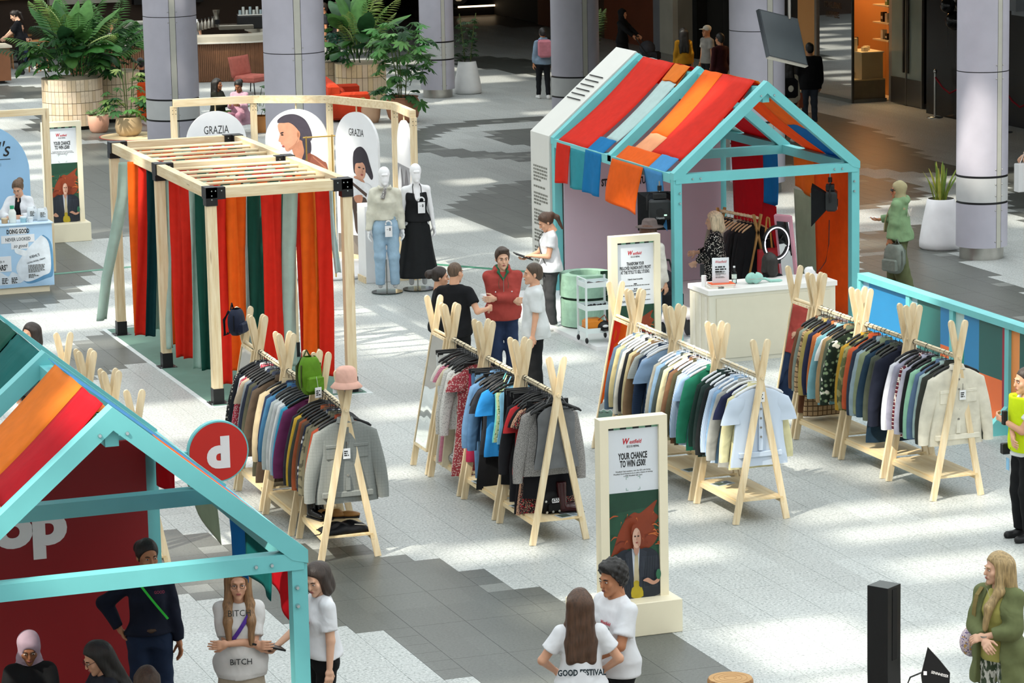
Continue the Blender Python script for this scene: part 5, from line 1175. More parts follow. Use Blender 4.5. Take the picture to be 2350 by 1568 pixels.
def woman_profile():
    return [(blob([(.19, .94), (.30, .985), (.48, .995), (.64, .96), (.73, .89), (.76, .82), (.70, .79), (.74, .73), (.66, .66), (.56, .68), (.52, .80), (.34, .90)], 6), '#3f3a46'),
        (blob([(.40, .80), (.44, .70), (.50, .64), (.62, .62), (.66, .72), (.58, .80)], 5), '#b67d63'), (blob([(.20, .92), (.205, .875), (.225, .85), (.215, .825), (.20, .795), (.235, .785), (.24, .772), (.265, .765), (.265, .75), (.30, .745), (.32, .722), (.38, .722), (.47, .765), (.54, .80), (.55, .86), (.44, .92), (.30, .94)], 4), '#cd957a'), (blob([(.36, .735), (.47, .775), (.53, .82), (.50, .78), (.42, .735)], 4), '#b67d63'),
        (blob([(.19, .935), (.32, .985), (.52, .99), (.68, .93), (.75, .85), (.74, .80), (.62, .79), (.57, .83), (.54, .88), (.42, .93), (.28, .93)], 6), '#453f4b'), (blob([(.60, .80), (.72, .80), (.74, .74), (.70, .68), (.62, .63), (.55, .58), (.58, .66), (.62, .72)], 5), '#39343f'), (oval(.535, .845, .028, .028), '#c08566'), (oval(.53, .842, .014, .018), '#a06a50'),
        (oval(.262, .857, .028, .005, a=.15), '#33262a'), (oval(.265, .842, .022, .005), '#2b2022'), (oval(.275, .757, .022, .006), '#a8524e'),
        (blob([(.58, .60), (.66, .68), (.74, .70), (.92, .65), (1.0, .60), (1.02, .30), (.38, .30), (.44, .50)], 5), '#8a5140'), (blob([(.50, .58), (.60, .62), (.68, .70), (.74, .69), (.66, .58), (.56, .46), (.48, .40), (.46, .50)], 5), '#7a4332'), ([(.60, .52), (.64, .52), (.58, .30), (.53, .30)], '#d9cdc6'), ([(.76, .685), (.98, .60), (.98, .585), (.77, .67)], '#a86d56'), ([(.80, .60), (.82, .60), (.80, .30), (.78, .30)], '#74402f')]
def woman_bag():
    return [(blob([(.41, .70), (.44, .76), (.60, .795), (.74, .76), (.82, .68), (.89, .60), (.84, .572), (.70, .62), (.46, .60), (.41, .63)], 6), '#35303a'), (blob([(.42, .58), (.60, .58), (.70, .53), (.58, .52), (.46, .54)], 4), '#c48d72'), (blob([(.44, .67), (.45, .61), (.52, .575), (.64, .57), (.70, .60), (.70, .66), (.60, .69)], 5), '#cf9a80'), (blob([(.41, .72), (.48, .775), (.62, .79), (.78, .72), (.86, .62), (.76, .66), (.70, .69), (.58, .68), (.47, .67), (.44, .62), (.41, .64)], 6), '#2f2b35'),
        (oval(.56, .648, .035, .005), '#2c2226'), (oval(.665, .643, .022, .005), '#2c2226'), (oval(.62, .598, .03, .007), '#a04e4a'), ([(.63, .645), (.655, .615), (.62, .615)], '#b9826a'),
        (blob([(.24, .56), (.46, .565), (.60, .55), (.88, .50), (.95, .19), (.25, .19)], 4), '#e3e6ea'), (blob([(.30, .54), (.40, .52), (.34, .36), (.28, .30)], 4), '#cfd5dc'), ([(.24, .55), (.30, .558), (.74, .47), (.72, .445)], '#4b3a33'), ([(.26, .53), (.31, .53), (.42, .40), (.36, .40)], '#4b3a33'), (blob([(.36, .42), (.52, .44), (.72, .43), (.74, .30), (.70, .19), (.46, .18), (.40, .30)], 5), '#46362f'), (blob([(.42, .44), (.62, .455), (.60, .40), (.46, .40)], 4), '#c58c70'), (oval(.50, .33, .03, .012), '#8a7c70'), (oval(.60, .30, .03, .012), '#8a7c70'), ([(0, 0), (1, 0), (1, .165), (0, .165)], '#6d6660'), (blob([(.05, .02), (.3, .14), (.6, .05), (.9, .13), (.8, .02)], 4), '#7f766c')]
def arch_board(a, b, w, h, layers, txt, tz, f=.5, ts=.14, nm='magazine'):
    a, b = Vector(a), Vector(b); c = a+(b-a)*f; d = (b-a).normalized(); rz = math.atan2(d.y, d.x)
    e = ob('board_frame', None, AR, loc=(c.x-14, c.y-49, 0)); e.rotation_euler[2] = rz; z0 = 2.45-h
    o = MB().prism(arch_poly(w, h), .045, Matrix.Translation((0, -.02, z0))).build('arch_board', plain('#eef0f4', .35, .02), AR, loc=(c.x-14, c.y-49, 0)); o.rotation_euler[2] = rz; bpy.data.objects.remove(e)
    MB().tube([(0, 0, 2.44), (0, 0, TOPZ-.05)], .012, 8).build('hanging_rod', WZ, o)
    if layers:
        clip = [(poly, c_) for poly, c_ in layers]; flat_print(o, 'portrait_print', clip, (-w*.48, -.021, z0+.02), w*.96, h*.96)
    if txt: text(txt, ts, M_INK, o, (0, -.0215, tz), cond=.62, bold=-.004)
    return o
arch_board(AP[0], AP[1], 1.0, 2.2, None, 'GRAZIA', 2.08, .52, .19)
arch_board(AP[1], AP[2], 1.06, 2.3, woman_profile(), None, 0, .56)
o3 = arch_board(AP[2], AP[3], 1.06, 2.42, woman_bag(), 'GRAZIA', 2.06, .42, .17)
arch_board(AP[3], AP[4], .85, 1.3, [([(0, .02), (1, .02), (1, .45), (0, .45)], '#8f9298'), (blob([(.1, .05), (.3, .4), (.5, .2), (.7, .42), (.9, .1)]), '#5d5f66'), (blob([(.0, .2), (.2, .42), (.3, .2), (.15, .05)]), '#d9dbe0')], None, 0, .5)
M_PLAT = plain('#e9eaec', .4, .02)
pl = thing('display_plinth', 'tall white plinth behind the mannequin in jeans', 'plinth', (14.72, 46.75, 0)); MB().bbox(-.22, .25, 0, .4, 0, 1.22, .006).build('body', M_PLAT, pl); MB().box(-.24, .62, .02, .4, 0, .10).build('kick_board', WX, pl)
dp = thing('round_platform', 'low white round platform at the arched portrait boards', 'platform', (14.35, 48.2, 0)); MB().lathe([(.95, 0), (.97, .01), (.97, .045), (.95, .05)], 48).build('disc', M_PLAT, dp)
stl = thing('wooden_stool', 'tall pale wooden stool behind the right pergola post', 'stool', (13.95, 47.6, .0))
for sx_ in (-1, 1):
    for sy_ in (-1, 1): MB().beam((sx_*.16, sy_*.14, .05), (sx_*.11, sy_*.10, .72), .03, .03).build('leg', WZ, stl)
MB().bbox(-.16, .16, -.15, .15, .72, .75, .005).build('seat', WX, stl); MB().beam((-.14, -.125, .3), (.14, -.125, .3), .025, .025).build('stretcher', WX, stl)
rl = thing('brass_rail', 'brass garment rail with two hanging bags at the portrait boards', 'garment rail', (13.75, 47.3, 0))
MB().tube([(0, 0, 0), (0, 0, 2.3)], .012, 8).tube([(.42, 0, 0), (.42, 0, 2.3)], .012, 8).tube([(-.05, 0, 2.28), (.47, 0, 2.28)], .012, 8).build('pole_frame', plain('#c9a55a', .3, .05, 6, .8), rl)
# ------------------------------------------------------------------ mannequins
M_MANQ = '#f0f0f2'; SKIN['manq'] = M_MANQ
def glass_base(root, k):
    MB().lathe([(.24, .0), (.24, .012)], 32).build('glass_base', glass(), root); MB().tube([(0, .03, .01), (0, .03, .5)], .012, 8).build('support_rod', M_STEEL, root)
def hang_tag(root, x, y, z, lab=None):
    t = MB().bbox(-.055, .055, -.004, .0, -.22, -.05, .001).build('door_tag', plain('#eff0f2', .5), root, 'white tag with printed number', loc=(x, y, z)); MB().tube([(.045*math.cos(a), -.002, -.02+.045*math.sin(a)) for a in [PI*1.2*j/8-.1*PI for j in range(9)]], .012, 6).build('hook', plain('#eff0f2', .5), t); MB().box(-.03, -.005, -.006, -.004, -.11, -.105).build('dash', M_INK, t); text('0', .06, M_INK, t, (.02, -.005, -.125), bold=.05, cond=.7)
def m1x(root, k):
    glass_base(root, k); hang_tag(root, .03, -.17, 1.10); m = MB(); m.tube([(0, -.12, 1.62), (-.02, -.15, 1.56), (-.05, -.155, 1.47)], [.02, .03, .035], 8); m.build('neck_scarf', pattern('floral', '#7d7a78', '#e5e3df', 60.), root)
    for s_ in (-1, 1): MB().tube([(s_*.03, -.12, 1.63), (s_*.08, -.10, 1.62), (s_*.085, .0, 1.64)], [.012, .028, .02], 8).build('collar', cloth('#d9d6c6'), root)
person('white mannequin in cream blouse and light blue jeans', (14.53, 45.8, .012), -8, 1.92, 'f', 'manq', .012, name='mannequin', cat='mannequin', egg=True, face=False, top=dict(mat=cloth('#d8d6c6'), name='blouse', sleeve=1.95, inf=.016, hem=1.0, fold=.009), bottom=('trousers', cloth('#9dbad0'), .006), shoes=None, feet=((-.09, .0, .09), (.11, -.03, .09)), extra=m1x)
def m2x(root, k):
    glass_base(root, k); hang_tag(root, .05, -.165, 1.42)
    for s_ in (-1, 1): MB().tube([(s_*.065, -.135, 1.44), (s_*.065, -.075, 1.60), (s_*.03, .03, 1.68)], .007, 6).build('halter_strap', M_INK, root)
person('white mannequin in a long black halter dress', (15.05, 45.85, .012), -12, 1.93, 'f', 'manq', .012, name='mannequin', cat='mannequin', egg=True, face=False, top=dict(mat=cloth('#1d1e20'), name='bodice', sleeve=.1, inf=.008, hem=.95, strapless=1.33), bottom=None, skirt=(.17, cloth('#232527', .15, .6, 220., .25), .13), shoes=None, feet=((-.09, 0, .09), (.09, 0, .09)), extra=m2x)
for nm in ('mannequin',):
    pass
# ------------------------------------------------------------------ style studio fittings
def kp(px, py, yl): p = atY(px, py, 39.91+yl); return (p.x, p.y, p.z)
CT = thing('studio_counter', 'white counter with grey front panel at the studio kiosk', 'counter', (16.69, 38.39, 0))
MB().box(0, 1.86, .02, .68, 0, .93).build('body', plain('#ddd8c6', .5, .02), CT); MB().bbox(-.02, 1.88, 0, .70, .93, 1.0, .004).build('top', plain('#eceae6', .4, .02), CT); MB().box(.10, 1.78, .008, .022, .06, .88).build('front_panel', plain('#d9d2bd', .5, .02), CT)
for k in range(3): MB().box(-.008, .002, .08+k*.2, .16+k*.2, .05, .9).build('side_fin', plain('#e4dfd0', .5), CT)
def ctop(px, py): p = at(px, py, 1.0); return (p.x, p.y, 1.0)
cs = thing('counter_sign', 'white card sign standing on books on the studio counter', 'sign', (16.95, 38.62, 1.055)); m = MB(); m.bbox(-.115, .115, 0, .01, 0, .34, .001); m.build('card', M_PAPER, cs); text('Westfield', .05, M_WRED, cs, (0, -.001, .27), cond=.8, shear=.3); greek(cs, [.9, 1, .6], .018, .15, (-.075, -.001, .225), (1, 0, 0), rt, M_INK); greek(cs, [.9, 1, .8, 1, .5, 0, .8, .9], .007, .14, (-.07, -.001, .16), (1, 0, 0), rt, M_GREYINK); cs.rotation_euler[2] = -.2
def book(label, loc, w, d, h, c, rz, spine=None):
    t = thing('book', label, 'book', loc, rz, 'books on the studio counter'); MB().box(-w/2, w/2, -d/2, d/2, 0, h).build('cover', plain(c, .5), t); MB().box(-w/2-.001, w/2-.006, -d/2-.001, d/2-.004, .004, h-.004).build('pages', plain('#eae4d6', .8), t)
    if spine: text(spine, h*1.1, M_INK, t, (0, -d/2-.002, .004), bold=.04, cond=.8)
book('white magazine with black title under the orange book', (16.92, 38.60, 1.0), .34, .24, .028, '#e9e8e4', -.2, 'DAZED'); book('orange book on top of the white magazine', (16.95, 38.60, 1.028), .33, .23, .027, '#e8663a', -.15)
wb = thing('water_bottle', 'clear plastic water bottle on the studio counter', 'bottle', (17.22, 38.78, 1.0)); MB().lathe([(.032, 0), (.034, .01), (.034, .15), (.028, .18), (.013, .205), (.013, .22)], 16).build('body', glass('#dfeaea', .05), wb); MB().lathe([(.015, .218), (.015, .24)], 12).build('cap', plain('#e8ecee', .4), wb); MB().lathe([(.0345, .07), (.0345, .13)], 16, cap=False).build('label_band', plain('#cfe2d8', .5), wb)
tb = thing('white_tube', 'white cylindrical box with phone behind it on the studio counter', 'box', (16.76, 38.75, 1.0)); MB().lathe([(.035, 0), (.035, .15)], 16).build('body', M_PLAT, tb); MB().bbox(-.03, .03, .05, .06, .12, .30, .003).build('phone', M_BLK, tb)
mp = thing('belt_bag', 'mint green belt bag lying on the studio counter', 'bag', (17.46, 38.66, 1.0)); m = MB(); m.grid(lambda u, v: (.13*math.cos(2*PI*u)*math.sin(PI*(.08+.84*v)), .07*math.sin(2*PI*u)*math.sin(PI*(.08+.84*v)), .075-.07*math.cos(PI*v)+.01*math.sin(11*u*2)), 20, 10); m.build('pouch_body', cloth('#9fd0c4'), mp); MB().tube([(.1, 0, .06), (.18, .03, .05), (.25, 0, .015), (.36, -.02, .018), (.42, .02, .01)], [.02, .018, .022, .024, .01], 8).build('belt', cloth('#9fd0c4'), mp); MB().tube([(-.1, -.065, .07), (.1, -.065, .075)], .005, 5).build('zip', M_STEEL, mp)
cr = thing('tissue', 'crumpled white tissue at the right end of the studio counter', 'tissue', (18.38, 38.85, 1.0)); m = MB(); m.grid(lambda u, v: ((.07+.03*math.sin(7*u*3+5*v))*math.cos(2*PI*u)*math.sin(PI*v), (.06+.02*math.sin(9*u*3))*math.sin(2*PI*u)*math.sin(PI*v), .07-.065*math.cos(PI*v)+.02*math.sin(13*u+9*v)*math.sin(PI*v)), 16, 8, smooth=False); m.build('paper', M_PLAT, cr)
rg = thing('ring_light', 'black ring light on a stand behind the studio counter', 'lamp', (kp(1781, 558, .35)[0], 40.26, 0)); zc = kp(1781, 558, .35)[2]
m = MB(); m.tube([(.185*math.cos(a), 0, zc+.225*math.sin(a)) for a in [2*PI*j/40 for j in range(41)]], .034, 8, cap=False); m.build('ring_housing', M_BLK, rg); m = MB(); m.tube([(.185*math.cos(a), -.03, zc+.225*math.sin(a)) for a in [2*PI*j/40 for j in range(41)]], .010, 6, cap=False); m.build('light_tube', emis('#f4f0ff', 1.2), rg); MB().tube([(0, 0, .06), (0, 0, zc-.22)], .014, 8).build('stand', M_BLK, rg); MB().box(-.06, .06, -.03, .03, zc-.29, zc-.21).build('control_box', M_BLK, rg)
for k in range(3): MB().tube([(0, 0, .35), (.28*math.cos(k*2.1), .28*math.sin(k*2.1), .065)], .010, 6).build('tripod_leg', M_BLK, rg)
pm = thing('standing_mirror', 'pink framed standing mirror beside the ring light', 'mirror', (*kp(1822, 570, .55)[:2], .055)); m = MB(); m.T = Matrix.Rotation(.18, 4, 'X') @ Matrix.Rotation(0, 4, 'Z'); m.bbox(-.14, .14, -.02, .02, 0, 1.62, .02); m.build('frame', plain('#dfa3b4', .4), pm); m = MB(); m.T = Matrix.Rotation(.18, 4, 'X'); m.box(-.10, .10, -.026, -.021, .08, 1.52); m.build('mirror_glass', mirror_mat(), pm); pm.rotation_euler[2] = -1.0
def softbox(label, px, py, yl, top_z, flip):
    p = kp(px, py, yl); t = thing('studio_light', label, 'lamp', p); t.rotation_euler = (0, 0, flip)
    m = MB(); b = MB().bbox(-.15, .15, -.10, .06, -.13, .15, .03).build('lamp_body', plain('#26292b', .4), t)
    MB().tube([(.0, -.102, -.02), (.0, -.112, -.02)], .055, 16).build('vent', M_BLK, b); text('Litepanels', .04, M_PLAT, b, (0, -.102, -.11), cond=.7); MB().box(.05, .09, -.103, -.1, -.07, -.05).build('status_light', emis('#bff0d0', 1.), b)
    MB().tube([(-.17, 0, .0), (-.18, 0, .2), (-.12, 0, .25), (.12, 0, .25), (.18, 0, .2), (.17, 0, 0)], .012, 6).build('yoke', M_BLK, t); MB().bbox(-.09, .09, -.06, .06, .155, .24, .01).build('battery_pack', M_BLK, t)
    MB().tube([(0, 0, .25), (0, 0, top_z-p[2])], .011, 8).build('hanger_rod', M_STEEL, t); MB().tube([(0, 0, .27), (0, 0, .34)], .03, 8).build('clamp', M_BLK, t)
    def fn(u, v):
        a = [(-1, -1), (1, -1), (1, 1), (-1, 1), (-1, -1)]; k = u*4; i = min(int(k), 3); f = k-i; q = Vector(a[i])*(1-f)+Vector(a[i+1])*f; w = .12+.16*v; return (q.x*w, .06+.20*v, q.y*w*.95-.05*v)
    MB().grid(fn, 16, 3, smooth=False, thick=.006).build('softbox_hood', cloth('#131416'), t); return t
softbox('black studio light hanging at the front left of the kiosk', 1514, 482, .35, KE-.14, -.3)
softbox('black studio light with hood hanging at the front right of the kiosk', 1905, 462, .30, KE-.14, 1.1)
cb = thing('power_cable', 'thin black cable hanging down from the right studio light', 'cable', (0, 0, 0)); MB().tube([kp(1903, 505, .25), kp(1902, 560, .25), kp(1895, 600, .25), kp(1885, 615, .1), kp(1876, 625, -.2)], .006, 6).build('cord', M_BLK, cb)
rk = thing('garment_rail', 'wooden garment rail with black clothes inside the studio kiosk', 'clothes rack', (0, 0, 0)); a_ = Vector(kp(1655, 484, 2.6)); b_ = Vector(kp(1738, 500, 1.2)); MB().tube([a_, b_], .022, 10).build('rail', WY, rk)
for q in (a_, b_):
    for s_ in (-1, 1): MB().beam((q.x+s_*.28, q.y, .055), (q.x-s_*.06, q.y, q.z+.05), .05, .03).build('leg', wood('#c89a5c', '#a8783e'), rk)
cols = ['#1a1a1d', '#232327', '#141416', '#2d2c30', '#4a4548', '#c9c2b4', '#3a3638', '#1d1d20', '#26242a', '#8b8378']
for k, c in enumerate(cols):
    f = .06+.88*k/9; q = b_*(1-f)+a_*f; o = ob('hanging_coat' if k % 2 else 'hanging_jacket', GM[('coat' if k % 2 else 'jacket', 1+k % 3)], None, '%s garment, %s from the front on the studio kiosk rail' % ({'#c9c2b4': 'cream', '#8b8378': 'taupe', '#4a4548': 'grey'}.get(c, 'black'), ORD[k] if k else 'first'), 'coat' if k % 2 else 'jacket', 'garments on the studio kiosk rail', q-Vector((0, 0, .01)), .3); recolor(o, C(c)); o.scale = (1.15,)*3; recolor(ob('hanger', HG[False], o), plain('#d9b48a', .5))
hb_ = thing('handbag', 'red leather handbag hanging from the front of the kiosk rail', 'bag', (b_.x+.12, b_.y-.10, b_.z-.02)); m = MB(); m.grid(lambda u, v: ((u-.5)*.34*(1+.06*v), -.05*math.sin(PI*u)*math.sin(PI*(v*.9+.05)), -.42-.36*v), 10, 8, thick=.05); m.build('bag_body', plain('#a8242c', .4, .08), hb_); m = MB(); m.bbox(-.165, .165, -.045, .02, -.54, -.42, .01); m.build('flap', plain('#b32a32', .4), hb_); m = MB()
for s_ in (-1, 1): MB().tube([(s_*.06, 0, -.42), (s_*.04, 0, -.2), (s_*.02, 0, .02), (0, .02, .03)], .014, 6).build('tan_strap', plain('#c08a45', .5), hb_)
MB().tube([(-.1, -.03, -.42), (-.06, -.03, -.62), (.06, -.03, -.62), (.1, -.03, -.44)], .006, 6).build('chain', plain('#c9a55a', .3, .1, 8, .9), hb_)
for k, (x, z) in enumerate(((-.08, -.6), (.05, -.66), (.10, -.56), (.0, -.74), (-.1, -.7))): MB().tube([(x, -.055, z), (x, -.062, z)], .014, 8).build('stud', plain('#d9c59a', .3, .1, 8, .8), hb_)
bb_ = thing('handbag', 'brown satchel hanging below the red handbag', 'bag', (b_.x+.13, b_.y-.08, b_.z-.80)); m = MB(); m.bbox(-.17, .15, -.05, .03, -.22, .0, .02); m.build('bag_body', plain('#7d4a26', .45), bb_); MB().tube([(-.12, 0, 0), (-.05, 0, .5), (.05, 0, .5), (.12, 0, 0)], .010, 6).build('strap', plain('#6a3c1e', .5), bb_)
TR = thing('trolley', 'white three-tier trolley holding accessories by the kiosk', 'trolley', (*at(1368, 782, .06).xy, .055)); M_TW = plain('#dfeaea', .35, .02)
for x in (-.2, .2):
    for y in (-.16, .16): MB().box(x-.012, x+.012, y-.012, y+.012, .09, .90).build('upright', M_TW, TR); w_ = MB().ell((x, y, .045), (.02, .042, .042), 10, 8).build('castor', M_BLK, TR); MB().tube([(x, y, .06), (x, y, .1)], .01, 6).build('stem', M_STEEL, w_)
for z in (.14, .46, .78):
    MB().box(-.2, .2, -.16, .16, z, z+.01).box(-.2, .2, -.165, -.155, z, z+.07).box(-.2, .2, .155, .165, z, z+.07).box(-.205, -.195, -.16, .16, z, z+.07).box(.195, .205, -.16, .16, z, z+.07).build('tray', M_TW, TR)
MB().tube([(-.2, -.16, .90), (-.2, .16, .90)], .01, 6).build('handle', M_TW, TR); tx, ty = TR.location.x, TR.location.y
ob_ = thing('handbag', 'orange handbag on the bottom tray of the white trolley', 'bag', (tx-.03, ty-.03, .22)); m = MB(); m.bbox(-.15, .10, -.10, .10, 0, .17, .04); m.build('bag_body', plain('#e0861f', .4), ob_); MB().tube([(.02, -.09, .15), (.1, -.12, .22), (.16, -.1, .12)], .008, 6).build('strap', plain('#8a3a1e', .5), ob_)
b2 = thing('baseball_cap', 'black cap with white emblem on the bottom tray of the trolley', 'cap', (tx+.07, ty-.10, .21)); m = MB(); m.ell((0, 0, .06), (.10, .09, .09), 16, 10); m.build('crown', M_BLK, b2); MB().ell((0, -.10, .03), (.08, .07, .012), 12, 6).build('peak', M_BLK, b2); MB().ell((0, -.088, .08), (.045, .01, .02), 10, 6).build('emblem', M_PLAT, b2)
for k in range(4):
    sg = thing('sunglasses', 'dark sunglasses, %s from left on the trolley middle tray' % ['first', '2nd', '3rd', '4th'][k], 'sunglasses', (tx-.14+k*.09, ty-.04+.03*(k % 2), .53), .3*k, 'sunglasses on the trolley'); MB().ell((-.03, 0, .03), (.03, .01, .025), 10, 6).ell((.03, 0, .03), (.03, .01, .025), 10, 6).build('lenses', M_BLK, sg); MB().tube([(-.06, 0, .03), (-.06, .12, .02)], .004, 5).tube([(.06, 0, .03), (.06, .12, .02)], .004, 5).build('arms', M_BLK, sg)
for k in range(5): pl_ = thing('jewellery_box', '%s accessory case, %s on the trolley top tray' % (['tan', 'black', 'grey', 'dark brown', 'silver'][k], ['first', '2nd', '3rd', '4th', '5th'][k]), 'case', (tx-.15+k*.075, ty+.03*math.sin(k*2), .845), .2*k, 'cases on the trolley top tray'); MB().bbox(-.035, .035, -.06, .06, 0, .03+.01*(k % 2), .006).build('case_body', plain(['#a98a6c', '#1c1c1e', '#8d8d8d', '#4a362a', '#b9bcc0'][k], .4), pl_); MB().box(-.036, .036, -.061, .061, .018, .020).build('seam', M_INK, pl_)
AC = thing('armchair', 'mint green velvet tub armchair behind the trolley', 'armchair', (*at(1345, 745, .06).xy, .055), -.2); M_MINT = cloth('#9cc2ac', .2, .6)
def arc_wall(r0, r1, z0, z1, a0, a1, n=20):
    def fn(u, v):
        a = a0+(a1-a0)*u; k = v*4; i = min(int(k), 3); f = k-i; c = [(r0, z0), (r1, z0), (r1, z1), (r0, z1), (r0, z0)]; r = c[i][0]*(1-f)+c[i+1][0]*f; z = c[i][1]*(1-f)+c[i+1][1]*f; return (r*math.cos(a), r*math.sin(a), z)
    return MB().grid(fn, n, 4, smooth=False)
arc_wall(.24, .36, .02, .40, .2, 2*PI-.9).build('lower_shell', M_MINT, AC); arc_wall(.23, .37, .44, .76, .2, 2*PI-.9).build('back_rest', M_MINT, AC); MB().lathe([(.27, .1), (.27, .36), (.25, .42)], 28).build('seat_cushion', cloth('#6f917e', .2, .7), AC); arc_wall(.25, .33, .38, .46, .2, 2*PI-.9).build('dark_band', cloth('#3c4a42'), AC)
st_ = thing('pushchair', 'dark pushchair behind the studio totem', 'pushchair', (*at(1530, 765, .06).xy, .055)); 
for s_ in (-1, 1): MB().tube([(s_*.2, -.3, .12), (s_*.2, .1, .6), (s_*.2, .35, .98)], .013, 8).tube([(s_*.2, .35, .12), (s_*.2, -.05, .55)], .013, 8).build('frame_tube', M_BLK, st_); [MB().tube([(s_*.2-.02, y_, .12), (s_*.2+.02, y_, .12)], .11, 16).build('wheel', M_BLK, st_) for y_ in (-.3, .35)]
MB().tube([(-.2, .35, .98), (0, .38, 1.0), (.2, .35, .98)], .015, 8).build('handlebar', M_BLK, st_); MB().bbox(-.18, .18, -.2, .2, .4, .62, .04).build('seat', cloth('#2b2c30'), st_); MB().ell((0, .1, .7), (.19, .2, .2), 14, 8).build('hood', cloth('#3b3c42'), st_)
# ------------------------------------------------------------------ things on and around the racks
def onshelf(row, unit, lx, ly): return row_pt(row, lx, OFF[unit]+ly, .255)
def leaflet(label, p, rz): t = thing('leaflet', label, 'leaflet', p, rz, 'leaflets on rack shelves'); MB().box(-.10, .10, -.07, .07, 0, .003).build('sheet', plain('#c9d2dc', .4), t); flat_print(t, 'print', [(oval(.3, .5, .2, .35), '#5d6f7d'), (oval(.7, .5, .18, .3), '#8f9a78')], (-.10, 0, .0), .2, .0)
for lab, row, u, x, y, rz in (('printed leaflet beside the boots on the nearest dress rack shelf', 'dress', 0, .13, .10, .2), ('printed leaflet behind the black handbag on the nearest dress rack shelf', 'dress', 0, -.16, .72, .3), ('printed leaflet on the middle dress rack shelf', 'dress', 1, -.17, .75, .1), ('printed leaflet on the farthest dress rack shelf', 'dress', 2, .0, .3, -.2), ('printed leaflet on the nearest shirt rack shelf', 'shirt', 0, -.1, .80, .3), ('printed leaflet on the middle shirt rack shelf', 'shirt', 1, -.12, .35, .2)):
    t = thing('leaflet', lab, 'leaflet', onshelf(row, u, x, y), rz, 'leaflets on rack shelves'); MB().box(-.12, .12, -.075, .075, 0, .004).build('sheet', plain('#b9c4cd', .4), t); MB().box(-.10, .02, -.06, .06, .004, .005).build('picture', plain('#4d5b50', .5, .4, 30.), t); MB().box(.04, .10, -.05, .05, .004, .005).build('caption', plain('#7d8a92', .5), t)
def handbag(label, p, w, h, d, mat, rz, studs=True, tagged=True):
    t = thing('handbag', label, 'bag', p, rz, 'bags on rack shelves')
    def fn(u, v): a = 2*PI*u; k = math.sin(PI*(.06+.88*v))**.35; return (w/2*math.copysign(abs(math.cos(a))**.7, math.cos(a))*k*(1-.15*v), d/2*math.copysign(abs(math.sin(a))**.7, math.sin(a))*k+.008*math.sin(7*a+9*v), h*v)
    MB().grid(fn, 24, 10).build('bag_body', mat, t); MB().tube([(-w*.3, 0, h*.9), (-w*.22, 0, h*1.35), (0, 0, h*1.5), (w*.22, 0, h*1.35), (w*.3, 0, h*.9)], .012, 8).build('handle', mat, t); MB().bbox(-w*.22, w*.22, -d/2-.025, -d/2+.02, h*.12, h*.5, .012).build('front_pocket', mat, t); MB().tube([(-w*.42, -d*.30, h*.78), (0, -d*.36, h*.82), (w*.42, -d*.30, h*.78)], .006, 5).build('zip', M_STEEL, t)
    if studs:
        for k in range(8): MB().tube([((k % 4-1.5)*w*.2, -d/2-.03+(.02 if k > 3 else 0), h*(.15 if k < 4 else .62)), ((k % 4-1.5)*w*.2, -d/2-.04+(.02 if k > 3 else 0), h*(.15 if k < 4 else .62))], .013, 8).build('stud', M_STEEL, t)
        for s_ in (-1, 1): m = MB(); m.tube([(s_*w*.3+.03*math.cos(a), -.02, h*.95+.03*math.sin(a)) for a in [2*PI*j/12 for j in range(13)]], .006, 5, cap=False); m.build('ring', M_STEEL, t)
    if tagged: q = MB().box(-.05, .03, -d/2-.045, -d/2-.042, h*.55, h*.75).build('price_tag', M_PLAT, t); text('£55', .05, M_INK, q, (-.01, -d/2-.046, h*.60), bold=.02)
    return t
handbag('black studded handbag with price tag on the nearest dress rack shelf', onshelf('dress', 0, .02, .30), .36, .24, .18, cloth('#121214', .2, .5), .1)
handbag('grey metallic shoulder bag on the middle dress rack shelf', onshelf('dress', 1, .02, .14), .26, .26, .16, plain('#57534d', .35, .3, 20.), .2, True, False)
handbag('silver sequinned pouch on the farthest dress rack shelf', onshelf('dress', 2, -.12, .50), .30, .14, .14, plain('#b4b8b8', .25, .35, 60., .6, .8), .1, False, False)
def boot(label, p, rz, c, shaft=.34, group='boots on the dress rack shelf'):
    t = thing('boot', label, 'boot', p, rz, group); F = Field((-.08, -.25, 0), (.08, .12, shaft+.05), .012); F.cap((0, .03, .06), (0, .04, shaft), .045, .055, 0); F.cap((0, .02, .05), (0, -.16, .035), .046, .036, .03); F.halfspace((0, 0, .012), (0, 0, -1)); F.halfspace((0, 0, shaft), (0, 0, 1))
    ob('upper', fields_mesh('upper', [F.mesh()], plain(c, .22, .15)), t); MB().bbox(-.045, .045, -.2, .07, 0, .014, .004).build('sole', M_INK, t); MB().bbox(-.035, .035, .01, .07, 0, .04, .004).build('heel', M_INK, t)
boot('left oxblood leather boot on the nearest dress rack shelf', onshelf('dress', 0, .15, .22), 1.4, '#3a1518'); boot('right oxblood leather boot on the nearest dress rack shelf', onshelf('dress', 0, .17, .36), 1.25, '#3a1518')
def sandal(label, p, rz):
    t = thing('sandal', label, 'shoe', p, rz, 'heeled sandals on the middle dress rack shelf'); m = MB(); m.grid(lambda u, v: ((u-.5)*.07*(1-.3*abs(v-.3)), -.12+.24*v, .012+.075*max(0, v-.35)/.65), 4, 10, thick=.008); m.build('sole', M_BLK, t); MB().tube([(0, .105, .08), (0, .11, .0)], .007, 6).build('heel', M_BLK, t); MB().tube([(-.035, -.06, .02), (0, -.06, .06), (.035, -.06, .02)], .007, 6).build('toe_strap', M_BLK, t); MB().tube([(-.03, .08, .08), (-.02, .05, .13), (.02, .05, .13), (.03, .08, .08)], .006, 6).build('ankle_strap', M_BLK, t)
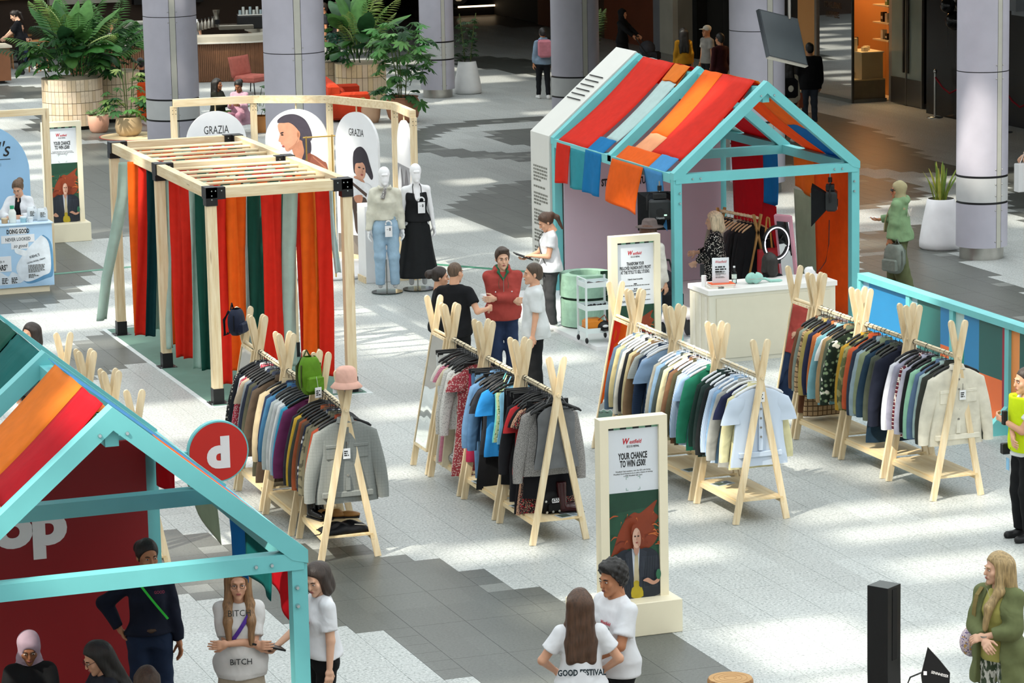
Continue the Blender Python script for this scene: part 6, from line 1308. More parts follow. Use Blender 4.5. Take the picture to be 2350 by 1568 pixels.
sandal('left black heeled sandal on the middle dress rack shelf', onshelf('dress', 1, .02, .66), .8); sandal('right black heeled sandal on the middle dress rack shelf', onshelf('dress', 1, .14, .60), 1.0)
def shoe(label, p, rz, c): t = thing('shoe', label, 'shoe', p, rz, 'shoes on the denim row shelves'); m = MB(); m.ell((0, -.06, .035), (.045, .12, .035), 14, 8); m.ell((0, .07, .045), (.04, .07, .05), 14, 8); m.build('upper', plain(c, .4), t); MB().bbox(-.045, .045, -.17, .13, 0, .016, .004).build('sole', M_INK, t)
shoe('left tan shoe on the nearest denim rack shelf', onshelf('denim', 0, .02, .80), 1.2, '#a87a45'); shoe('right tan shoe on the nearest denim rack shelf', onshelf('denim', 0, .16, .76), 1.2, '#a87a45'); boot('left black ankle boot on the nearest denim rack shelf', onshelf('denim', 0, -.14, .86), .3, '#151517', .2, 'boots on the denim rack shelf'); boot('right black ankle boot on the nearest denim rack shelf', onshelf('denim', 0, -.05, .88), .2, '#151517', .2, 'boots on the denim rack shelf')
fb = thing('folded_coat', 'black folded puffer with straps on the front denim rack shelf', 'coat', onshelf('denim', 0, .0, .18), .05); m = MB(); m.grid(lambda u, v: ((u-.5)*.50, (v-.5)*.30, .015+.085*(math.sin(PI*u)**.4)*(math.sin(PI*v)**.4)*(1+.18*math.sin(17*u+4*v))), 24, 12, thick=.012); m.build('fabric', cloth('#101114', .3, .5), fb); MB().tube([(-.24, -.05, .05), (-.30, -.10, .02), (-.36, -.08, .01)], .006, 5).build('strap', M_BLK, fb); MB().tube([(.08, -.1, .085), (.2, -.12, .07)], .008, 5).build('reflective_trim', M_STEEL, fb)
# hat, backpacks hung on the sticks
pt_ = row_pt('denim', -.0, 0, 0); hat = thing('bucket_hat', 'pink bucket hat hung on the front denim rack sticks', 'hat', (pt_[0]+.02, pt_[1], 1.86)); MB().lathe([(.115, .0), (.112, .07), (.10, .13), (.07, .155), (.0, .162)], 28).build('crown', cloth('#e3b3a2', .12), hat); MB().lathe([(.115, .005), (.165, -.05), (.163, -.056), (.112, -.002)], 28, cap=False).build('brim', cloth('#e3b3a2', .12), hat); MB().box(-.16, -.12, -.05, -.047, -.10, -.05).build('price_tag', M_PLAT, hat)
def backpack(label, p, rz, c, c2, w=.26, h=.40, d=.18, tagged=False):
    t = thing('backpack', label, 'backpack', p, rz); m = MB(); m.grid(lambda u, v: (w/2*math.copysign(abs(math.cos(2*PI*u))**.6, math.cos(2*PI*u))*math.sin(PI*(.04+.92*v))**.3, d/2*math.copysign(abs(math.sin(2*PI*u))**.6, math.sin(2*PI*u))*math.sin(PI*(.04+.92*v))**.3, -h+h*v), 28, 12); m.build('main_bag', cloth(c, .2, .6), t); MB().bbox(-w*.38, w*.38, -d/2-.035, -d/2+.03, -h*.92, -h*.5, .02).build('front_pocket', cloth(c, .2, .6), t)
    for s_ in (-1, 1): MB().tube([(s_*.05, d*.4, -.02), (s_*.07, d*.75, -.12), (s_*.08, d*.7, -.3), (s_*.07, d*.45, -h*.9)], .018, 6).build('shoulder_strap', cloth(c2), t); MB().tube([(s_*w*.5, -.02, -h*.2), (s_*w*.52, -.02, -h*.8)], .008, 5).build('side_strap', cloth(c2), t)
    MB().tube([(-.04, d*.3, -.01), (0, d*.3, .06), (.04, d*.3, -.01)], .010, 6).build('top_loop', cloth(c2), t)
    if tagged: q = MB().bbox(-.04, .04, -d/2-.06, -d/2-.056, -h-.02, -h+.09, .001).build('price_tag', M_PLAT, t); MB().tube([(0, -d/2-.058, -h+.09), (0, -d/2-.03, -h*.5)], .002, 4).build('string', M_PLAT, q); greek(q, [.8, .5, .9], .012, .06, (-.03, -d/2-.062, -h+.06), (1, 0, 0), rt, M_INK)
    return t
q = atY(710, 818, 31.42); backpack('lime green hiking backpack hung on the denim rack sticks', q, .3, '#5d8a1e', '#4a5230', .24, .40, .18, True)
q = row_pt('denim', -.12, 3*RL+2*RGAP+.55, 1.98); backpack('navy backpack slung over the far sticks of the denim row mirror', q, .9, '#1c2338', '#15171f', .24, .30, .16)
bs = thing('blue_scarf', 'bright blue scarf end hanging below the far jackets', 'scarf', row_pt('jacket', .16, OFF[2]+.12, .0)); m = MB(); m.grid(lambda u, v: ((u-.5)*.10, .01*math.sin(5*v), .80-.38*v), 4, 8, thick=.01); m.build('cloth', cloth('#1d4f9c'), bs)
# ------------------------------------------------------------------ foreground right: speaker, antenna, stool
sp = thing('column_speaker', 'tall black square column speaker standing in the right foreground', 'speaker', (11.0, 21.9, 0), .55)
def curve_col(z): return -.0+.10*max(0, (.95-z)/.95)**2
rings = [[(x+curve_col(z)*.9, y-curve_col(z)*.6, z) for x, y in ((-.095, -.095), (.095, -.095), (.095, .095), (-.095, .095))] for z in [1.6*k/12 for k in range(13)]]
m = MB(); loft(m, rings, True, True); m.sm = [False]*len(m.sm); m.build('cabinet', plain('#1a1b1d', .35, .1), sp); MB().box(-.03, .04, -.099, -.096, 1.0, 1.58).build('grille', plain('#101112', .7), sp); MB().box(-.094, .094, -.094, .094, 1.599, 1.603).build('top_cap', plain('#3d4442', .4), sp); MB().bbox(-.2, .25, -.25, .2, 0, .03, .006).build('foot_plate', M_BLK, sp)
an = thing('antenna_paddle', 'black paddle antenna with white maker name in the right foreground', 'antenna', (*at(2150, 1530, 1.25).xy, 1.08), -.5)
m = MB(); m.prism([(-.10, -.05), (.09, -.12), (.10, .12), (.02, .22), (-.07, .32), (-.12, .10)], .012); m.build('paddle', plain('#0f1012', .4), an); tx_ = text('SENNHEISER', .03, M_PLAT, an, (.02, -.002, .10), cond=.8); tx_.rotation_euler[1] = .25; MB().box(-.10, -.075, -.002, 0, .10, .13).build('sticker', M_PLAT, an); MB().tube([(-.11, .005, .12), (-.2, .0, .08), (-.27, 0, -.1), (-.28, 0, -.4)], .007, 6).build('cable', M_BLK, an); MB().tube([(0, .01, -.08), (0, .01, -1.08)], .016, 8).build('stand_pole', M_BLK, an)
for k in range(3): MB().tube([(0, .01, -.85), (.3*math.cos(k*2.1), .3*math.sin(k*2.1), -1.07)], .012, 6).build('tripod_leg', M_BLK, an)
so = thing('log_stool', 'round wooden log stool at the bottom edge of the picture', 'stool', (*at(1676, 1556, .42).xy, 0)); MB().lathe([(.18, 0), (.195, .04), (.195, .40), (.185, .42)], 32).build('trunk', wood('#b98a55', '#8f6235', 'Z'), so); MB().lathe([(.0, .4205), (.183, .4205)], 32, cap=False).build('top', wood('#c99f66', '#b3854c', 'X'), so)
for k in range(3): MB().lathe([(.05+.045*k, .4212), (.055+.045*k, .4212)], 28, cap=False).build('growth_ring', plain('#a57a45', .7), so)
# ------------------------------------------------------------------ back of the hall: shop fronts, upper floor slab, bar
def wy(px, X=33.): d = ray(px, 150); return d.y*X/d.x
slab = MB(); slab.box(26.8, 60, 46, 125, 4.7, 5.4); slab.box(2, 26.8, 83, 125, 4.7, 5.4); slab.box(23.2, 26.8, 76, 125, 4.7, 5.4); slab.build('ceiling', plain('#8d8a84', .8), kind='structure')
MB().box(2, 60, 112, 112.4, 0, 5.2).build('wall_back', plain('#241d18', .7, .2, 1.), kind='structure')
WR = MB().box(33.6, 34, 40, 112, 0, 4.7).build('wall_right', plain('#1b1815', .7, .2, 1.), kind='structure')
def wpanel(p0, p1, c, x=33.45, z0=0., z1=4.7, name='wall_panel', rough=.5, lab=None):
    y0, y1 = sorted((wy(p0, x), wy(p1, x))); return MB().box(x, 33.62, y0, y1, z0, z1).build(name, plain(c, rough, .12, 1.2), WR, lab)
wpanel(1236, 1268, '#5a2c18'); wpanel(1268, 1388, '#4a3020'); wpanel(1388, 1500, '#7a3d22', lab='brown orange shop hoarding'); wpanel(1500, 1515, '#8d8f95', 33.3); wpanel(1515, 1545, '#c9c6b8', 33.2, name='pilaster', lab='pale stone pilaster'); wpanel(1545, 1590, '#7d7262', 33.35); wpanel(1590, 1600, '#0c0c0d', 33.3); wpanel(1660, 1785, '#191614')
wpanel(1870, 1886, '#57534d', 33.0, name='shop_frame'); wpanel(2040, 2056, '#9a948a', 33.1, name='shop_frame', rough=.3); wpanel(2126, 2206, '#0b0c0f', 32.75, name='black_cladding', rough=.25); wpanel(2206, 2420, '#15161a', 33.2, name='black_cladding', rough=.35)
wpanel(2185, 2330, '#8d939a', 32.7, 2.55, 4.2, 'mural_panel', lab='grey and white mural on the black wall'); wpanel(2320, 2420, '#a9b0b8', 33.1, 2.4, 4.4, 'mural_panel')
for k, (a, b) in enumerate(((1612, 1619), (1621, 1628))): wpanel(a, b, '#cfd2d0', 33.25, 2.05, 2.6, 'paper_notice')
rgm = MB(); yy = wy(1572, 33.3); rgm.tube([(33.28, yy+.38*math.cos(a), 4.15+.38*math.sin(a)) for a in [PI+.3+(PI-.3)*j/16 for j in range(17)]], .03, 6); rgm.build('ring_sign', emis('#f4efe2', 1.5), WR)
# wellbeing shop
yA, yB, yC = 67.6, 65.75, 65.75
SH = thing('shop_front', 'warmly lit wellbeing shop with glass corner and stone display steps', 'shop', (32.2, 65.75, 0))
def sb(name, x0, x1, y0, y1, z0, z1, m, lab=None): return MB().box(x0, x1, y0, y1, z0, z1).build(name, m, SH, lab)
M_TAN = plain('#c9955c', .7, .06, 1.); M_STONE = plain('#d9c6a4', .5, .05, 3.); M_DGL = plain('#6a6a62', .3, .05)
sb('floor_slab', .05, 1.4, .05, 3.6, 0, .03, M_STONE); sb('display_step', .03, .85, .04, 1.80, .03, .50, plain('#8d897c', .3), 'low grey display step'); sb('display_step_top', .03, .85, .04, 1.80, .50, .53, M_STONE); sb('display_block', .28, .82, .10, .95, .53, 1.12, M_STONE, 'pale stone display block'); sb('block_top', .26, .84, .08, .97, 1.12, 1.15, plain('#efe2c4', .5))
sb('back_panel', .30, .36, 1.0, 3.6, .03, 4.4, M_TAN, 'tan inner wall with lettering'); sb('inner_wall', 1.33, 1.40, 0, 3.6, 0, 4.4, M_TAN)
lt = text("IT'S WELLBEING.\nANYWHERE.", .20, plain('#4a3418', .6), SH, (-.012, 1.05, 2.12), rz=-PI/2, cond=.62, align='CENTER', line=1.1)
for z in (1.35, 1.75, 2.15, 2.55): sb('shelf', .95, 1.33, .1, .9, z, z+.03, M_STONE)
rb = random.Random(9)
def product(label, x, y, z, w, h, c):
    t = thing('product_box', label, 'product', (32.2+x, 65.75+y, z), 0, 'products in the wellbeing shop'); MB().bbox(-w/2, w/2, -w/2, w/2, 0, h, .004).build('carton', plain(c, .5), t); MB().box(-w/2-.001, -w/2+.002, -w*.4, w*.4, h*.3, h*.6).build('label_strip', plain('#e8e2d4', .5), t)
for k, (x, y, z, w, h, c, nm) in enumerate([(.45, .3, 1.15, .12, .10, '#efe4cc', 'cream tray'), (.62, .55, 1.15, .12, .10, '#e9ddc2', 'pale tray'), (.45, .72, 1.25, .06, .20, '#1c1a18', 'dark bottle'), (.30, .50, 1.15, .09, .30, '#e4d8bd', 'tall cream carton'), (.12, .75, .53, .07, .22, '#221c18', 'small dark bottle'), (.16, .5, .53, .10, .18, '#d9cdb4', 'squat cream carton'), (.12, 1.35, .53, .10, .50, '#b9c0b4', 'clear carafe')]): product('%s on the wellbeing shop display' % nm, x, y, z, w, h, c)
for k in range(10):
    z = (1.38, 1.78, 2.18, 2.58)[k % 4]; product('%s carton on the %s shelf, number %d along' % (['cream', 'green', 'tan', 'white', 'dark'][k % 5], ['lowest', 'second', 'third', 'top'][k % 4], 1+k//4), 1.1, .18+.22*(k//4), z, .11, rb.uniform(.14, .28), ['#e6dac0', '#7fa06a', '#c99a62', '#ece6d8', '#2c2824'][k % 5])
sb('ceiling_panel', .03, 1.33, .05, 3.4, 4.25, 4.3, emis('#ffd9a0', 14.), 'warm glowing ceiling light panel')
for a, b in (((0, 0), (0, 1.85)), ((0, 0), (.86, 0))):
    MB().beam((*a, .04), (*b, .04), .04, .08).build('sill', M_DGL, SH); m = MB(); m._add([(*a, .08), (*b, .08), (*b, 4.5), (*a, 4.5)], [(0, 1, 2, 3)]); m.build('glass_pane', glass('#efe6d6', .02, 1.12), SH)
MB().beam((0, 0, 0), (0, 0, 4.6), .05, .05, (0, 1, 0)).build('corner_bar', plain('#3d3a34', .3), SH); MB().beam((0, 1.9, 0), (0, 1.9, 4.6), .08, .12, (0, 1, 0)).build('end_frame', plain('#7d746a', .35), SH)
SD = thing('shop_door', 'pair of tall glass shop doors with steel kick plates', 'door', (33.05, 63.9, 0))
for k in range(2):
    y0 = .05+.78*k; MB().box(-.02, .02, y0, y0+.74, .02, .62).build('kick_plate', plain('#6f6a62', .3, .05, 4, .7), SD); m = MB(); m._add([(0, y0, .62), (0, y0+.74, .62), (0, y0+.74, 3.4), (0, y0, 3.4)], [(0, 1, 2, 3)]); m.build('glass_pane', plain('#8d968c', .15, .2, .7), SD); MB().box(-.05, -.02, y0+(.62 if k == 0 else .05), y0+(.68 if k == 0 else .11), .75, 2.6).build('pull_bar', plain('#2b2a28', .3), SD); MB().box(-.03, .03, y0-.03, y0, 0, 3.5).build('stile', plain('#8a857c', .3, .05, 4, .6), SD)
for lab, px, py in (('chrome rope stanchion by the black shop wall', 2178, 268), ('chrome rope stanchion right of the sunlit column', 2338, 302)):
    p = at(px, py); t = thing('rope_stanchion', lab, 'stanchion', (p.x-.35, p.y, 0), 0, 'rope stanchions'); M_CHR = plain('#c9c9c6', .15, .05, 6, .95)
    MB().lathe([(.18, 0), (.18, .015), (.03, .03)], 24).build('base', M_CHR, t); MB().lathe([(.025, .02), (.025, .98)], 12).build('post', M_CHR, t); MB().ell((0, 0, 1.02), (.04, .04, .05), 12, 8).build('finial', M_CHR, t)
    MB().tube([(0, 0, .9), (.06, -.25, .68), (.1, -.5, .58), (.14, -.75, .68), (.2, -1., .9)], .02, 8).build('red_rope', cloth('#8d1d2a'), t)
for k, (px, py, r) in enumerate(((2190, 47, .19), (2175, 12, .16), (2207, 8, .15))):
    p = atY(px, py, 60.5); t = thing('balloon', 'black glossy balloon, %s of the cluster at the black wall' % ['lowest', 'left', 'right'][k], 'balloon', p, 0, 'balloons at the black wall'); MB().ell((0, 0, 0), (r, r, r*1.1), 18, 12).build('envelope', plain('#101113', .12), t); MB().tube([(0, 0, -r*1.1), (.02, .02, -r*1.1-.7)], .004, 4).build('string', M_INK, t)
# hanging screen
sc_c = atY(1798, 86, 50.); e1 = (_r*.36-_u*.055+_fw*.28); e2 = (_r*.08-_u*.42-_fw*.10); nn = e1.cross(e2).normalized()
TV = thing('hanging_screen', 'dark hanging screen tilted on a ceiling pole above the kiosk', 'screen', sc_c)
Ms = Matrix((tuple(e1), tuple(nn), tuple(-e2))).transposed().to_4x4()
m = MB(); m.T = Ms; m.box(-1, 1, -.0, .075, -1, 1); m.build('housing', plain('#2a3036', .4), TV); m = MB(); m.T = Ms; m.box(-.95, .95, -.004 if nn.dot(_fw) > 0 else .075, .0 if nn.dot(_fw) > 0 else .079, -.95, .95); m.build('display', plain('#3f464a', .25, .12, 1.5), TV); m = MB(); m.T = Ms; m.box(-1, 1, -.006, .078, -1.02, -.98); m.build('bottom_trim', M_STEEL, TV)
MB().tube([-e2*.9+e1*.55, -e2*.9+e1*.55+Vector((0, 0, 13.))], .03, 8).build('ceiling_pole', M_STEEL, TV)
# far car and light line
p0, p1 = at(1052, 37), at(1229, 28); st = thing('light_strip', 'thin glowing strip at the edge of the dark car stage', 'light', (0, 0, 0)); MB().beam((p0.x, p0.y, .28), (p1.x, p1.y, .28), .05, .05).build('tube', emis('#ffe0b4', 3.), st)
cs_ = thing('car_stage', 'low black stage under the display car', 'stage', (p0.x+1.2, p0.y+.6, 0)); MB().box(-2.6, .5, -.5, 5, 0, .25).build('deck', plain('#0d0d0f', .3), cs_); cx, cy = at(1190, 10, .6).x, p0.y+2.2
car = thing('display_car', 'dark car on the stage at the top of the picture', 'car', (cx-1.3, cy, .25), -.2)
m = MB(); loft(m, [[(x, y*w_, z_) for x, y, z_ in ((xx, -.85, .3), (xx, .85, .3), (xx, .9, .7), (xx, .75 if h_ > 1 else .85, h_), (xx, -.75 if h_ > 1 else -.85, h_), (xx, -.9, .7))] for xx, h_, w_ in ((-2.1, .75, .9), (-1.8, .9, 1), (-.9, .95, 1), (-.4, 1.4, .98), (.9, 1.42, .98), (1.6, 1.0, 1), (2.1, .8, .92))], True, True); m.build('car_body', plain('#101215', .15, .1), car)
for x in (-1.3, 1.3):
    for y in (-.82, .82): w_ = MB().tube([(x, y-.1, .32), (x, y+.1, .32)], .32, 24).build('wheel', plain('#141414', .6), car); MB().tube([(x, y-.11, .32), (x, y+.11, .32)], .2, 10).build('rim', M_STEEL, w_)
MB().box(-.3, .8, -.88, .88, 1.0, 1.3).build('windows', plain('#1c2226', .1), car)
# ------------------------------------------------------------------ cafe bar on the left
BAR = thing('cafe_bar', 'curved slatted wood cafe bar with pale stone top', 'counter', (0, 0, 0)); M_SLAT = plain('#8d6446', .6, .15, 3.)
bp = [(17.2, 80.5), (18.0, 79.2), (19.2, 78.55), (20.4, 78.2), (21.4, 78.0), (22.2, 78.3), (22.6, 79.2), (22.7, 81.5)]
bpts = [Vector((x, y, 0)) for x, y in bp]; dense = []
for i in range(len(bpts)-1):
    q0, q1, q2, q3 = bpts[max(i-1, 0)], bpts[i], bpts[i+1], bpts[min(i+2, len(bpts)-1)]
    for t in range(8): u = t/8; dense.append(.5*((2*q1)+(q2-q0)*u+(2*q0-5*q1+4*q2-q3)*u*u+(3*q1-q0-3*q2+q3)*u**3))
dense.append(bpts[-1])
def ribbon_wall(o0, o1, z0, z1):
    m = MB(); n = len(dense); rings = []
    for i, p in enumerate(dense):
        d = (dense[min(i+1, n-1)]-dense[max(i-1, 0)]).normalized(); nr = Vector((-d.y, d.x, 0)); rings.append([p+nr*o0+Vector((0, 0, z0)), p+nr*o1+Vector((0, 0, z0)), p+nr*o1+Vector((0, 0, z1)), p+nr*o0+Vector((0, 0, z1))])
    loft(m, rings, True, True); m.sm = [False]*len(m.sm); return m
ribbon_wall(0, .5, 0, .98).build('bar_front', M_SLAT, BAR); ribbon_wall(-.12, .6, .98, 1.16).build('bar_top', plain('#b9b2a2', .35, .04), BAR); ribbon_wall(-.14, -.11, .98, 1.02).build('top_lip', plain('#d9d5c9', .3), BAR)
m = MB()
for i, p in enumerate(dense[:-1]):
    for u in (0, .33, .66):
        q = p*(1-u)+dense[i+1]*u; d = (dense[i+1]-p).normalized(); nr = Vector((-d.y, d.x, 0)); m.beam(q-nr*.015+Vector((0, 0, .02)), q-nr*.015+Vector((0, 0, .97)), .035, .03, nr)
o = m.build('slats', plain('#7a5237', .6, .2, 4.), BAR); o['kind'] = 'stuff'
def bar_pt(px, py, z=1.16): p = at(px, py, z); return (p.x, p.y, z)
BI = 'things on the cafe bar'
for k, (px, py) in enumerate(((456, 70), (464, 69), (472, 67), (480, 65), (488, 63))):
    t = thing('syrup_pump', 'steel bottle leaning in a rack, %s on the bar' % ['first', '2nd', '3rd', '4th', '5th'][k], 'bottle', bar_pt(px, py), .3, BI); MB().lathe([(.045, 0), (.045, .18), (.02, .22), (.02, .26)], 12).build('body', plain('#a9a49a', .25, .1, 6, .8), t); MB().ell((0, 0, .27), (.028, .028, .02), 8, 6).build('cap', M_BLK, t)
t = thing('espresso_grinder', 'steel and black coffee grinder on the cafe bar', 'grinder', bar_pt(497, 62), 0, BI); MB().lathe([(.09, 0), (.09, .25), (.07, .3), (.1, .42), (.1, .45)], 16).build('body', plain('#8f8a80', .25, .1, 6, .8), t); MB().box(-.06, .06, -.13, -.08, .08, .2).build('spout', M_BLK, t)
t = thing('coffee_machine', 'black and steel espresso machine on the cafe bar', 'machine', bar_pt(550, 66), -.2, BI); MB().bbox(-.55, .35, -.22, .25, 0, .12, .02).build('base', plain('#8d887d', .25, .1, 6, .7), t); MB().bbox(-.05, .62, -.2, .25, .0, .34, .02).build('body', M_BLK, t); MB().bbox(-.05, .62, -.18, .24, .34, .37, .01).build('cup_tray', M_STEEL, t)
for k in range(7): MB().lathe([(.04, .37), (.035, .56 if k % 2 else .48)], 10).build('stacked_cups', plain('#cfd2cc' if k % 3 else '#9fb0b4', .3), t).location = (.02+.09*k, -.02+.05*(k % 2), 0)
t = thing('bar_fridge', 'grey cafe display case behind the planter', 'case', bar_pt(320, 82), 0, BI); MB().bbox(-.35, .2, -.2, .3, 0, .36, .01).build('case_body', plain('#8f9088', .4), t); MB().box(-.3, .15, -.21, -.19, .05, .3).build('front_glass', plain('#4a4d4a', .15), t)
BW = MB().box(10, 24.5, 88, 88.3, 0, 4.7).build('wall_back', plain('#3a2a1e', .7, .25, .6), kind='structure')
for x0, x1, z0, z1, c in ((14.5, 17.8, 1.6, 1.75, '#c98a4a'), (14.5, 17.8, 2.2, 2.3, '#c98a4a'), (18.2, 20.2, 1.4, 2.6, '#bdb8ac'), (20.6, 22.6, 1.3, 3.2, '#0d0d0e'), (22.8, 24.2, 2.2, 2.5, '#d08a2e')): MB().box(x0, x1, 87.7, 88.0, z0, z1).build('wall_shelf', plain(c, .5, .1), BW)
CL = thing('service_counter', 'wood fronted service counter at the left edge with pale top', 'counter', (14.6, 80.9, 0)); MB().box(-1.5, 1.05, -.3, .5, .08, .92).build('body', plain('#8a5a3c', .5, .15, 3.), CL); MB().box(-1.55, 1.1, -.35, .55, .92, .97).build('top', plain('#d9cfba', .4), CL); MB().box(-1.4, .9, -.2, .4, 0, .08).build('plinth', M_INK, CL)
for k in range(2): t = thing('takeaway_cup', '%s takeaway cup on the service counter' % ('red' if k else 'brown lidded'), 'cup', (14.7+.35*(1-k)*.8, 80.9, .97)); MB().lathe([(.035, 0), (.045, .11)], 12).build('cup', plain('#a8242c' if k else '#b98a62', .5), t); MB().lathe([(.047, .11), (.045, .125)], 12).build('lid', M_PLAT, t)
M_CW = wood('#b98552', '#94653a', 'X')
def cafe_table(label, x, y): t = thing('cafe_table', label, 'table', (x, y, 0), 0, 'cafe tables'); MB().lathe([(.36, .72), (.36, .75)], 24).build('table_top', M_CW, t); MB().lathe([(.03, .03), (.03, .72)], 10).build('pedestal', M_BLK, t); MB().lathe([(.22, 0), (.22, .03)], 20).build('foot', M_BLK, t)
cafe_table('round wooden cafe table behind the left planter', 17.3, 84.3); cafe_table('round wooden cafe table farther back left of the planter', 17.0, 86.2)
def cafe_chair(label, x, y, rz):
    t = thing('cafe_chair', label, 'chair', (x, y, 0), rz, 'cafe chairs')
    for sx_ in (-.18, .18):
        for sy_ in (-.18, .18): MB().beam((sx_, sy_, 0), (sx_*.9, sy_*.9, .45 if sy_ < 0 else .82), .03, .03).build('leg', M_CW, t)
    MB().bbox(-.2, .2, -.2, .2, .43, .46, .008).build('seat', M_CW, t); MB().bbox(-.18, .18, .15, .18, .66, .82, .008).build('backrest', M_CW, t)
cafe_chair('wooden cafe chair left of the planter', 16.9, 83.2, .4); cafe_chair('wooden cafe chair behind the barista', 16.3, 84.6, 1.5)
# ------------------------------------------------------------------ sofas, pots, planters and plants
def sofa(label, x, y, rz, c, w=1.6):
    t = thing('sofa', label, 'sofa', (x, y, 0), rz); m = cloth(c, .12, .8); MB().bbox(-w/2, w/2, -.45, .45, .05, .42, .04).build('seat_base', m, t); MB().bbox(-w/2, w/2, .22, .48, .3, .85, .06).build('backrest', m, t); MB().bbox(-w/2-.02, -w/2+.2, -.46, .46, .05, .66, .05).build('armrest', m, t); MB().bbox(w/2-.2, w/2+.02, -.46, .46, .05, .66, .05).build('armrest', m, t); MB().ell((-w*.15, .12, .52), (.24, .12, .2), 14, 10).build('cushion', cloth(c, .25), t)
p = at(300, 290); sofa('bright orange sofa behind the fatsia pot', p.x+.3, p.y+1.6, 2.9, '#e0501c', 1.9); p = at(800, 272); sofa('red orange sofa between the columns and tiled planter', p.x, p.y+.3, 1.4, '#b8391c', 2.0)
AMC = thing('lounge_chair', 'dusty pink lounge chair by the slatted bar', 'chair', (*at(580, 215).xy, 0), .7); M_PK = cloth('#b5665a', .15); MB().bbox(-.36, .36, -.3, .3, .3, .46, .04).build('seat', M_PK, AMC); m = MB(); m.grid(lambda u, v: ((u-.5)*.8, .28+.10*v-.12*math.cos(PI*(u-.5))*.4, .42+.5*v), 10, 6, thick=.06); m.build('backrest', M_PK, AMC)
for sx_ in (-1, 1): MB().tube([(sx_*.3, -.25, .3), (sx_*.34, -.3, .01)], .015, 6).tube([(sx_*.3, .25, .3), (sx_*.34, .3, .01)], .015, 6).build('legs', M_BLK, AMC)
leafmat = {}
def lmat(h):
    if h in leafmat: return leafmat[h]
    leafmat[h] = cloth(h, .3, .45, 220., .22); return leafmat[h]
def leaf_paddle(L=1., w=.34, pet=.5, droop=.35, n=10):
    m = MB()
    def spine(t): return Vector((t*L*math.cos(droop*t), 0, t*L*math.sin(.9-droop*1.6*t)*.55))
    base = Vector((pet*.45, 0, pet*.9)); m.tube([(0, 0, 0), (pet*.2, 0, pet*.5), base], [.012, .010, .008], 5)
    def fn(u, v):
        s_ = spine(v); ww = w*.5*math.sin(PI*(.04+.94*v)**.8)**.8; x = (u-.5)*2; return base+s_+Vector((0, x*ww, -abs(x)**1.5*ww*.28+.012*math.sin(14*v)*abs(x)))
    m.grid(fn, 6, n); return m
def leaf_frond(L=1.2, n=16, ll=.32, droop=.9):
    m = MB(); pts = [Vector((L*t*math.cos(droop*t*.6), 0, L*(t*.95-.55*droop*t*t))) for t in [k/n for k in range(n+1)]]; m.tube(pts, [.012-.009*k/n for k in range(n+1)], 5)
    for k in range(3, n+1):
        for s_ in (-1, 1):
            l = ll*math.sin(PI*(.15+.8*k/n)); a = pts[k]; d = Vector((.55, s_*.8, -.25)).normalized(); e = a+d*l; mid = a+d*l*.5+Vector((0, 0, .02)); w = Vector((.018, -s_*.012, 0)); m._add([a, mid-w, e, mid+w], [(0, 1, 2, 3)], True)
    return m
def leaf_palmate(n=7, r=.16, pet=.22):
    m = MB(); b = Vector((pet*.8, 0, pet*.5)); m.tube([(0, 0, 0), b], .005, 5)
    for k in range(n):
        a = (k/(n-1)-.5)*4.4; d = Vector((math.cos(a), math.sin(a), -.35)); sd = Vector((-math.sin(a), math.cos(a), 0)); l = r*(1-.25*abs(a)/2.2)
        vs = [b, b+d*l*.35+sd*l*.16+Vector((0, 0, .02)), b+d*l*.7+sd*l*.17, b+d*l, b+d*l*.7-sd*l*.17, b+d*l*.35-sd*l*.16+Vector((0, 0, .02))]; m._add(vs, [(0, 1, 2, 3, 4, 5)], True)
    return m
def leaf_blade(L=.6, w=.05):
    m = MB(); m.grid(lambda u, v: ((.10*v*v)*1., (u-.5)*w*math.sin(PI*(.12+.86*v))**.7, L*v), 2, 8); return m
LM = {k: f.mesh('leaf', lmat('#2f6a34')) for k, f in dict(paddle=leaf_paddle(), wide=leaf_paddle(.55, .30, .35, .7), frond=leaf_frond(), palm=leaf_palmate(), blade=leaf_blade()).items()}
def plant(label, loc, specs, cat='plant', seed=0, stems=0, group=None):
    t = thing('potted_plant', label, cat, loc, 0, group); r = random.Random(seed)
    for kind, n, spread, z0, z1, sc0, sc1, e0, e1, cols_ in specs:
        for k in range(n):
            a = r.uniform(0, 2*PI); d = spread*math.sqrt(r.random()); o = ob('leaf' if kind != 'frond' else 'frond', LM[kind], t, loc=(d*math.cos(a), d*math.sin(a), r.uniform(z0, z1))); s_ = r.uniform(sc0, sc1); o.scale = (s_, s_, s_)
            o.rotation_euler = (r.uniform(-.25, .25), r.uniform(e0, e1), a+r.uniform(-.5, .5)); recolor(o, lmat(r.choice(cols_)))
    for k in range(stems): a = r.uniform(0, 2*PI); MB().tube([(.08*math.cos(a), .08*math.sin(a), 0), (.15*math.cos(a), .15*math.sin(a), .6), (.25*math.cos(a), .25*math.sin(a), 1.2)], .012, 6).build('stem', plain('#5d6b3a', .6), t)
    return t
GR = ['#3d6b35', '#4c7a3c', '#2f5a30', '#5d8f48', '#2a4f2e']; GL = ['#6a9648', '#86a858', '#4a7a3c', '#a8bc6c']
def pot(label, loc, prof, c, cat='pot', soil=None):
    t = thing('plant_pot', label, cat, loc); MB().lathe(prof, 36, cap=False).build('vessel', plain(c, .55, .06, 4.), t); MB().lathe([(prof[0][0], .005), (0, .005)], 24, cap=False).build('base', plain(c, .6), t); zs = prof[-1][1]-.05; MB().lathe([(prof[-1][0]*.96, zs), (0, zs+.01)], 24, cap=False).build('soil', plain('#3d3026', .9, .3, 20.), t); return t
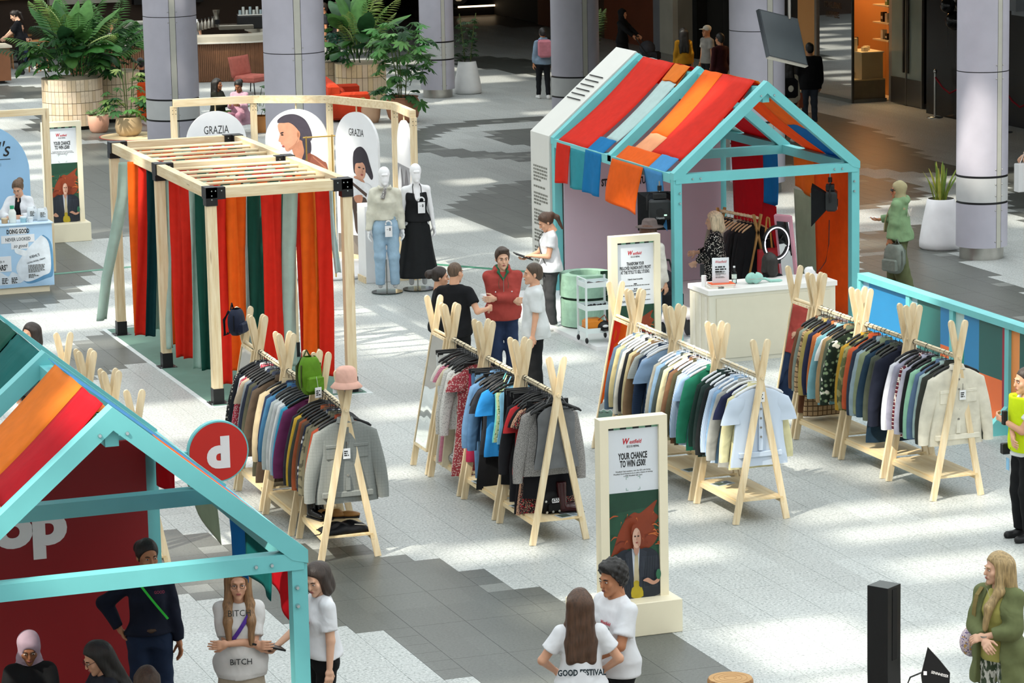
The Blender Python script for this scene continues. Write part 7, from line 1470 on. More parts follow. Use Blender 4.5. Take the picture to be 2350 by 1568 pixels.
def tiled_planter(label, loc, R, h, rows, cols_, c, n2=None, sx=1.):
    t = thing('tiled_planter', label, 'planter', loc); MB().lathe([(R*.9, 0), (R*.9, .08)], 40, sx=sx).build('recessed_foot', M_INK, t); MB().lathe([(R-.012, .08), (R-.012, h)], 40, sx=sx).build('core', plain('#b3a48c', .8), t); MB().lathe([(R-.02, h-.05), (0, h-.04)], 32, cap=False, sx=sx).build('soil', plain('#3d3026', .9, .3, 20.), t)
    th = 2*PI/cols_; zz = (h-.08)/rows; m = MB(); g = .07; w = R*th
    m._add([(-w/2*(1-g), -.012, .006), (w/2*(1-g), -.012, .006), (w/2*(1-g), -.012, zz-.006), (-w/2*(1-g), -.012, zz-.006), (-w/2*(1-g), .004, .006), (w/2*(1-g), .004, .006), (w/2*(1-g), .004, zz-.006), (-w/2*(1-g), .004, zz-.006)], [(0, 1, 2, 3), (0, 4, 5, 1), (2, 6, 7, 3), (1, 5, 6, 2), (0, 3, 7, 4)]); me = m.mesh('tile', plain(c, .4, .10, 5.)); r = random.Random(int(R*100)); alt = [plain(c, .4, .10, 5.), plain(c, .35, .22, 9.), plain('#d9c3a4', .4, .12, 5.)]
    for j in range(rows):
        for k in range(cols_):
            a = th*k
            if math.sin(a-.35) > .25: continue          # the far side is never seen
            o = ob('tile', me, t, loc=(R*sx*math.cos(a), R*math.sin(a), .08+j*zz)); o.rotation_euler[2] = a+PI/2; recolor(o, r.choice(alt))
    return t
pA = at(185, 300); tiled_planter('large cream tiled planter at the left with palms', (pA.x, pA.y+.75, 0), .68, 1.12, 4, 44, '#e9d5bb'); tiled_planter('second cream tiled planter behind the large left one', (pA.x+1.15, pA.y+1.75, 0), .62, 1.12, 4, 40, '#dcc8ac')
plant('dense mix of palms and broad leaves in the left tiled planter', (pA.x, pA.y+.75, 1.05), [('paddle', 11, .4, 0, .4, .9, 1.35, -.95, -.2, GR+GL), ('frond', 28, .45, .2, .9, .9, 1.3, -.7, .2, GL+GR), ('wide', 34, .6, 0, .5, .9, 1.5, -.4, .6, GR+['#4f8f45']), ('palm', 40, .6, 0, .9, 1.1, 1.9, -.3, .5, GR)], seed=1)
plant('dark leafy plants in the rear left tiled planter', (pA.x+1.15, pA.y+1.75, 1.05), [('wide', 34, .5, 0, .7, .9, 1.4, -.5, .5, GR), ('frond', 14, .35, .1, .8, .8, 1.2, -.6, .2, GR), ('palm', 34, .5, 0, .9, 1., 1.8, -.3, .5, GR)], seed=2)
pB = at(855, 248); tiled_planter('cream tiled planter right of the red orange sofa', (pB.x-.1, pB.y+.6, 0), .60, 1.02, 3, 30, '#d9c096', sx=1.); tiled_planter('cream tiled planter end beside the standing man', (pB.x-.75, pB.y+1.5, 0), .5, 1.02, 3, 26, '#d2bd9c')
plant('broad leaved tropical plants in the right tiled planter', (pB.x-.1, pB.y+.6, .97), [('paddle', 12, .35, 0, .3, .9, 1.4, -.8, -.1, GR), ('wide', 18, .45, 0, .4, .8, 1.4, -.4, .5, GR), ('frond', 10, .3, .2, .6, .7, 1.2, -.8, .1, GL), ('palm', 14, .45, 0, .5, 1, 1.5, -.3, .5, GR)], seed=3)
plant('dark bushy foliage in the left end of the right tiled planter', (pB.x-.75, pB.y+1.5, .97), [('palm', 34, .45, -.1, .7, .9, 1.5, -.4, .6, ['#2a5540', '#1f4636', '#35664a']), ('wide', 8, .3, .1, .7, .6, 1.1, -.6, .4, GR)], seed=4)
pT = at(937, 283); pot('big terracotta pot behind the pine frame', (pT.x, pT.y+.35, 0), [(.26, 0), (.34, .12), (.39, .32), (.38, .45), (.33, .54), (.36, .57)], '#b07a5c')
plant('tall umbrella plant in the big terracotta pot', (pT.x, pT.y+.35, .5), [('palm', 90, .42, .0, 1.5, 1., 1.9, -.4, .7, GR+['#4f8f45', '#6fa35a']), ('wide', 8, .2, .0, .8, .5, .9, -.2, .6, GR)], seed=5, stems=5)
pS = at(858, 283); pot('small clay pot beside the big terracotta pot', (pS.x, pS.y+.2, 0), [(.16, 0), (.2, .1), (.22, .28), (.2, .38), (.21, .40)], '#d3ab8c'); plant('small sprig in the small clay pot', (pS.x, pS.y+.2, .36), [('palm', 8, .1, 0, .1, .4, .7, -.6, .3, GL)], seed=6)
pW = at(1083, 217); TAP = [(.30, 0), (.335, .03), (.335, .12), (.30, .35), (.25, .6), (.215, .77), (.20, .78)]; pot('white tapered planter right of the blue-lilac column', (pW.x, pW.y+.3, 0), TAP, '#e6e7e6'); plant('dark clipped conifer in the white tapered planter', (pW.x, pW.y+.3, .74), [('palm', 60, .16, 0, 1.05, .5, .8, -.5, .4, ['#2b4a26', '#35552b', '#223d20'])], seed=7, stems=2)
pR = at(2195, 574); pot('white tapered planter beside the sunlit column', (pR.x-.13, pR.y+.3, 0), [(r_*1.05, z_*1.05) for r_, z_ in TAP], '#f0eff2'); plant('yellow edged snake plant in the white planter', (pR.x-.13, pR.y+.3, .76), [('blade', 26, .13, 0, .05, .6, 1.05, -.1, .45, ['#a9b04a', '#c2c25a', '#6f8a3c', '#8fa046'])], seed=8)
pP = at(232, 306); pot('small pink clay pot in front of the left tiled planter', (pP.x, pP.y+.2, 0), [(.15, 0), (.2, .05), (.23, .2), (.235, .38), (.225, .385)], '#d9a58e'); plant('low grey green herb in the small pink pot', (pP.x, pP.y+.2, .34), [('palm', 34, .2, 0, .06, .35, .6, -.9, .1, ['#7f9a6a', '#5d7d4c', '#9db08a'])], seed=9)
pF = at(303, 316); pot('round beige pot holding the fatsia plant', (pF.x, pF.y+.28, 0), [(.17, 0), (.27, .09), (.30, .22), (.27, .38), (.24, .43)], '#c9b08c'); plant('fatsia with lobed leaves in the round beige pot', (pF.x, pF.y+.28, .4), [('palm', 34, .3, -.05, .55, 1., 1.6, -.5, .7, GR+GL), ('palm', 5, .15, .7, .85, 1.1, 1.5, -.4, .3, GL)], seed=10, stems=3)
rgp = at(305, 318); ru = thing('round_rug', 'pale round rug with red edge under the beige pot', 'rug', (rgp.x+.15, rgp.y+.35, 0)); MB().lathe([(.8, .001), (.8, .010)], 40).build('edge', plain('#c2554a', .8), ru); MB().lathe([(.77, .010), (.77, .014)], 40).build('field', plain('#d9c49c', .85), ru)
pQ = at(1345, 235); pot('dark pot holding the small palm behind the gable', (pQ.x+.5, pQ.y+1.2, 0), [(.2, 0), (.25, .4), (.25, .5)], '#4a4a48'); plant('small palm beside the shaded column', (pQ.x+.5, pQ.y+1.2, .45), [('frond', 14, .12, .0, .6, .7, 1.05, -.9, .1, ['#4a5a2c', '#5d6b34', '#3a4a28'])], seed=11)
pV = at(604, 305); pot('orange crate holding a rubber plant by the left column', (pV.x, pV.y+.2, 0), [(.2, 0), (.22, .3), (.2, .36)], '#c9884a'); plant('variegated rubber plant between the seated women and column', (pV.x, pV.y+.2, .3), [('wide', 14, .15, 0, .5, .5, .8, -.4, .5, ['#3d5a34', '#54704a', '#2b472c'])], seed=12)
# ------------------------------------------------------------------ the people
FOLD = dict(arms=((.12, -.14, 1.09), (-.115, -.19, 1.12)), elbow=((-1, .2, -.6), (1, .2, -.6)), palm=((0, 1, 0), (0, 1, 0)), curl=(.3, .3))
BLKC = cloth('#17181a'); NAVY = cloth('#232b45'); WHT = '#e4e6ea'
def tablet(x, y, z, rx=.9, w=.20, h=.27):
    def fn(root, k):
        s = k['s']; m = MB(); m.T = Matrix.Translation(Vector((x, y, z))*s) @ Matrix.Rotation(rx, 4, 'X'); m.bbox(-w/2, w/2, -.008, .008, -h/2, h/2, .004); m.build('tablet', M_BLK, root)
    return fn
def specs(root, k):
    m = MB(); Mh = Matrix.Translation(k['hc']*k['s']) @ k['Rh'].to_4x4() @ Matrix.Scale(k['HS']*k['s'], 4); m.T = Mh
    for s_ in (-1, 1): m.tube([(s_*.031+.019*math.cos(a), -.103, .004+.016*math.sin(a)) for a in [2*PI*j/14 for j in range(15)]], .0016, 4, cap=False); m.tube([(s_*.05, -.10, .008), (s_*.076, -.01, .008)], .0016, 4)
    m.build('glasses', M_BLK, root)
def shades(root, k):
    m = MB(); m.T = Matrix.Translation(k['hc']*k['s']) @ k['Rh'].to_4x4() @ Matrix.Scale(k['HS']*k['s'], 4)
    for s_ in (-1, 1): m.ell((s_*.033, -.100, .004), (.027, .010, .019), 12, 8); m.tube([(s_*.055, -.095, .01), (s_*.082, .0, .012)], .003, 4)
    m.build('sunglasses', plain('#120f0f', .1), root)
def red_x(root, k):
    s = k['s']; T = k['T']
    F = Field((-.2, -.2, 1.30), (.2, .2, 1.56), .010); F.cap(T((-.055, -.085, 1.43)), T((-.06, .05, 1.475)), .020, .026, 0); F.cap(T((.055, -.085, 1.43)), T((.06, .05, 1.475)), .020, .026, .01); F.cap(T((-.06, .06, 1.475)), T((.06, .06, 1.475)), .028, .028, .02); F.cap(T((-.05, -.09, 1.42)), T((0, -.125, 1.34)), .014, .010, .01); F.cap(T((.05, -.09, 1.42)), T((0, -.125, 1.34)), .014, .010, .01); k['emit']('hood_lining', [F.mesh()], cloth('#2d6b4c'))
    for x in (-.045, .045): MB().tube([T((x, -.13, 1.40))*s, T((x*1.3, -.162, 1.30))*s, T((x*1.2, -.168, 1.24))*s], .004, 5).build('drawstring', cloth('#6b5a48'), root)
    MB().tube([T((0, -.165, 1.36))*s, T((0, -.175, 1.2))*s], .004, 5).build('zip', M_STEEL, root)
    for x in (-.10, .10): MB().ell(T((x, -.168, 1.20))*s, (.009, .005, .009), 8, 6).build('snap_button', M_PLAT, root)
person('man in a red hooded jacket with folded arms behind the dress row', hd(1152, 572, 1.80), -4, 1.80, 'm', 'fair', .012, head=(.06, .12, 0), top=dict(mat=cloth('#a8463f'), name='hooded_jacket', sleeve=1.9, inf=.021, hem=.84, hood=True, loose=.02, fold=.008), bottom=('trousers', cloth('#2c3a58'), .012), hair=('short', '#3d2e24'), extra=red_x, **FOLD)
person('man in a black tee seen from behind with raised thumb', hd(1043, 606, 1.76), -162, 1.76, 'm', 'light', .012, arms=((-.37, -.16, 1.13), (.235, -.05, .82)), elbow=((-.5, .7, -1), (.3, 1, -.2)), curl=(.95, .35), palm=((1, 0, 0), None), head=(.05, -.35, 0), top=dict(mat=cloth('#17181b'), name='t_shirt', sleeve=.62, inf=.018, hem=.82, loose=.01), bottom=('trousers', BLKC, .012), hair=('buzz', '#5a4636'), shoes='#d9d9d6')
person('dark-haired woman with tied-back hair hidden behind the man in black', hd(1008, 617, 1.62), -95, 1.62, 'f', 'light', .014, head=(.05, 0, 0), top=dict(mat=cloth('#26282c'), name='sweater', sleeve=1.9), bottom=('trousers', BLKC), hair=('bun', '#2b211c'))
def cargo(root, k):
    s = k['s']; MB().tube([(.135*s, -.03*s, .62*s), (.145*s, -.03*s, .62*s)], .03, 14).build('badge', plain('#a8a032', .6), root)
person('man in a pale grey tee in profile beside the red jacket', hd(1224, 608, 1.76), 84, 1.76, 'm', 'light', .012, arms=((-.25, -.02, .80), (.25, -.06, .80)), head=(0, .05, 0), top=tee('#d3d7d8', hem=.80, loose=.018, inf=.02, sleeve=.78, fold=.008), bottom=('trousers', BLKC, .022), hair=('crop', '#4a3b2e'), shoes='#222222', extra=cargo)
person('woman in white tee looking down at a tablet by the kiosk gable', hd(1260, 489, 1.68), 78, 1.68, 'f', 'light', .012, arms=((-.06, -.33, 1.06), (.06, -.27, 1.10)), elbow=((-.7, .6, -1), (.7, .6, -1)), curl=(.5, .4), palm=((0, 0, 1), (0, 0, -1)), head=(.5, 0, 0), top=tee(WHT, hem=.88, loose=.012, inf=.016), bottom=('trousers', cloth('#3f4042')), hair=('pony', '#4a3426'), shoes='#eeeeec', extra=both(strap('#222222', (-.1, 1.42), (.17, 1.0), .010), tablet(-.01, -.39, 1.09, 1.2)))
person('blond woman in black dotted blouse inside the studio kiosk', hd(1640, 489, 1.66), 100, 1.66, 'f', 'fair', .013, arms=((-.10, -.30, 1.10), (.08, -.28, .98)), elbow=((-.8, .3, -1), (.8, .3, -1)), head=(.1, .1, 0), top=dict(mat=pattern('dots', '#161618', '#dcd6cc', 42.), name='blouse', sleeve=1.75, inf=.024, hem=.74, loose=.025), bottom=('trousers', cloth('#3a4250')), hair=('bob', '#d8c3a4'))
def hat_x(root, k):
    M_ = Matrix.Translation(k['hc']*k['s']) @ k['Rh'].to_4x4(); m = MB(); m.T = M_; m.lathe([(.205, .062), (.208, .068), (.12, .078), (.105, .15), (.08, .175), (.0, .165)], 28, sx=.95); m.build('felt_hat', cloth('#6b5f5c'), root)
person('person in a felt hat with long brown hair inside the studio kiosk', hd(1490, 512, 1.70), -150, 1.70, 'f', 'light', .014, top=dict(mat=cloth('#d9d5cc'), name='cardigan', sleeve=1.85, inf=.025, hem=.80, loose=.02), bottom=('trousers', cloth('#7d97b0')), hair=('long', '#5a3a28'), extra=both(hat_x, strap('#a83a2c', (-.1, 1.40), (.16, .95), .022)))
person('person with tousled dark hair sitting behind the studio counter', (hd(1765, 598, 1.22)[0], hd(1765, 598, 1.22)[1], .055), 150, 1.68, 'f', 'tan', .016, hip_drop=.44, feet=((-.12, -.42, .075), (.12, -.42, .075)), arms=((-.2, -.3, .75), (.2, -.3, .75)), top=dict(mat=BLKC, name='sweater', sleeve=1.9), bottom=('trousers', BLKC), hair=('bob', '#1d1a17'), face=False)
def hood_x(root, k):
    hijab('#a8a07c')(root, k); shades(root, k); s = k['s']; m = MB(); m.grid(lambda u, v: ((-.17+.05*v+(u-.5)*.11)*s, (-.15-.10*math.sin(PI*v*.6)-.02*math.sin(9*u))*s, (1.34-.42*v)*s), 5, 10, thick=.02); m.build('scarf_end', cloth('#b5ab85'), root); w = k['wr'][-1]*s; MB().bbox(w.x-.035, w.x+.035, w.y-.17, w.y-.03, w.z+.02, w.z+.03, .003).build('phone', M_PLAT, root); chest_text('NY', .16, '#e6e0d6', 0., 1.20, .165, True, bold=.02, cond=.8)(root, k)
person('woman in olive headscarf and sage green hoodie walking past the fence', hd(2064, 419, 1.68), 118, 1.68, 'f', 'tan', .013, arms=((-.12, -.36, 1.10), (.26, -.06, .80)), elbow=((-.6, .6, -1), (.4, 1, -.2)), curl=(.4, .9), palm=((0, 0, 1), None), head=(.05, .55, 0), top=dict(mat=cloth('#7f9e76'), name='hoodie', sleeve=1.92, inf=.032, hem=.84, hood=True, loose=.025, fold=.009), bottom=('trousers', cloth('#5f6646'), .055), shoes='#5d6352', feet=((-.1, -.12, .075), (.1, .16, .085)), extra=hood_x)
q = hd(2064, 419, 1.68); tb_ = backpack('grey canvas bag carried by the woman in the green hoodie', (q[0]-.20, q[1]-.24, .80), -1.2, '#7d877f', '#6b746c', .34, .44, .2)
def vest_x(root, k):
    F = Field((-.4, -.35, .85), (.4, .35, 1.5), .013); s = k['s']
    def fn(x, y, z): a = .205; b = .165; return np.maximum(np.maximum((np.sqrt((x/a)**2+((y)/b)**2)-1)*b, z-1.44), .90-z)
    F.put(fn, (-.25, -.2, .88), (.25, .2, 1.46), 0); F.ell((0, -.02, 1.46), (.10, .12, .12), .01, True); F.ell((.24, 0, 1.36), (.09, .12, .14), .01, True); F.ell((-.24, 0, 1.36), (.09, .12, .14), .01, True); F.warp(.004, 24., 1.); k['emit']('high_vis_vest', [F.mesh()], cloth('#c8e01c', .08))
    MB().bbox(-.17*s, -.11*s, -.19*s, -.10*s, .84*s, .95*s, .01).build('belt_pouch', M_BLK, root); MB().tube([(-.17*s, -.02, .93*s), (0, -.15*s, .93*s), (.17*s, -.02, .93*s)], .02, 6).build('belt', M_BLK, root); MB().bbox(-.16*s, -.10*s, -.13*s, -.125*s, .68*s, .80*s, .001).build('id_card', plain('#7fb3d6', .4), root); MB().bbox(-.05*s, .0, -.24*s, -.20*s, 1.16*s, 1.30*s, .006).build('radio', M_BLK, root)
person('bald security man in yellow high visibility vest at the right edge', (*at(2352, 1238).xy, 0), 72, 1.80, 'm', 'light', .013, arms=((.12, -.20, 1.05), (-.06, -.22, 1.20)), elbow=((-1, .2, -.6), (1, .2, -1)), palm=((0, 1, 0), (0, 1, .3)), curl=(.4, .8), head=(.1, 0, 0), top=tee('#dfe2e4', hem=.86, sleeve=.6), bottom=('trousers', BLKC, .02), hair=('buzz', '#3a2f28'), shoes='#141416', extra=vest_x)
def gw_x(root, k):
    strap('#8a7a4c', (-.125, 1.42), (-.15, 1.02), .018)(root, k); s = k['s']; MB().ell((-.27*s, .02, .92*s), (.09, .13, .13), 16, 10).build('floral_bag', pattern('floral', '#d9c8d0', '#5a4a86', 60., '#c9a05a'), root)
    for x in (-1, 1): MB().ell(k['headpt']((x*.084, .0, -.055)), (.006, .006, .010), 8, 6).build('earring', plain('#e6dfd0', .3), root)
    m = MB(); m.tube([k['T']((-.05, -.10, 1.43))*s, k['T']((0, -.128, 1.36))*s, k['T']((.05, -.10, 1.43))*s], .002, 4); m.build('necklace', M_STEEL, root); MB().lathe([(.034, 0), (.034, .012)], 16, cap=False).build('bracelet', M_STEEL, root).location = k['wr'][1]*s
person('woman with long blond hair in olive jacket and yellow top', hd(2293, 1274, 1.68), 42, 1.68, 'f', 'fair', .011, head=(.05, -.55, 0), arms=((.03, -.25, 1.03), (.01, -.23, 1.06)), elbow=((-1, .3, -.5), (1, .3, -.5)), curl=(.5, .5), palm=((.3, .5, -.6), (-.3, .5, -.6)), top=dict(mat=cloth('#6f7750'), name='jacket', sleeve=1.72, inf=.028, hem=.62, loose=.022, open=(cloth('#bdb768'), .10), fold=.008), bottom=('trousers', pattern('leaf', '#dcdcd4', '#4a5744', 34.)), hair=('long_front', '#a88f64'), extra=gw_x)
person('man with curly black hair in white tee beside the foreground totem', hd(1410, 1293, 1.78), 58, 1.78, 'm', 'tan', .011, head=(.16, .12, 0), arms=((-.05, -.24, 1.02), (.08, -.27, 1.00)), elbow=((-1, .5, -.6), (1, .5, -.6)), curl=(.4, .4), top=tee(WHT, hem=.84, loose=.012, inf=.018, sleeve=.7), bottom=('trousers', BLKC, .01), hair=('curly', '#15120f'), extra=logo_front(.08, 1.26, -.146))
person('woman with long straight brown hair seen from behind in white tee', hd(1330, 1358, 1.66), 178, 1.66, 'f', 'light', .011, arms=((-.20, -.16, 1.0), (.20, -.16, 1.0)), elbow=((-1, .6, -.4), (1, .6, -.4)), top=tee(WHT, hem=.80, loose=.012, inf=.018, sleeve=.62), bottom=('trousers', BLKC), hair=('long', '#4d3423'), extra=chest_text('GOOD FESTIVAL', .072, '#20323a', 0., 1.045, .148, True, bold=.03, cond=.72))
person('woman with short brown bob and tablet behind the foreground kiosk post', hd(732, 1294, 1.68), 66, 1.68, 'f', 'fair', .011, arms=((-.10, -.36, 1.02), (.25, -.03, .80)), elbow=((-.6, .7, -.8), (.3, 1, -.2)), curl=(.6, .4), palm=((0, 0, 1), None), head=(.35, .55, 0), top=tee(WHT, hem=.94, loose=.010, inf=.016, sleeve=.72), bottom=('trousers', BLKC), hair=('bob', '#2d221c'), extra=both(logo_front(.055, 1.23, -.146), tablet(-.06, -.47, 1.06, 1.25, .2, .30)))
def scrawl(root, k):
    chest_text('BITCH', .075, '#2b3330', .0, 1.34, -.150, cond=.9)(root, k); chest_text('BiTCH', .070, '#1f2224', .0, .935, -.168, cond=.95)(root, k); strap('#5a3a9c', (.09, 1.36), (-.10, 1.08), .016)(root, k); specs(root, k)
person('woman with long light brown hair in scribbled white tee with folded arms', hd(545, 1306, 1.68), -6, 1.68, 'f', 'light', .011, head=(.08, 0, 0), top=tee('#dcdad8', hem=.80, loose=.022, inf=.018, sleeve=.82, fold=.008), bottom=('trousers', cloth('#b9ab98'), .02), skirt=(.5, cloth('#b9ab98'), .06), hair=('long_front', '#8d6a48'), extra=scrawl, **FOLD)
def navy_x(root, k): strap('#3fd04a', (-.10, 1.42), (.14, 1.08), .009)(root, k); s = k['s']; MB().tube([(-.16*s, -.04, .98*s), (0, -.135*s, .99*s), (.16*s, -.04, .98*s)], .018, 6).build('belt', plain('#4a3424', .5), root); chest_text('GOOD', .035, '#b0405c', .08, 1.30, -.138, cond=.8)(root, k)
person('woman in navy top and jeans with hand on hip inside the foreground kiosk', hd(335, 1245, 1.74), -12, 1.74, 'f', 'tan', .012, arms=((-.24, .04, .98), (.24, -.02, .82)), elbow=((-1, .5, .2), (.3, 1, -.2)), head=(.08, .25, 0), top=dict(mat=cloth('#151a2a'), name='sweater', sleeve=1.95, inf=.018, hem=.96), bottom=('trousers', cloth('#1f2c44'), .012), hair=('bun', '#1a1513'), extra=navy_x)
SIT = dict(hip_drop=.46, feet=((-.1, -.42, .075), (.1, -.42, .075)))
person('woman in a lilac headscarf sitting in the foreground kiosk', hd(64, 1446, 1.24), -10, 1.68, 'f', 'brown', .012, head=(.4, 0, 0), arms=((-.12, -.36, .72), (.12, -.36, .72)), top=dict(mat=BLKC, name='sweater', sleeve=1.9, inf=.02), bottom=('trousers', BLKC), extra=hijab('#b39cab'), **SIT)
person('dark-haired woman with glasses sitting in the foreground kiosk', hd(232, 1470, 1.24), 62, 1.68, 'f', 'light', .012, head=(.42, 0, 0), arms=((-.12, -.36, .72), (.12, -.36, .72)), top=dict(mat=cloth('#2a2d36'), name='blouse', sleeve=1.9, inf=.018), bottom=('trousers', BLKC), hair=('long', '#15110f'), extra=specs, **SIT)
person('brown-haired person low at the bottom of the foreground kiosk', hd(336, 1532, 1.24), 170, 1.68, 'f', 'light', .014, top=dict(mat=BLKC, name='sweater', sleeve=1.9), bottom=('trousers', BLKC), hair=('bob', '#3d2a1d'), face=False, **SIT)
person('woman in a white coat working at the blue skincare counter', hd(42, 413, 1.66), 8, 1.66, 'f', 'light', .014, head=(.5, 0, 0), arms=((-.10, -.30, 1.12), (.10, -.30, 1.14)), elbow=((-1, .5, -.6), (1, .5, -.6)), top=dict(mat=cloth('#e0e2e6'), name='white_coat', sleeve=1.85, inf=.024, hem=.62, loose=.015, open=(cloth('#1a1a1e'), .05)), bottom=('trousers', BLKC), hair=('bun', '#5d4632'))
person('dark-haired person half hidden behind the foreground kiosk roof', hd(70, 746, 1.66), 40, 1.66, 'f', 'light', .018, top=dict(mat=cloth('#26282c'), name='sweater', sleeve=1.9), bottom=('trousers', BLKC), hair=('bob', '#2a211c'), face=False)
# far figures
def far(label, px, py, H, deg, top_c, bot_c, hair_, sex='f', sk='tan', **k):
    base = dict(res=.02, face=False); base.update(k); tc = base.pop('top', None) or dict(mat=cloth(top_c), name='top', sleeve=base.pop('sleeve', 1.9)); base.pop('sleeve', None)
    HH = base.pop('hh', H)
    return person(label, hd(px, py, HH) if 'loc' not in base else base.pop('loc'), deg, H, sex, sk, bottom=('trousers', cloth(bot_c)), hair=hair_, top=tc, **base)
far('barista in black leaning over the service counter at the left edge', 42, 24, 1.68, 85, '#17181c', '#121214', ('pony', '#1d1714'), sk='fair', res=.016, face=True, sleeve=.9, lean=.12, arms=((-.08, -.42, .98), (.10, -.38, .98)), elbow=((-.5, .5, -1), (.5, .5, -1)), head=(.35, 0, 0), shoes='#141414')
far('barista in a grey tee bending behind the cafe bar', 478, -12, 1.75, 20, '#c9cdd0', '#1c1c1e', ('crop', '#2a211a'), 'm', 'light', sleeve=.6, loc=(20.6, 81.0, 0), lean=.55)
SITF = dict(hh=1.20, hip_drop=.46, feet=((-.1, -.42, .075), (.1, -.42, .075)))
far('seated woman in black and green with long dark hair by the column', 498, 182, 1.64, -65, '#26281f', '#4a5a34', ('long', '#15120f'), sk='brown', top=dict(mat=cloth('#2a2b22'), name='tunic', sleeve=1.9, inf=.02, hem=.7, loose=.03), arms=((-.1, -.36, .72), (.1, -.36, .72)), **SITF)
far('seated woman in a pink tunic looking down by the column', 548, 184, 1.64, 15, '#c79aa8', '#c48ea0', ('bun', '#15120f'), sk='brown', top=dict(mat=cloth('#c49aaa'), name='tunic', sleeve=1.85, inf=.02, hem=.7, loose=.03), head=(.4, 0, 0), arms=((-.1, -.36, .72), (.1, -.36, .72)), **SITF)
far('man in black tee and sunglasses beside the leafy plants', 772, 6, 1.78, 80, '#1b1b1d', '#4a4c50', ('crop', '#3a2f28'), 'm', 'light', sleeve=.6, extra=shades, res=.016)
far('man in pale shorts half hidden behind the lilac column', 742, 8, 1.76, 75, '#2a2c30', '#b9b9b0', ('crop', '#2a211a'), 'm', 'tan', sleeve=.6)
def pinkpack(root, k): m = MB(); m.bbox(-.15, .15, .12, .30, 1.0, 1.42, .05); m.build('pink_backpack', cloth('#c9808c'), root); [MB().tube([(s_*.10, .12, 1.40), (s_*.11, -.08, 1.38), (s_*.11, -.12, 1.2), (s_*.12, .1, 1.05)], .018, 6).build('strap', cloth('#c04a86'), root) for s_ in (-1, 1)]
far('person in blue hoodie with a pink backpack walking away', 1245, 66, 1.66, 168, '#8094a8', '#1d1e22', ('bun', '#1a1513'), extra=pinkpack, top=dict(mat=cloth('#8094a8'), name='hoodie', sleeve=1.9, inf=.022, hood=True), shoes='#e6e6e4', feet=((-.1, .08, .075), (.1, -.1, .075)))
far('woman in black robe pushing a pushchair by the brown wall', 1428, 22, 1.66, -60, '#0e0e10', '#0e0e10', None, extra=hijab('#0d0d0f'), skirt=(.06, cloth('#0e0e10'), .16), arms=((-.12, -.42, 1.0), (.14, -.42, 1.0)))
q = hd(1428, 22, 1.66); ps = thing('pushchair', 'dark pushchair pushed by the woman in black', 'pushchair', (q[0]+.55, q[1]-.55, 0), .9)
for c_ in st_.children: copy_tree(c_, ps)
far('woman with long dark hair in a mustard top by the shop wall', 1568, 66, 1.64, 170, '#b07d1c', '#1a1a1d', ('long', '#0f0d0c'))
def capx(root, k): m = MB(); m.T = Matrix.Translation(k['hc']*k['s']) @ k['Rh'].to_4x4(); m.ell((0, .016, .06), (.092, .11, .085), 16, 10); m.ell((0, -.13, .055), (.07, .07, .012), 12, 6); m.build('white_cap', cloth('#c9c5ba'), root)
far('man in white cap and grey tee beside the shop wall', 1622, 60, 1.72, 60, '#8d8a84', '#1b1b1e', None, 'm', 'tan', extra=capx, sleeve=.6)
far('man in dark maroon top half hidden behind the column', 1652, 78, 1.74, 140, '#3a161a', '#141416', ('crop', '#15120f'), 'm', 'tan')
far('woman in beige dress standing in the lit shop doorway', 1856, 28, 1.66, 20, '#c9a066', '#c9a066', ('long', '#1d1512'), sk='tan', skirt=(.25, cloth('#c9a066'), .08), loc=(32.9, 68.6, .3), arms=((-.05, -.22, 1.36), (.2, -.06, .85)))
def blackpack(root, k): m = MB(); m.bbox(-.15, .15, .12, .28, .95, 1.36, .05); m.build('black_backpack', cloth('#141416'), root); [MB().tube([(s_*.10, .12, 1.36), (s_*.09, .06, 1.45)], .02, 6).build('strap', cloth('#141416'), root) for s_ in (-1, 1)]; MB().ell((0, .282, 1.15), (.06, .006, .07), 10, 6).build('emblem', plain('#cfc9b8', .6), root)
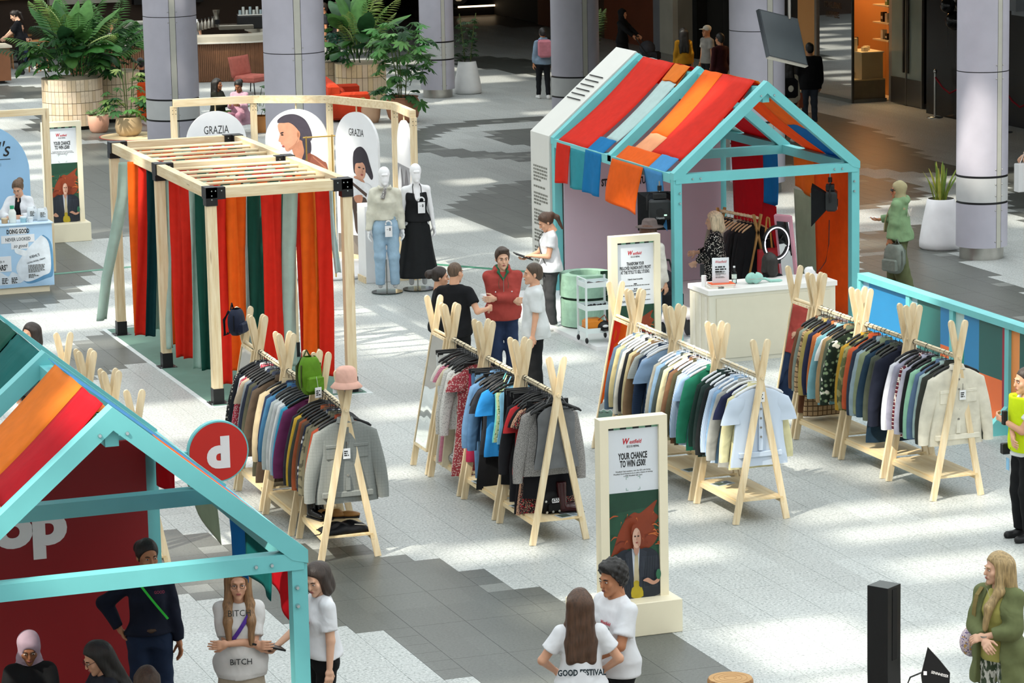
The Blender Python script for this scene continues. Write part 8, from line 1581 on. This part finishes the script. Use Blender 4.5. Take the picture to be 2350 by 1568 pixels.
far('person in cream jumper with a black backpack behind the kiosk ridge', 1808, 142, 1.68, 172, '#c9bfa8', '#2a2c30', ('long', '#14110f'), extra=blackpack)
def obag(root, k): w = k['wr'][1]*k['s']; MB().bbox(w.x-.12, w.x+.12, w.y-.06, w.y+.06, w.z-.48, w.z-.16, .004).build('orange_bag', plain('#8d3f1c', .6), root); MB().tube([(w.x-.06, w.y, w.z-.17), (w.x, w.y, w.z-.06), (w.x+.06, w.y, w.z-.17)], .004, 5).build('bag_handle', M_INK, root)
far('man in black jacket carrying an orange bag behind the kiosk ridge', 1858, 100, 1.80, 172, '#121214', '#3f454f', ('crop', '#14110f'), 'm', 'tan', extra=obag, top=dict(mat=cloth('#121214'), name='jacket', sleeve=1.92, inf=.035, hem=.78, loose=.03))
far('woman with long dark hair sitting at a cafe table behind the plants', 122, 26, 1.66, -40, '#2a2b30', '#26304a', ('long', '#17120f'), sk='light', loc=(16.7, 84.4, 0), arms=((-.1, -.36, .78), (.1, -.36, .78)), **SITF)
far('dark-haired person in white sitting at the bar behind the plants', 296, 34, 1.66, 30, '#c9c6bf', '#1c1c1e', ('bob', '#14110f'), sk='tan', loc=(18.9, 83.0, 0), **SITF)
far('person in black sitting on the orange sofa behind the left column', 322, 140, 1.72, 150, '#15161a', '#15161a', ('crop', '#14110f'), 'm', 'tan', **SITF)
q = at(2350, 470); bgx = thing('white_bag', 'white carrier bag held at the right edge of the picture', 'bag', (atY(2343, 385, 49.)[0], 49., atY(2343, 440, 49.)[2])); m = MB(); m.bbox(-.09, .25, -.08, .08, 0, .5, .01); m.build('bag_body', M_PLAT, bgx); MB().tube([(-.02, 0, .5), (.05, 0, .66), (.12, 0, .5)], .006, 5).build('handle', M_PLAT, bgx)
q = atY(2366, 385, 49.0); far('shopper with white carrier bag stepping out of the right edge', 0, 0, 1.70, 80, '#c9b4a4', '#3a3c44', ('bob', '#2a211c'), sk='fair', loc=(q[0]+.12, 49.0, 0), arms=((-.28, -.16, .92), (.25, 0, .8)))
bpy.data.scenes.remove(TXS)
